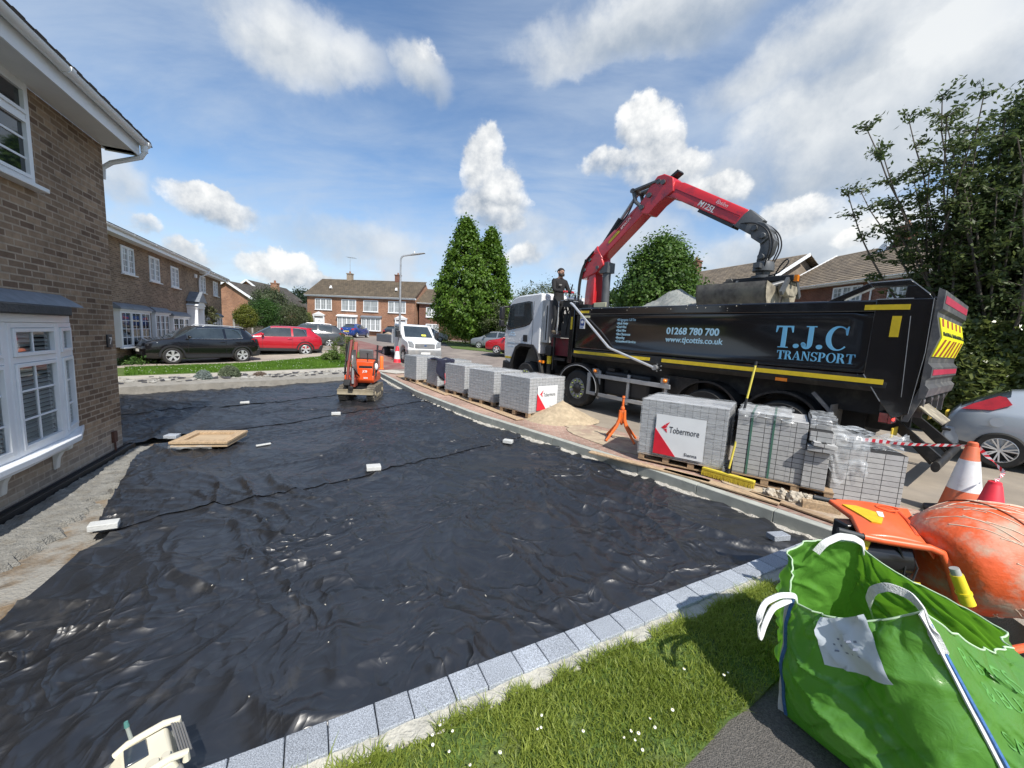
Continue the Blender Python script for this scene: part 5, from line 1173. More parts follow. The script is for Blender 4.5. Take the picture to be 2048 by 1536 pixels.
    pp.rings([[(.031, y, z) for y, z in outer], [(-.005, y, z) for y, z in outer], [(-.012, y+(-.05 if y > -3 else .05), z+(.03 if z < 2 else -.03)) for y, z in outer], [(.012, y, z) for y, z in fld]], True)
    part(pp, 'side_panel', BK, body, bevel=.008)
    lr = MB(); lr.prism([(1.63, -.02), (1.45, -.035), (1.42, .02), (1.42, .10), (1.62, .10)][::-1] and [(-.02, 1.615), (-.04, 1.46), (.02, 1.40), (.12, 1.40), (.12, 1.615)], 'y', -5.98, .22) if False else lr.rings([[(-.02, y, 1.615), (-.04, y, 1.46), (.02, y, 1.38), (.12, y, 1.38), (.12, y, 1.615)] for y in (.22, -5.9)])
    part(lr, 'lower_rail', BK2, body)
    ys = MB()
    for a, c_ in ((.17, -1.98), (-2.26, -5.86)): ys.bx((-.036, (a+c_)/2, 1.535), (.010, abs(a-c_), .075), (0, R(7), 0))
    ys.box(-.036, -.0305, -6.0, -5.50, 2.59, 2.665); ys.box(-.036, -.0305, -5.93, -5.83, 2.20, 2.50); ys.box(-.026, -.0205, -.20, .12, 2.60, 2.66); ys.box(-.026, -.0205, .30, .36, 2.15, 2.5)
    part(ys, 'reflective_strip', YEL, body)
    bo = MB(); random.seed(2)
    for k in range(26): bo.sph((-.023, random.uniform(-5.4, .0), 2.735-abs(random.gauss(0, .05))), random.uniform(.004, .011), 6)
    part(bo, 'dried_mud_spots', mat('dried_mud', (.42, .39, .33), .9), body)
    # rear frame with lifting eye, tailgate
    rp = MB()
    for x0, x1 in ((-.03, .16), (2.34, 2.53)):
        rp = MB()
        rp.prism([(-5.62, 1.62), (-5.62, 2.56), (-5.62, 2.741), (-6.28, 2.741), (-6.30, 2.0), (-6.22, 1.12), (-6.02, 1.02), (-5.85, 1.25)], 'x', x0, x1)
        rp.prism([(-5.02, 2.742), (-5.50, 2.99), (-5.56, 2.93), (-5.20, 2.742)], 'x', x0+.02, x1-.02)
        rp.prism([(-5.501, 2.991), (-5.95, 3.01), (-6.02, 2.93), (-5.56, 2.93)], 'x', x0+.02, x1-.02)
        rp.prism([(-5.951, 3.01), (-6.2, 2.80), (-6.26, 2.742), (-5.92, 2.742), (-5.92, 2.93), (-6.0, 2.93)], 'x', x0+.02, x1-.02)
        part(rp, 'rear_post', BK, body, bevel=.012)
    we = MB()
    for a_, b_ in (((-6.02, 2.745), (-5.62, 2.745)), ((-6.275, 2.74), (-6.295, 2.0)), ((-6.295, 2.0), (-6.215, 1.12)), ((-6.02, 2.5), (-6.08, 1.35)), ((-5.50, 2.992), (-5.95, 3.012)), ((-5.95, 3.012), (-6.2, 2.80)), ((-5.62, 1.63), (-5.86, 1.25))): we.bar((-.032, *a_), (-.032, *b_), .006, .012)
    part(we, 'worn_edge_highlight', M_STEEL, body)  # pale bars added as the post's edge highlights, along with worn bare metal
    tg = MB()
    tg.prism([(-6.32, 2.88), (-6.42, 2.84), (-6.42, 2.60), (-6.36, 2.56), (-6.36, 2.50), (-6.46, 2.22), (-6.36, 1.92), (-6.36, 1.86), (-6.44, 1.80), (-6.44, 1.66), (-6.38, 1.62), (-6.38, 1.55), (-6.45, 1.5), (-6.42, 1.38), (-6.31, 1.34), (-6.31, 2.88)], 'x', .0, 2.5)
    tg.prism([(-6.22, 1.0), (-6.44, 1.5), (-6.30, 1.5), (-6.12, 1.0)], 'x', .02, .06); tg.prism([(-6.22, 1.0), (-6.44, 1.5), (-6.30, 1.5), (-6.12, 1.0)], 'x', 2.44, 2.48)
    GT = mat('tailgate_grey', (.10, .10, .105), .4, .2, .25, 5, dirt=(.25, .24, .22), ds=3)
    to = part(tg, 'tailgate', GT)
    rs = MB(); rs.box(.1, 2.4, -6.428, -6.421, 2.68, 2.78); rs.box(.1, 2.4, -6.448, -6.441, 1.69, 1.77); part(rs, 'red_reflector', mat('red_reflective', (.45, .03, .07), .4, var=.15), to)
    # chevron board, folded along its middle like the tailgate
    def board(z): return -6.372-.1*(1-abs(z-2.22)/.30) if z < 2.52 else -6.372
    ch = MB()
    for (za, zb_) in ((1.95, 2.22), (2.22, 2.49)):
        ch.add([(.22, board(za), za), (2.28, board(za), za), (2.28, board(zb_), zb_), (.22, board(zb_), zb_)], [(0, 1, 2, 3)])
    # thin board body
    V0 = [(x, board(z)+.006, z) for z in (1.95, 2.22, 2.49) for x in (.22, 2.28)]
    ch = MB(); ch.rings([[(x, board(1.95)-.004, 1.95), (x, board(2.22)-.004, 2.22), (x, board(2.49)-.004, 2.49), (x, board(2.49)+.012, 2.49), (x, board(2.22)+.012, 2.22), (x, board(1.95)+.012, 1.95)] for x in (.12, 2.40)])
    co = part(ch, 'chevron_board', mat('fluorescent_yellow', (.80, .78, .01), .45, var=.04), to)
    st = MB()
    def strip(xa, xb, za, zb_, dx, wd):
        st.add([(xa, board(za)-.008, za), (xa+wd, board(za)-.008, za), (xa+wd+dx, board(zb_)-.008, zb_), (xa+dx, board(zb_)-.008, zb_)], [(0, 1, 2, 3)])
    for k, x in enumerate((.18, .60, 1.0)): strip(x, x, 1.955, 2.20, .24, .17)
    for k, x in enumerate((1.36, 1.74, 2.12)): strip(x+.0, x, 1.955, 2.20, .12 if k < 2 else .05, .15)
    for k, x in enumerate((.22, .66, 1.1, 1.54, 1.98)): strip(x, x, 2.375, 2.485, .05, .17)
    part(st, 'chevron_stripe', mat('chevron_red', (.35, .045, .02), .5), co)
    z_ = 2.245; ang = math.atan2(board(2.49)-board(2.22), .27)
    text_mesh('board_lettering', 'HIGHWAY MAINTENANCE', .125, mat('board_black', (.02, .03, .01), .5), co, frame((.20, yf(board(2.25)-.012), 2.25), (1, 0, 0), (0, board(2.49)-board(2.22), .27)), sx=1.42, bold=.003)
    for x in (.35, 1.0, 1.6, 2.15): hg = MB(); hg.cyl((x-.08, -6.30, 1.30), (x+.08, -6.30, 1.30), .06); hg.box(x-.03, x+.03, -6.36, -6.1, 1.05, 1.3); part(hg, 'tailgate_hinge', GT, to)
    chu = MB(); chu.bx((.55, -6.52, 1.12), (.75, .45, .02), (R(28), 0, 0)); part(chu, 'chute_plate', MUD, to)
    lm = MB(); lm.box(.05, .42, -5.98, -5.86, .92, 1.10); lo = part(lm, 'lamp_cluster', BK2, bevel=.01)
    l = MB(); l.box(-.0, .30, -6.02, -5.981, .94, 1.08); l.box(.03, .0495, -5.97, -5.87, .94, 1.08); part(l, 'tail_lamp', M_RLIGHT, lo)
    l = MB(); l.cyl((.10, -6.022, 1.01), (.10, -6.03, 1.01), .035); part(l, 'lit_bulb', mat('lit_red', (.9, .02, .02), .3, emit=(1, .05, .04), es=2.5), lo)
    np_ = MB(); np_.box(.12, .5, -6.03, -6.015, .72, .86); part(np_, 'number_plate', M_PLATEY, lo)
    np_ = MB(); np_.box(.75, 1.3, -6.40, -6.385, 1.0, 1.14); part(np_, 'rear_plate', M_PLATEY, to)
    im = MB(); im.box(-.045, -.03, -4.62, -4.44, 1.385, 1.44); part(im, 'indicator', M_AMBER)
    ru = MB(); ru.cyl((.15, -6.75, .42), (2.35, -6.75, .42), .075, n=16)
    for x in (.55, 1.95): ru.bar((x, -5.9, .95), (x, -6.72, .45), .09, .14); ru.bar((x+.12, -6.0, .8), (x+.12, -6.6, .36), .05, .05)
    part(ru, 'rear_underrun_bar', BK2)
    # sheeting arm
    sa = MB(); sa.tube([(-.06, .38, 2.88), (-.07, .30, 2.84), (-.085, -.90, 1.74), (-.085, -.98, 1.70), (-.085, -2.12, 1.36)], .030, 10); so = part(sa, 'sheeting_arm', M_ALLOY)
    sp = MB(); sp.cyl((-.10, -2.14, 1.36), (.02, -2.14, 1.36), .06)
    for k in range(5): a = 2*math.pi*k/5; sp.cyl((-.05, -2.2+.08*math.cos(a), 1.36+.08*math.sin(a)), (-.02, -2.2+.08*math.cos(a), 1.36+.08*math.sin(a)), .014, n=6)
    part(sp, 'arm_pivot', M_STEEL, so)
    shb = MB(); shb.box(.2, 2.3, .02, .30, 2.75, 2.86); shb.bx((.16, -.35, 2.80), (.10, .34, .13)); part(shb, 'sheet_roller', BK2)
    wl = MB(); wl.bx((.10, -.42, 2.82), (.02, .36, .12)); part(wl, 'worklight', mat('cream_panel', (.6, .57, .38), .5), bevel=.006)
    # lettering
    LB = mat('lettering_blue', (.18, .48, .72), .4, var=.03); LP = mat('lettering_pale', (.42, .66, .80), .4, var=.03)
    x_ = .0045
    text_mesh('lettering', '01268 780 700', .20, LP, body, frame((x_, -2.60, 2.125), (0, -1, 0), (0, 0, 1)), bold=.006, sx=.95)
    text_mesh('lettering', 'www.tjcottis.co.uk', .165, LP, body, frame((x_, -2.60, 1.955), (0, -1, 0), (0, 0, 1)), bold=.003, sx=.985)
    for k, t in enumerate(('•All Aggregates 1-20 Ton', '•Muck Away', '•Grab Hire', '•Plant Hire', '•Site Clearances', '•Recycling', '•Groundwork Services')):
        text_mesh('lettering', t, .088, LP, body, frame((x_-.001, yf(-1.01), 2.40-.088*k), (0, -1, 0), (0, 0, 1)), shear=.25, sx=.62 if k == 0 else .75, bold=.001)
    bd = MB(); bd.box(-.020, -.0125, -.10, .06, 2.18, 2.46); bo_ = part(bd, 'badge', M_WHITE, body)
    be = MB(); be.box(-.024, -.0205, -.082, .042, 2.26, 2.44); part(be, 'badge_emblem', mat('badge_navy', (.03, .07, .28), .4), bo_)
    text_mesh('badge_lettering', 'FORS', .05, mat('badge_navy', (.03, .07, .28), .4), bo_, frame((-.0215, yf(.045), 2.2), (0, -1, 0), (0, 0, 1)))
    bc = MB(); bc.cyl((-.0245, -.02, 2.36), (-.0275, -.02, 2.36), .042, n=20); part(bc, 'badge_disc', M_WHITE, bo_)
    bd = MB(); bd.box(-.020, -.0125, -.24, .06, 2.475, 2.53); bo2 = part(bd, 'warning_sticker', mat('cream_panel', (.6, .57, .38), .5), body)
    serif(body, LB, x_)
    # load of crushed stone
    ld = MB()
    def hz(u, v):
        x = .14+2.22*u; y = .1-6.0*v
        r = math.hypot((x-1.3)/1.15, (y+1.75)/1.35); z = 2.5+max(0, .72*(1-r**1.25))+.035*noise.fractal(Vector((x*7, y*7, 0)), .7, 2, 4)+.12*noise.noise(Vector((x*1.6, y*1.6, 3)))
        return (x, y, z)
    ld.grid(hz, 60, 150)
    lo = part(ld, 'stone_load', mat('crushed_stone', (.235, .25, .235), .9, var=.35, vs=25, bump=1, bs=60, dirt=(.34, .33, .3), ds=6))
    return body
def serif(body, M, x):
    """big serif T.J.C over small serif TRANSPORT, built as flat plates"""
    def poly(mb, pts, ox, oz, s, sxx=1.):
        mb.prism([(-(ox+p[0]*s*sxx), oz+p[1]*s) for p in pts], 'x', x-.003, x+.006)
    def ringpoly(mb, cx, cz, r1x, r1z, r0x, r0z, a0, a1, n, ox, oz, s, sxx=1., off=0):
        for k in range(n):
            a, b = a0+(a1-a0)*k/n, a0+(a1-a0)*(k+1)/n
            poly(mb, [(cx+r1x*math.cos(a), cz+r1z*math.sin(a)), (cx+r1x*math.cos(b), cz+r1z*math.sin(b)), (cx+off+r0x*math.cos(b), cz+r0z*math.sin(b)), (cx+off+r0x*math.cos(a), cz+r0z*math.sin(a))], ox, oz, s, sxx)
    def glyph(mb, g, ox, oz, s, sxx=1.):
        p = lambda pts: poly(mb, pts, ox, oz, s, sxx)
        r = lambda *a, **k: ringpoly(mb, *a, ox, oz, s, sxx, **k)
        stem = lambda a, w=.16: (p([(a, .045), (a+w, .045), (a+w, .955), (a, .955)]), p([(a-.07, 0), (a+w+.07, 0), (a+w+.07, .044), (a-.07, .044)]), p([(a-.07, .956), (a+w+.07, .956), (a+w+.07, 1), (a-.07, 1)]))
        if g == 'T': p([(.25, .04), (.43, .04), (.43, .93), (.25, .93)]); p([(.14, 0), (.54, 0), (.54, .039), (.14, .039)]); p([(0, .931), (.68, .931), (.68, 1), (0, 1)]); p([(0, .70), (.03, .70), (.10, .93), (0, .93)]); p([(.68, .70), (.65, .70), (.58, .93), (.68, .93)]); return .70
        if g == 'J': p([(.22, .22), (.40, .22), (.40, .955), (.22, .955)]); p([(.12, .956), (.50, .956), (.50, 1), (.12, 1)]); r(.20, .22, .20, .24, .02, .17, -math.pi, 0, 14); r(.07, .20, .08, .08, .0, .0, 0, 2*math.pi, 10); return .52
        if g == 'C': r(.40, .5, .40, .52, .27, .46, .75, 2*math.pi-.75, 26, off=.05); p([(.66, .64), (.71, .64), (.73, 1.0), (.69, 1.0), (.62, .84)]); return .78
        if g == '.': r(.11, .10, .11, .10, .0, .0, 0, 2*math.pi, 14); return .27
        if g == 'R': stem(.07); r(.30, .74, .26, .255, .11, .20, -math.pi/2, math.pi/2, 12); p([(.23, .949), (.30, .949), (.30, .99), (.23, .99)]); p([(.23, .485), (.30, .485), (.30, .53), (.23, .53)]); p([(.30, .49), (.46, .50), (.70, .0), (.52, .0)]); return .74
        if g == 'P': stem(.07); r(.30, .70, .28, .295, .12, .24, -math.pi/2, math.pi/2, 12); p([(.23, .94), (.30, .94), (.30, .99), (.23, .99)]); p([(.23, .41), (.30, .41), (.30, .455), (.23, .455)]); return .66
        if g == 'A': p([(.02, .0), (.09, .0), (.37, .92), (.34, 1.0)]); p([(.50, 0), (.68, 0), (.40, 1.0), (.33, .93)]); p([(.2, .29), (.53, .29), (.52, .34), (.21, .34)]); p([(-.04, -.001), (.19, -.001), (.19, .04), (-.04, .04)]); p([(.42, -.001), (.76, -.001), (.76, .04), (.42, .04)]); return .76
        if g == 'N': p([(.10, .04), (.16, .04), (.16, .96), (.10, .96)]); p([(.62, 0), (.68, 0), (.68, .96), (.62, .96)]); p([(.05, 1), (.24, 1), (.67, .05), (.67, 0), (.60, 0)]); p([(.0, 0), (.26, 0), (.26, .04), (.0, .04)]); p([(.52, .96), (.78, .96), (.78, 1), (.52, 1)]); return .80
        if g == 'S': r(.29, .74, .26, .27, .13, .215, .35, math.pi*1.5, 14); r(.29, .26, .28, .27, .14, .215, -math.pi*.99+.35, math.pi*.5, 16); p([(.50, .72), (.54, .72), (.54, 1.0), (.51, 1.0)]); p([(.04, 0), (.07, 0), (.08, .30), (.04, .30)]); return .62
        if g == 'O': r(.39, .5, .39, .52, .24, .47, 0, 2*math.pi, 26); return .80
        return .4
    mp = MB.MAP; MB.MAP = None
    mb = MB(); ox = 4.74
    for g in 'T.J.C': ox += glyph(mb, g, ox, 1.965, .375, 1.02)*.375*1.02+.012
    mb.build('lettering', M, body, smooth=0)
    mb = MB(); ox = 4.80; s = .150
    for g in 'TRANSPORT': ox += glyph(mb, g, ox, 1.765, s, 1.06)*s*1.06+.004
    mb.build('lettering', M, body, smooth=0)
    MB.MAP = mp
truck()
def smooth(P, n=24):
    P = resample([Vector(p) for p in P], n)
    for _ in range(5): P = [P[0]]+[(P[i-1]+P[i]*2+P[i+1])/4 for i in range(1, len(P)-1)]+[P[-1]]
    return P
def crane():
    h = TRUCK; X = 1.25; MB.MAP = yc
    RED = MATS['crane_red']; GREYR = MATS['crane_grey']; HOSE = MATS['hydraulic_hose']; MUD = MATS['muddy_steel']
    q = lambda y, z, x=0.: Vector((X+x, y, z))
    hexs = lambda w_, hh: [(-w_*.5, -hh*.5), (w_*.5, -hh*.5), (w_*.5, hh*.18), (w_*.32, hh*.5), (-w_*.32, hh*.5), (-w_*.5, hh*.18)]
    def beam(mb, p0, p1, s0, s1, up):
        p0 = q(*p0); p1 = q(*p1); d = (p1-p0).normalized(); u = Vector((0, *up)).normalized(); u = (u-d*u.dot(d)).normalized(); r = Vector((1, 0, 0))
        mb.rings([[p+r*a+u*b for a, b in hexs(*s)] for p, s in ((p0, s0), (p1, s1))])
    col = MB(); col.rings([[q(.62+b, z, a) for a, b in hexs(.42*s_, .46*s_)] for z, s_ in ((1.9, 1.05), (3.3, .95), (3.95, .80))]); co = col.build('crane_column', RED, h, bevel=.03)
    hd = MB(); hd.prism([(.98, 3.72), (.38, 3.86), (.12, 4.08), (.30, 4.45), (.62, 4.50), (.90, 4.30)], 'x', X-.20, X+.20); hd.build('column_head', RED, co, bevel=.03)
    pn = MB()
    for y, z in ((.34, 4.02), (.66, 4.28), (.85, 4.0)): pn.cyl(q(y, z, -.235), q(y, z, .235), .055, n=14)
    pn.build('pivot_pin', GREYR, co)
    lb = MB(); beam(lb, (.72, 4.20), (.34, 4.48), (.36, .42), (.40, .50), (-1, 1)); beam(lb, (.36, 4.45), (-.98, 5.58), (.36, .44), (.34, .36), (.6, .8)); lb.prism([(-.78, 5.30), (-1.02, 5.20), (-1.26, 5.42), (-1.62, 5.62), (-1.58, 5.95), (-1.34, 6.10), (-1.16, 6.10), (-.96, 5.86), (-.88, 5.68), (-.80, 5.55)], 'x', X-.19, X+.19)
    lo = lb.build('lower_boom', RED, h, bevel=.02)
    gl = MB(); gl.cyl(q(.12, 2.6), q(.14, 3.95), .115, n=20); gl.cyl(q(.13, 3.2), q(.14, 4.1), .09, n=16); gl.box(X-.16, X+.16, .0, .28, 3.86, 4.15); gl.build('lift_ram', GREYR, co)
    rm = MB(); rm.cyl(q(.45, 4.55), q(-.20, 5.32), .092, n=18); ro = rm.build('boom_ram', HOSE, lo)
    rd = MB(); rd.cyl(q(-.20, 5.32), q(-.58, 5.86), .042, n=14); rd.build('ram_rod', M_STEEL, ro)
    lk = MB()
    for s in (-.14, .14):
        lk.bar(q(-.58, 5.92, s), q(-1.22, 5.98, s), .05, .17, up=(1, 0, 0)); lk.tube([q(-.58, 5.92, s*1.2), q(-.66, 5.62, s*1.2), q(-.84, 5.42, s*1.2)], .045, 8)
    for y, z in ((-.58, 5.92), (-1.22, 5.95), (-.84, 5.42), (-1.0, 5.68), (-1.34, 5.90)): lk.cyl(q(y, z, -.225), q(y, z, .225), .06, n=14)
    lk.build('knuckle_link', GREYR, lo)
    ob = MB(); beam(ob, (-1.20, 5.86), (-1.75, 5.60), (.28, .36), (.31, .38), (0, 1)); beam(ob, (-1.70, 5.635), (-3.20, 4.66), (.31, .38), (.30, .35), (0, 1))
    oo = ob.build('outer_boom', RED, h, bevel=.02)
    tp = MB(); tp.bx(q(-1.5, 6.02), (.24, .34, .06), (R(-30), 0, 0)); tp.bar(q(-2.25, 5.03, 0), q(-3.02, 4.52, 0), .30, .07); tp.build('boom_guard', M_BLACK, oo)
    sm = MB()
    for s in (-.157, .157): sm.bar(q(-1.65, 5.66, s), q(-3.15, 4.70, s), .006, .02)
    sm.build('weld_seam', mat('dark_red', (.22, .008, .02), .4), oo)
    bx_ = Vector((0, -1.70+3.20, 5.635-4.66)); d = Vector((0, -1.5, -.975)).normalized(); u = Vector((0, -.975, 1.5)).normalized()*1.0; u = Vector((0, d.z*-1, d.y*1)); u = Vector((0, -d.z, d.y)); u = -u if u.z < 0 else u
    WL = mat('white_lettering', (.75, .75, .75), .4)
    o = q(yc(-2.22), 5.15, -.1655)
    text_mesh('lettering', 'M125L', .17, WL, oo, frame(o, d, u), shear=.15, bold=.003)
    o = q(yc(-2.62), 5.11, -.1655)
    text_mesh('lettering', 'Epsilon', .11, WL, oo, frame(o, d, u), shear=.4)
    d2 = Vector((0, -1.34, 1.13)).normalized(); u2 = Vector((0, 1.13, 1.34)).normalized()
    yl = MB(); yl.bar(q(.02, 4.68, -.183), q(-.30, 4.95, -.183), .006, .07); yl.build('yellow_decal', MATS['reflective_yellow'], lo)
    text_mesh('lettering', 'EPSILON', .10, WL, lo, frame(q(yc(-.36), 4.97, -.186), d2, u2))
    # dipper tip, rotator, hoses
    kn = MB(); beam(kn, (-3.18, 4.67), (-3.48, 4.42), (.34, .40), (.26, .34), (0, 1)); kn.prism([(-3.30, 4.62), (-3.62, 4.48), (-3.74, 4.34), (-3.72, 4.16), (-3.60, 4.06), (-3.40, 4.22)], 'x', X-.13, X+.13)
    kn.prism([(-3.50, 4.36), (-3.70, 4.36), (-3.84, 4.10), (-3.80, 3.86), (-3.66, 3.70), (-3.54, 3.72), (-3.58, 4.0)], 'x', X-.09, X+.09)
    for y, z in ((-3.45, 4.40), (-3.62, 4.22), (-3.64, 3.80)): kn.cyl(q(y, z, -.18), q(y, z, .18), .06, n=12)
    ko = kn.build('boom_tip', GREYR, h, bevel=.012)
    rt = MB(); rt.lathe([(.08, .16), (.10, .10), (.17, .08), (.19, 0), (.19, -.10), (.13, -.12), (.12, -.18), (.20, -.20), (.20, -.25)], q(-3.66, 3.62), n=24); rt.box(X-.30, X-.15, -3.70, -3.58, 3.56, 3.66); rt.build('rotator', GREYR, ko)
    ho = MB()
    for k, s in enumerate((-.14, -.08, .08, .14)):
        ho.tube(smooth([q(-3.1, 4.55, s), q(-3.45, 4.52+.03*k, s*1.3), q(-3.74-.02*k, 4.30, s*1.5), q(-3.82-.02*k, 3.98, s*1.5), q(-3.74, 3.66, s*1.2), q(-3.72, 3.45, s)]), .014, 7)
    ho.tube(smooth([q(-3.74, 3.4, -.1), q(-4.0, 3.42, -.15), q(-4.18, 3.65, -.15), q(-4.12, 3.74, -.15), q(-3.98, 3.55, -.12), q(-3.9, 3.35, -.1)]), .014, 6)
    ho.tube(smooth([q(.85, 2.0, -.25), q(.98, 2.8, -.25), q(1.02, 3.6, -.25), q(.9, 4.15, -.25), q(.5, 4.5, -.24)]), .03, 7); ho.tube(smooth([q(.85, 2.0, -.2), q(.94, 2.8, -.28), q(.98, 3.7, -.22), q(.8, 4.3, -.25)]), .025, 7)
    ho.tube(smooth([q(-.2, 5.0, -.2), q(-.52, 5.32, -.22), q(-.62, 5.6, -.2), q(-.60, 5.88, -.15)]), .02, 7)
    ho.build('hose', HOSE, ko)
    # clamshell grab; its long side runs along the lorry
    g = MB(); g.box(X-.16, X+.16, -4.28, -3.02, 3.27, 3.39); g.box(X-.3, X+.3, -3.5, -3.1, 3.2, 3.28); g.bar(q(-3.16, 3.34, -.1), q(-2.92, 3.1, -.25), .12, .2)
    go = g.build('grab_frame', MATS['chassis_black'], h, bevel=.02)
    wk = MB(); wk.bx(q(-4.30, 3.32, -.1), (.1, .06, .12)); wk.build('work_lamp', M_AMBER, go)
    rams = MB()
    for s in (-1, 1): rams.cyl(q(-3.35, 3.22, s*.12), q(-3.6, 3.12, s*.42), .06); rams.cyl(q(-4.1, 3.24, s*.12), q(-3.9, 3.12, s*.42), .06); rams.bar(q(-3.3, 3.3, s*.2), q(-3.3, 3.0, s*.45), .05, .1); rams.bar(q(-4.2, 3.3, s*.2), q(-4.2, 3.0, s*.45), .05, .1)
    rams.build('grab_ram', GREYR, go)
    for s in (-1, 1):
        prof = []
        for k in range(11):
            a = R(100)*k/10-R(10); prof.append((s*(.14+.60*math.cos(a)), 3.12-.60*math.sin(a)*.95))
        sh = MB(); y0, y1 = -2.72, -4.05; th = .03
        outer = [Vector((X+x, 0, z)) for x, z in prof]
        inner = [Vector((X+s*.14+(x-s*.14)*.94, 0, 3.12+(z-3.12)*.94)) for x, z in prof]
        ring = outer+inner[::-1]
        sh.rings([[Vector((p.x, y, p.z)) for p in ring] for y in (y0, y1)])
        so = sh.build('grab_shell', mat('rusty_grab', (.17, .15, .13), .6, .4, .4, 9, dirt=(.30, .27, .21), ds=3, dlo=.45, dhi=.7), go, smooth=30)
        ep = MB()
        for y in (y0+.001, y1+.029):
            pl_ = [(p.x, p.z) for p in outer]+[(X+s*.12, 2.55), (X+s*.05, 2.8), (X+s*.14, 3.12)]
            ep.prism(pl_, 'y', y, y-.03)
        ep.build('end_plate', MATS['muddy_steel'], so)
    gb = MB(); gb.prism([(X-.34, 3.20), (X+.34, 3.20), (X+.28, 3.05), (X+.16, 2.98), (X-.16, 2.98), (X-.28, 3.05)], 'y', -4.08, -4.22); gb.bx(q(-4.16, 3.26, .08), (.3, .1, .1)); gb.build('grab_bracket', MATS['muddy_steel'], go, bevel=.015)
crane(); MB.MAP = None
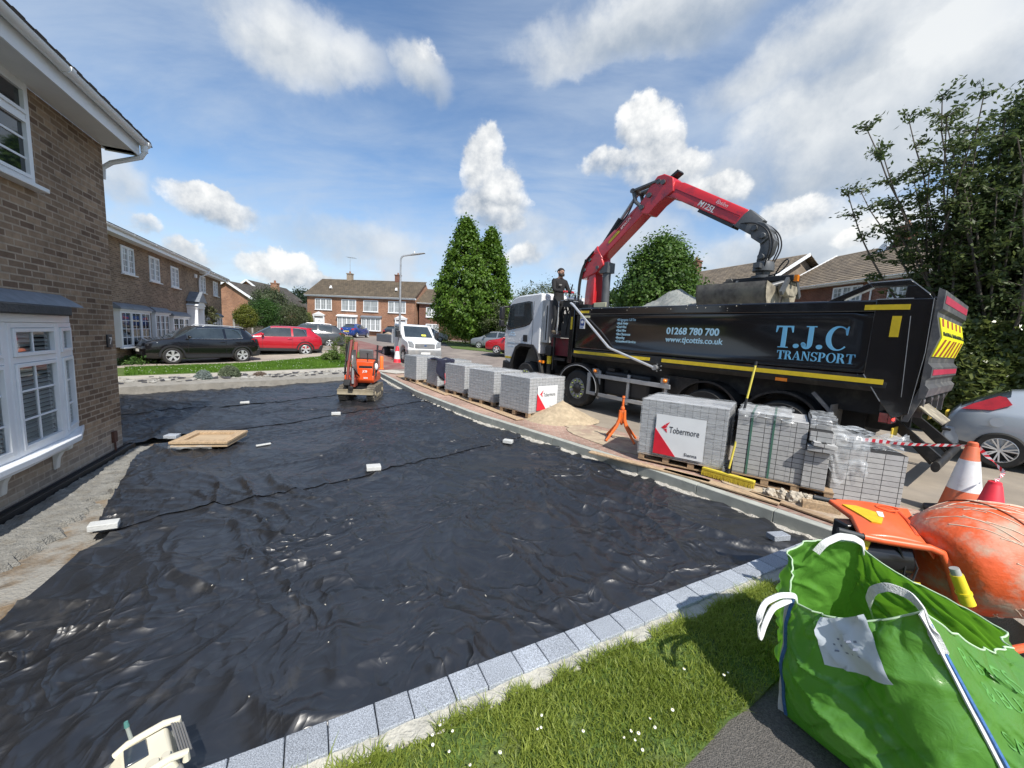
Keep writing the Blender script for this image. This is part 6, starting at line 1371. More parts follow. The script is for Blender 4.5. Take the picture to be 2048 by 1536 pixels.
# ---------------------------------------------------------------- the operator
def person():
    SK = mat('skin', (.42, .24, .17), .55, var=.06); HA = mat('dark_hair', (.018, .013, .010), .7, var=.3, vs=40); HO_ = mat('black_hoodie', (.016, .015, .016), .9, var=.25, vs=20, bump=.3); TRO = mat('dark_trousers', (.018, .019, .021), .9, var=.25, vs=15, bump=.3); BO = mat('tan_boots', (.17, .13, .085), .8, var=.2); GL = mat('red_gloves', (.42, .02, .03), .7, var=.15)
    feet = TM @ Vector((.19, 1.20, 1.985)); fwd = (TM.to_3x3() @ Vector((-.12, -1, 0))).normalized()
    rot = math.atan2(-fwd.x, fwd.y)
    h = thing('person', 'man in black hoodie and red gloves standing behind the lorry cab at the crane controls', 'person', feet, rot); h.scale = (1.09, 1.09, 1.09)
    # local: y forward, x to his right, z up; skin skeleton
    J = {}
    vs, es, rad, ms = [], [], [], []
    def v(p, r, m): vs.append(p); rad.append(r); ms.append(m); return len(vs)-1
    pel = v((0, 0, .95), .155, 1); w_ = v((0, .0, 1.10), .150, 0); ch = v((0, .01, 1.30), .175, 0); sh = v((0, .01, 1.44), .135, 0); nk = v((0, .02, 1.53), .062, 2); hb = v((0, .035, 1.60), .070, 2); hm = v((0, .045, 1.68), .092, 2); ht = v((0, .035, 1.76), .082, 2)
    es += [(pel, w_), (w_, ch), (ch, sh), (sh, nk), (nk, hb), (hb, hm), (hm, ht)]
    for s in (-1, 1):
        hip = v((s*.095, .0, .88), .115, 1); kn = v((s*.115, .06 if s > 0 else .02, .49), .075, 1); an = v((s*.12, -.01, .12), .058, 1); bt = v((s*.12, .0, .07), .058, 3); to = v((s*.125, .17, .04), .045, 3)
        es += [(pel, hip), (hip, kn), (kn, an), (an, bt), (bt, to)]
        so = v((s*.19, .0, 1.44), .080, 0); el = v((s*.25, .12, 1.18), .060, 0); wr_ = v((s*.13, .36, 1.13), .042, 0); pm = v((s*.11, .43, 1.125), .040, 4)
        es += [(sh, so), (so, el), (el, wr_), (wr_, pm)]
    me = bpy.data.meshes.new('body'); me.from_pydata(vs, es, []); o = bpy.data.objects.new('body', me); COL.objects.link(o)
    sk = o.modifiers.new('skin', 'SKIN'); me.skin_vertices  # layer exists once the modifier is added
    if not me.skin_vertices: 
        bm = bmesh.new(); bm.from_mesh(me); bm.verts.layers.skin.verify(); bm.to_mesh(me); bm.free()
    for i, d in enumerate(me.skin_vertices[0].data):
        d.radius = (rad[i], rad[i]*(.72 if ms[i] == 0 and i in (w_, ch, sh) else (1.1 if i in (hm, ht) else .95))); d.use_root = (i == pel)
    ssf = o.modifiers.new('sub', 'SUBSURF'); ssf.levels = 2; ssf.render_levels = 2
    apply_mods(o); me = o.data
    for M in (HO_, TRO, SK, BO, GL): me.materials.append(M)
    P3 = [Vector(p) for p in vs]
    for f in me.polygons:
        c = f.center; best = min(es, key=lambda e: segd(c, P3[e[0]], P3[e[1]])); a, b = best
        m = ms[a] if (c-P3[a]).length/rad[a] < (c-P3[b]).length/rad[b] else ms[b]
        if ms[a] == 1 and ms[b] == 1: m = 1
        f.material_index = m
    me.shade_smooth(); o.parent = h
    # fingers closing on the levers
    for s in (-1, 1):
        g = MB(); base = Vector((s*.11, .45, 1.13))
        for k in range(4):
            x = s*(.105)+(k-1.5)*.020; L_ = (.9, 1.05, 1.0, .8)[k]
            g.tube([(x, .445, 1.145), (x, .445+.040*L_, 1.142), (x, .445+.052*L_, 1.115), (x, .445+.036*L_, 1.095)], [.0105, .010, .009, .007], 8)
        g.tube([(s*.085, .40, 1.12), (s*.062, .43, 1.115), (s*.058, .46, 1.10)], [.012, .011, .008], 8)
        g.build('glove_fingers', GL, o)
    # face, hair, beard
    fc = MB(); fc.tube([(0, .125, 1.70), (0, .152, 1.672), (0, .138, 1.66)], [.010, .018, .014], 8); fc.build('nose', SK, o)
    for s in (-1, 1): fc = MB(); fc.sph((s*.092, .035, 1.675), (.014, .025, .034), 8); fc.build('ear', SK, o)
    for s in (-1, 1): ey = MB(); ey.sph((s*.033, .122, 1.700), (.014, .010, .009), 8); ey.build('eye', M_DARK, o)
    mo = MB(); mo.sph((0, .128, 1.618), (.024, .010, .007), 8); mo.build('mouth', mat('lips', (.30, .12, .10), .5), o)
    hr = MB()
    hr.grid(lambda u, t: (lambda a, b: (math.sin(b)*math.cos(a)*.103, .030+math.sin(b)*math.sin(a)*.112, 1.70+math.cos(b)*.104))(2*math.pi*u, .001+t*(1.15+.55*(.5-.5*math.sin(2*math.pi*u)))), 28, 10)
    hr.build('hair', HA, o, smooth=80)
    be = MB(); be.grid(lambda u, t: ((.094)*math.sin((u-.5)*2.9), .035+.100*math.cos((u-.5)*2.9)+.012*math.sin(t*3.1), 1.645-t*(.085-.03*abs(u-.5)*2)), 18, 6); be.build('beard', HA, o, smooth=80)
    # tidy: boots soles, pocket print
    lg = MB(); lg.bx((.075, .155, 1.335), (.07, .006, .035), (R(-8), 0, R(-18))); lg.build('chest_print', mat('pale_print', (.3, .29, .27), .8), o)
def segd(p, a, b):
    d = b-a; t = max(0, min(1, (p-a).dot(d)/d.dot(d))); return (p-a-d*t).length
person()
# ================================================================= PALLETS OF BLOCKS
M_WOOD = mat('pallet_wood', (.36, .25, .15), .85, var=.35, vs=3, stretch=(2, 18, 18), bump=.4, bs=20, dirt=(.22, .16, .11), ds=5)
M_WOOD2 = mat('board_wood', (.43, .31, .19), .85, var=.3, vs=3, stretch=(14, 2, 14), bump=.3, bs=20, dirt=(.30, .22, .15), ds=4)
M_STACK = brick_mat('stacked_blocks', (.42, .425, .43), (.36, .365, .375), (.10, .10, .10), .105, .0735, .0028, off=0., var=.16, bump=1., rough=.8)
M_STACKP = brick_mat('pale_blocks', (.43, .43, .42), (.37, .37, .37), (.03, .03, .03), .17, .066, .0032, off=0., var=.14, bump=1., rough=.85)
def film(name, a):
    M = bpy.data.materials.new(name); M.use_nodes = True; nt = M.node_tree; N = nt.nodes; L = nt.links; b = N['Principled BSDF']
    b.inputs['Base Color'].default_value = (.62, .65, .67, 1); b.inputs['Roughness'].default_value = .16; b.inputs['Specular IOR Level'].default_value = .8
    tr = N.new('ShaderNodeBsdfTransparent'); mx = N.new('ShaderNodeMixShader'); tc = N.new('ShaderNodeTexCoord'); mp = N.new('ShaderNodeMapping'); mp.inputs['Scale'].default_value = (3, 3, 22); L.new(tc.outputs['Object'], mp.inputs[0])
    n = N.new('ShaderNodeTexNoise'); n.inputs['Scale'].default_value = 1.6; n.inputs['Detail'].default_value = 6; n.inputs['Distortion'].default_value = 1.; L.new(mp.outputs[0], n.inputs['Vector'])
    r = N.new('ShaderNodeMapRange'); r.inputs[1].default_value = .42; r.inputs[2].default_value = .72; r.inputs[3].default_value = a*.55; r.inputs[4].default_value = min(1, a*2.2); L.new(n.outputs[0], r.inputs[0])
    L.new(r.outputs[0], mx.inputs[0]); L.new(tr.outputs[0], mx.inputs[1]); L.new(b.outputs[0], mx.inputs[2]); L.new(mx.outputs[0], N['Material Output'].inputs['Surface'])
    bp = N.new('ShaderNodeBump'); bp.inputs['Strength'].default_value = .4; bp.inputs['Distance'].default_value = .015; L.new(n.outputs[0], bp.inputs['Height']); L.new(bp.outputs[0], b.inputs['Normal'])
    return M
M_FILM = film('shrink_wrap', .24); M_FILM2 = film('loose_film', .30)
M_LABEL = mat('label_white', (.72, .74, .75), .35, var=.04); M_LRED = mat('label_red', (.62, .02, .04), .4); M_LTXT = mat('label_text', (.05, .05, .055), .5)
def wooden_pallet(h, lx, ly, z=0):
    p = MB()
    for y in (.05, ly/2, ly-.05): p.box(0, lx, y-.05, y+.05, z, z+.018)
    for x in (.05, lx/3+.02, 2*lx/3-.02, lx-.05):
        for y in (.05, ly/2, ly-.05): p.box(x-.045, x+.045, y-.049, y+.049, z+.0181, z+.092)
    for k in range(7): x = .05+(lx-.10)*k/6; p.box(x-.045, x+.045, 0, ly, z+.0921, z+.112)
    for y in (0.0, ly-.02): p.box(.0, lx, y-.003, y+.017, z+.094, z+.115)
    return p.build('pallet', M_WOOD, h, bevel=.003)
def wrapped(name, label, origin, rot, lx, ly, hh, seed, lab=True, word='Tobermore', z=0.02):
    h = thing(name, label, 'pallet', (origin[0], origin[1], z), rot, 'wrapped pallets of paving blocks')
    wooden_pallet(h, lx, ly)
    b = MB(); b.box(.0, lx, .0, ly, .118, .118+hh); b.build('paving_blocks', M_STACK, h, smooth=0, bevel=.006)
    w_ = MB(); rnd = random.Random(seed)
    def sq(t):   # round the footprint
        t = (t % 1)*4; k = int(t); f = t-k; e = .012
        P = [(-e, -e), (lx+e, -e), (lx+e, ly+e), (-e, ly+e)]
        a, c = P[k], P[(k+1) % 4]; return a[0]+(c[0]-a[0])*f, a[1]+(c[1]-a[1])*f
    R_ = []
    for j in range(15):
        v = j/14; ring = []
        for i in range(64):
            x, y = sq(i/64); n_ = noise.noise(Vector((x*3, y*3+seed, v*16)))*.010+noise.noise(Vector((x*9, y*9, v*7+seed)))*.007
            cx, cy = x-lx/2, y-ly/2; l = math.hypot(cx, cy); q = (1+max(0, n_)/l)
            ring.append((lx/2+cx*q, ly/2+cy*q, .10+v*(hh+.02)))
        R_.append(ring)
    for s_, dz in ((.97, .014), (.75, .02), (.4, .016), (.02, .03)):
        R_.append([(lx/2+(x-lx/2)*s_, ly/2+(y-ly/2)*s_, .12+hh+dz+max(0, noise.noise(Vector((x*5*s_+seed, y*5*s_, 1))))*.03) for x, y, _ in R_[14]])
    w_.rings(R_, False); w_.build('shrink_wrap', M_FILM, h, smooth=30)
    if lab:
        l = MB(); x0, x1, z0, z1 = (lx*.20, lx*.78, .155, .155+hh*.72)
        l.box(x0, x1, -.030, -.026, z0, z1); lo = l.build('label_sheet', M_LABEL, h)
        r = MB(); r.prism([(x0-.01, z0), (x0+.32, z0), (x0-.005, z0+.40)], 'y', -.034, -.0305); r.build('label_triangle', M_LRED, lo)
        text_mesh('label_lettering', word, .135, M_LTXT, lo, frame((x0+.20, -.0315, z1-.26), (1, 0, 0), (0, 0, 1)), sx=.66)
        tk = MB(); zc = z1-.20
        tk.prism([(x0+.08, zc), (x0+.13, zc+.05), (x0+.17, zc+.02), (x0+.12, zc-.02)], 'y', -.034, -.0305); tk.prism([(x0+.14, zc+.06), (x0+.20, zc+.10), (x0+.165, zc+.03)], 'y', -.034, -.0305); tk.prism([(x0+.12, zc-.025), (x0+.16, zc-.005), (x0+.17, zc-.07)], 'y', -.034, -.0305)
        tk.build('label_emblem', M_LRED, lo)
        text_mesh('label_lettering', 'Sienna', .07, M_LTXT, lo, frame((x1-.26, -.0315, z0+.04), (1, 0, 0), (0, 0, 1)))
    return h
wrapped('block_pallet', 'wrapped pallet of grey blocks with a big white label, right of the orange tripod', (2.08, 6.02), R(-34.6), 1.2, .88, .86, 1, True)
r5 = R(42.5)
wrapped('block_pallet', 'wrapped pallet of grey blocks with a white label beside the sand heap', (.41, 8.72), r5, 1.2, 1.02, .80, 2, True)
wrapped('block_pallet', 'wrapped pallet of grey blocks second from the sand heap, label side hidden', (-.47, 9.95), r5+R(3), 1.05, 1.02, .80, 3, False)
wrapped('block_pallet', 'wrapped pallet of grey blocks in the middle of the row of five by the cab', (-1.40, 11.25), r5+R(1), 1.05, 1.0, .80, 4, False)
wrapped('block_pallet', 'wrapped pallet of grey blocks with the dark jacket on top', (-2.45, 12.55), r5-R(10), 1.2, 1.0, .84, 5, True)
wrapped('block_pallet', 'wrapped pallet of grey blocks farthest along the row, before the white van', (-3.5, 13.95), r5-R(2), 1.0, 1.0, .84, 6, False)
# jacket thrown over the fourth pallet
jk = MB()
def jack(u, v):
    x = -.05+.62*u; t = v*1.0
    if t < .45: y, z = .62-t*1.4, .995+.02*math.sin(u*9)+.03*noise.noise(Vector((u*4, v*5, 2)))
    else: y, z = -.045-.02*noise.noise(Vector((u*5, v*6, 1)))-.03*math.sin(u*8)*(t-.45), .99-(t-.45)*(.75+.5*math.sin(u*3.0))
    return (x+.05*noise.noise(Vector((u*3, v*4, 6))), y, z)
jk.grid(jack, 26, 26)
jo = jk.build('jacket', mat('navy_cloth', (.012, .014, .035), .85, var=.3, vs=12, bump=.4), smooth=60)
so = jo.modifiers.new('thickness', 'SOLIDIFY'); so.thickness = .02
jo.location = (-2.45, 12.55, .02); jo.rotation_euler = (0, 0, r5-R(10)); tag(jo, 'dark navy jacket slung over the top of a wrapped pallet', 'jacket')
# opened packs at the right
ur = R(-35)
op = thing('block_pallet', 'opened pallet of pale grey blocks with green straps, next to the yellow broom', 'pallet', (3.14, 5.24, .02), ur)
wooden_pallet(op, 1.12, .86)
b = MB(); b.box(.0, .60, .02, .86, .118, .985); b.box(.60, .78, .02, .86, .118, .93); b.box(.78, 1.02, -.02, .82, .118, .60); b.box(.80, 1.02, .16, .82, .60, .99)
b.build('paving_blocks', M_STACKP, op, smooth=0, bevel=.004)
e = MB(); e.box(.80, 1.03, -.02, .155, .725, .86); e.box(.79, 1.06, -.09, .14, .61, .675); e.bx((.95, -.02, .70), (.24, .16, .05), (0, R(6), R(8))); e.build('loose_block', M_STACKP, op, smooth=0, bevel=.006)
s_ = MB()
for x in (.17, .42): s_.box(x-.012, x+.012, .012, .0185, .118, .99); s_.box(x-.012, x+.012, .02, .86, .986, .990)
s_.build('green_strap', mat('green_strap', (.06, .15, .11), .5), op)
def drape(h, x0, x1, y0, y1, zt, drop, seed, name='loose_film'):
    m_ = MB()
    def fn(u, v):
        x = x0+(x1-x0)*u; t = v
        if t < .45: y = y1+(y0-y1)*(t/.45); z = zt+.012+.05*abs(noise.noise(Vector((x*7, t*7, seed))))
        else: y = y0-.015-.06*abs(noise.noise(Vector((x*8, t*4, seed+2)))); z = zt-(t-.45)/.55*drop*(.75+.5*noise.noise(Vector((x*6, seed, 0))))
        return (x+.03*noise.noise(Vector((u*5, t*9, seed+4))), y, z)
    m_.grid(fn, 30, 34); return m_.build(name, M_FILM2, h, smooth=50)
drape(op, -.01, .62, .015, .84, .99, .10, 3); drape(op, .80, 1.06, .12, .8, 1.0, .12, 8)
op2 = thing('block_pallet', 'half used pack of pale grey blocks with torn plastic hanging down, farthest right', 'pallet', (4.12, 4.78, .01), R(-24))
b = MB(); b.box(.02, .72, .0, .72, .0, .66); b.box(.0, .30, .12, .72, .66, .80); b.build('paving_blocks', M_STACKP, op2, smooth=0, bevel=.004)
drape(op2, -.06, .34, -.01, .7, .80, .62, 5); drape(op2, .25, .75, .2, .9, .70, .05, 9)
tw = MB(); 
def flap(u, v): return (.1+.75*u, .25+.2*v+.1*noise.noise(Vector((u*4, v*3, 5))), .84+.05*math.sin(u*5+v*2)+.05*noise.noise(Vector((u*6, v*5, 1))))
tw.grid(flap, 20, 10); tw.build('film_flap', M_FILM2, op2, smooth=60)
lb = MB(); lb2 = MB()
for k in range(4):
    m_ = MB(); m_.bx((0, 0, .033), (.20, .10, .066))
    o = m_.build('paving_block', M_GRAN, bevel=.005); p = at((1645, 1690, 1730, 1768)[k], (985, 990, 994, 997)[k], 0)
    o.location = (p.x, p.y, -.005); o.rotation_euler = (0, 0, R(-24+3*k)); tag(o, 'blue grey block on the ground before the half used pack, ' + ('leftmost', 'second from left', 'third from left', 'rightmost')[k] + ' of four', 'paving block', 'loose blocks beside the packs')
# plastic bunched between the packs
pb = MB(); pb.rings([[Vector((3.08+.15*s*math.cos(a)*(1+.4*noise.noise(Vector((a, z*5, 1)))), 5.52+.12*s*math.sin(a)*(1+.4*noise.noise(Vector((a*2, z*4, 4)))), z)) for a in [2*math.pi*k/24 for k in range(24)]] for z, s in ((.0, 1.0), (.12, 1.25), (.28, 1.0), (.42, .6), (.52, .25))])
tag(pb.build('plastic_wrapping', M_FILM2, smooth=50), 'crumpled clear plastic wrapping between two pallets behind the broom', 'plastic sheet')
# ---------------------------------------------------------------- sand heap, stones, timber
def heap():
    c = at(1125, 842, 0); m_ = MB()
    def fn(u, v):
        a = 2*math.pi*u; r = .88*v; z = max(0, .46*(1-v**.9))+.02*noise.fractal(Vector((math.cos(a)*r*4, math.sin(a)*r*4, 1)), .7, 2, 5)*(1-v*.5)
        rr = r*(1+.18*noise.noise(Vector((math.cos(a), math.sin(a), 2)))); return (c.x+rr*math.cos(a)*1.0, c.y+.15+rr*math.sin(a)*.72, z-.012*v)
    m_.grid(fn, 64, 34); o = m_.build('sand_heap', mat('bedding_sand', (.46, .37, .25), .95, var=.22, vs=14, bump=.9, bs=90, dirt=(.36, .28, .19), ds=3), smooth=70); o['kind'] = 'stuff'
    o['label'] = 'heap of pale bedding sand beside the wrapped pallet'
heap()
def rock(c, s, seed, label):
    bm = bmesh.new(); bmesh.ops.create_icosphere(bm, subdivisions=3, radius=1)
    for v in bm.verts:
        n_ = noise.fractal(v.co*1.4+Vector((seed, 0, 0)), .7, 2, 5); v.co *= 1+.42*n_; v.co = Vector((v.co.x*s[0], v.co.y*s[1], max(-.6, v.co.z)*s[2]))
    me = bpy.data.meshes.new('stone'); bm.to_mesh(me); bm.free(); me.materials.append(M_STONE); me.shade_flat()
    o = bpy.data.objects.new('stone', me); COL.objects.link(o); o.location = c; tag(o, label, 'stone', 'broken stones by the packs')
M_STONE = mat('broken_stone', (.47, .42, .34), .9, var=.25, vs=9, bump=.8, bs=50, dirt=(.30, .24, .17), ds=7)
for k, (px, py, s, l) in enumerate(((1540, 985, (.08, .07, .07), 'pale lump of stone nearest the broom'), (1563, 988, (.07, .07, .075), 'brownish lump of stone between the two pale ones'), (1590, 995, (.10, .07, .085), 'largest pale broken stone, right of the other lumps'), (1617, 990, (.09, .06, .04), 'flat brown stone against the loose blocks'))):
    p = at(px, py+8, 0); rock((p.x, p.y, s[2]*.55), s, k*3.1, l)
tb = MB(); tb.bx((0, 0, .05), (.36, .10, .09)); tb.bx((.06, .11, .04), (.30, .08, .07))
for k in range(3): tb.bx((-.02, -.018+k*.018, .097), (.3, .004, .004))
o = tb.build('timber_offcut', M_WOOD2, bevel=.004); p = at(1640, 1020, 0); o.location = (p.x, p.y, -.005); o.rotation_euler = (0, 0, R(-28)); tag(o, 'short sawn timber offcut between the stones and the mixer', 'timber')
pk = [((1180, 905), (1420, 965), .13, 'long thin board nearest the kerb beside the labelled pallet'), ((1330, 940), (1560, 1008), .16, 'flat weathered board lying under the broom head'), ((1500, 985), (1690, 1052), .10, 'narrow dark board pointing at the mixer')]
for (a, b_, wd, l) in pk:
    a = at(*a, 0); b_ = at(*b_, 0); m_ = MB(); m_.bar(a+Vector((0, 0, .014)), b_+Vector((0, 0, .014)), wd, .022)
    tag(m_.build('plank', M_WOOD2 if 'dark' not in l else M_WOOD, bevel=.003), l, 'plank', 'boards lying along the kerb')
# boards and mats lying in front of the far pallets
for (a, b_, wd, l) in (((800, 752), (900, 790), .35, 'brown board in front of the farthest pallets'), ((905, 790), (1040, 840), .22, 'brown board in front of the pallet row near the kerb')):
    a = at(*a, 0); b_ = at(*b_, 0); m_ = MB(); m_.bar(a+Vector((0, 0, .012)), b_+Vector((0, 0, .012)), wd, .018); tag(m_.build('plank', M_WOOD2, bevel=.003), l, 'plank', 'boards lying along the kerb')
pl_ = MB()
a = at(770, 742, .0); pl_.bx((0, 0, .02), (1.3, .9, .03)); o = pl_.build('paving_slab', M_PALE, bevel=.01); o.location = (a.x+.5, a.y-.3, .0); o.rotation_euler = (0, 0, R(-32)); tag(o, 'pale slab by the kerb end near the orange post', 'slab')
# ---------------------------------------------------------------- broom leaning on the packs
br = thing('broom', 'yellow headed broom with a long yellow handle leaning against the opened pallet', 'broom')
p0 = at(1404, 948, .0); p1 = at(1508, 978, .0); mid = (p0+p1)/2; d = (p1-p0).normalized()
m_ = MB(); m_.bar(p0+Vector((0, 0, .095)), p1+Vector((0, 0, .095)), .065, .035); m_.build('broom_head', mat('yellow_bristle_block', (.62, .50, .05), .6, var=.1), br, bevel=.008)
m_ = MB(); random.seed(3); nn = Vector((-d.y, d.x, 0))
for k in range(70):
    for j in range(4):
        q = p0+d*((p1-p0).length*(k+.5)/70)+nn*((j-1.5)*.017)+Vector((0, 0, .08)); e_ = q+nn*((j-1.5)*.010+random.uniform(-.006, .006))+d*random.uniform(-.006, .006); e_.z = .002
        m_.tube([q, e_], [.004, .003], 4, cap=False)
m_.build('bristles', mat('yellow_bristles', (.60, .46, .04), .7, var=.3, vs=60), br, smooth=0)
top = far(1513, 723, 5.33+.05); bot = mid+Vector((0, 0, .12))
m_ = MB(); m_.cyl(bot, bot+(top-bot)*.56, .014); m_.cyl(bot+(top-bot)*.665, bot+(top-bot)*.97, .014); m_.build('handle', mat('handle_yellow', (.62, .52, .08), .4), br)
m_ = MB(); m_.cyl(bot+(top-bot)*.555, bot+(top-bot)*.67, .0165); m_.cyl(bot+(top-bot)*.965, top, .0165); m_.cyl(bot+Vector((0, 0, -.03)), bot+(top-bot)*.04, .022); m_.build('grip', M_BLACK, br)
# ---------------------------------------------------------------- orange folding tripod
tp = thing('barrier_tripod', 'orange folding tripod post stand between two pallets', 'tripod', tuple(at(1240, 880, 0)))
M_OR = mat('orange_plastic', (.80, .15, .02), .5, var=.1, vs=8, dirt=(.55, .16, .06), ds=6)
m_ = MB(); m_.cyl((0, 0, .30), (0, 0, .86), .022); m_.lathe([(.04, .60), (.04, .63), (.024, .66)], n=14); m_.lathe([(.022, .80), (.032, .82), (.022, .86)], n=12); m_.build('post', M_OR, tp)
m_ = MB(); m_.cyl((0, 0, .33), (0, 0, .58), .05, .06, 10); m_.build('collar', M_OR, tp, bevel=.01)
for a in (-150, -60, 20, 120):
    a = R(a); c_, s_ = math.cos(a), math.sin(a); m_ = MB()
    m_.tube([(c_*.05, s_*.05, .58), (c_*.065, s_*.065, .40), (c_*.12, s_*.12, .28), (c_*.36, s_*.36, .02)], [.028, .03, .028, .022], 8); m_.build('leg', M_OR, tp)
# ---------------------------------------------------------------- cones and tape
M_CO = mat('cone_orange', (.62, .13, .05), .6, var=.15, vs=5, dirt=(.35, .14, .08), ds=5); M_CR = mat('cone_red', (.72, .03, .05), .5, var=.12, vs=5); M_SLV = mat('cone_sleeve', (.72, .73, .74), .45, var=.06, vs=6, dirt=(.5, .48, .45), ds=7, dlo=.55, dhi=.8)
def cone(label, loc, H_, r0, r1, body, s0, s1, base=True, rot=0., lean=0.):
    h = thing('traffic_cone', label, 'cone', loc, (0, lean, rot), None)
    R_ = lambda z: r0+(r1-r0)*z/H_
    if base:
        b = MB(); n = 4; b.prism([(r0*1.35*math.cos(a)*1.0, r0*1.35*math.sin(a)) for a in [2*math.pi*k/16+.2 for k in range(16)]] if False else [(-r0*1.3, -r0*.9), (-r0*.9, -r0*1.3), (r0*.9, -r0*1.3), (r0*1.3, -r0*.9), (r0*1.3, r0*.9), (r0*.9, r0*1.3), (-r0*.9, r0*1.3), (-r0*1.3, r0*.9)], 'z', 0, .05); b.build('base', mat('cone_base', (.05, .05, .052), .8, var=.3), h, bevel=.015)
    b = MB(); b.lathe([(r0*1.04, .05), (R_(.06), .09), (R_(H_*.93), H_*.93), (r1*1.05, H_*.94), (r1*.98, H_*.985), (r1*.6, H_), (r1*.55, H_*.95)], n=36); b.build('cone_body', body, h)
    s = MB(); s.lathe([(R_(s0*H_)+.001, s0*H_), (R_(s0*H_)+.004, s0*H_), (R_(s1*H_)+.004, s1*H_), (R_(s1*H_)+.001, s1*H_)], n=36); s.build('reflective_sleeve', M_SLV, h)
    return h
pc = at(1918, 1028, 0); cone('large orange traffic cone with a wide white sleeve, tape tied to its top', (pc.x, pc.y, -.02), .92, .195, .045, M_CO, .36, .76)
pc2 = far(1970, 1060, 3.95); cone('smaller bright red cone with a white sleeve standing behind the mixer drum', (pc2.x, pc2.y, -.02), .62, .16, .05, M_CR, .30, .62)
pq = at(796, 727, .12); cone('red and white cone standing at the foot of the lamp post', (pq.x-.05, pq.y, gz(pq.x, pq.y)-.08), .95, .20, .07, M_CR, .28, .72, base=False)
pq = at(763, 738, .03); b = MB(); b.lathe([(.115, 0), (.11, .04), (.085, .06), (.085, .58), (.06, .62), (.0, .63)], n=24); o = b.build('bollard', mat('bollard_orange', (.85, .17, .03), .5, var=.08)); o.location = (pq.x, pq.y, gz(pq.x, pq.y)); tag(o, 'plain orange plastic post standing left of the lamp post', 'bollard')
def tape(P, w_, label, twist=0.):
    L_ = resample(P, 60)
    for c, nm in ((0, 0),):
        m_ = MB()
        V = []
        for i, p in enumerate(L_):
            a = twist*i/60+.5*noise.noise(Vector((i*.12, 3, 0))); u = Vector((math.sin(a)*.4, -math.sin(a)*.6, math.cos(a)))*w_*.5
            V += [p-u, p+u]
        for i in range(60):
            m_.add([V[2*i], V[2*i+1], V[2*i+3], V[2*i+2]], [(0, 1, 2, 3)], m=(i//2) % 2)
        o = m_.build('barrier_tape', [M_CR, M_WHITE], smooth=60, fix=False); tag(o, label, 'tape')
ta = far(1716, 878, 4.95); tb_ = Vector((pc.x, pc.y, .85)); tape([ta, ta*.5+tb_*.5+Vector((0, 0, -.03)), tb_], .045, 'red and white barrier tape stretched from the packs to the large cone', 1.)
tape([tb_+Vector((.03, -.02, 0)), Vector((pc.x+.10, pc.y-.25, .62)), Vector((pc2.x, pc2.y, .60))], .05, 'red and white barrier tape twisted down between the two cones', 9.)
# ---------------------------------------------------------------- blocks and board weighing down the membrane
bl = [(747, 935, .2, .14, 25, 'pale block on the membrane in the middle of the drive'), (1016, 882, .18, .12, -20, 'pale block on the membrane seam close to the kerb'), (208, 1052, .21, .11, 35, 'white block at the membrane edge by the near house'),
      (345, 872, .2, .15, 10, 'dull grey block just left of the timber board'), (672, 826, .2, .1, 25, 'small pale block in front of the mini excavator'), (490, 804, .2, .1, 30, 'small pale block on the far seam, left of the excavator'), (527, 887, .22, .05, 45, 'thin white strip of stone on the membrane right of the board'), (1556, 1074, .2, .11, 12, 'grey block standing on the membrane at the corner of kerb and granite edging'), (848, 800, .16, .08, 20, 'white scrap holding the membrane against the kerb')]
M_BLK = mat('pale_block', (.50, .51, .50), .85, var=.1, vs=9, bump=.3, bs=60)
for (px, py, a, b_, rt, l) in bl:
    m_ = MB(); hh = .06 if 'thin' not in l and 'scrap' not in l else .025; m_.bx((0, 0, hh/2), (a, b_, hh)); o = m_.build('paving_block', M_BLK if 'dull' not in l and 'corner' not in l else M_GRAN, bevel=.006)
    p = at(px, py, -.13); z = mz(p.x, p.y)+max(.015, wr(p.x, p.y, 4.1))+.02; p = at(px, py+3, z); o.location = (p.x, p.y, z-.005); o.rotation_euler = (R(random.uniform(-3, 3)), R(random.uniform(-3, 3)), R(rt)); tag(o, l, 'paving block', 'blocks holding the membrane down')
bd = thing('timber_board', 'square brown timber tray lying on the membrane near the house corner', 'board', tuple(at(422, 880, -.14)), R(13))
m_ = MB(); W_, D_ = .80, .72; m_.box(-W_/2, W_/2, -D_/2, D_/2, -.02, .035); m_.build('panel', mat('plywood', (.44, .33, .21), .8, var=.2, vs=2, stretch=(1, 9, 9), dirt=(.34, .25, .16), ds=4), bd, bevel=.006)
m_ = MB(); m_.box(-W_/2-.01, W_/2+.01, -D_/2-.02, -D_/2+.12, .0352, .075); m_.box(-W_/2-.01, W_/2+.01, D_/2-.12, D_/2+.02, .0352, .075); m_.box(-W_/2-.01, -W_/2+.12, -D_/2+.121, D_/2-.121, .0352, .075); m_.box(W_/2-.12, W_/2+.01, -D_/2+.121, D_/2-.121, .0352, .075)
m_.build('rim', M_WOOD2, bd, bevel=.005)
m_ = MB(); m_.rings([[(x, -D_/2-.03-.02*abs(math.sin(x*20)), z+.01*math.sin(x*31)) for x in np.linspace(-.4, .2, 12)] for z in (-.03, .0, .02)], False, closed=False); m_.build('torn_plastic', M_FILM, bd)
sl = MB(); sl.tube([far(1042, 994, 4.45), far(1062, 989, 4.55)], .006, 6)
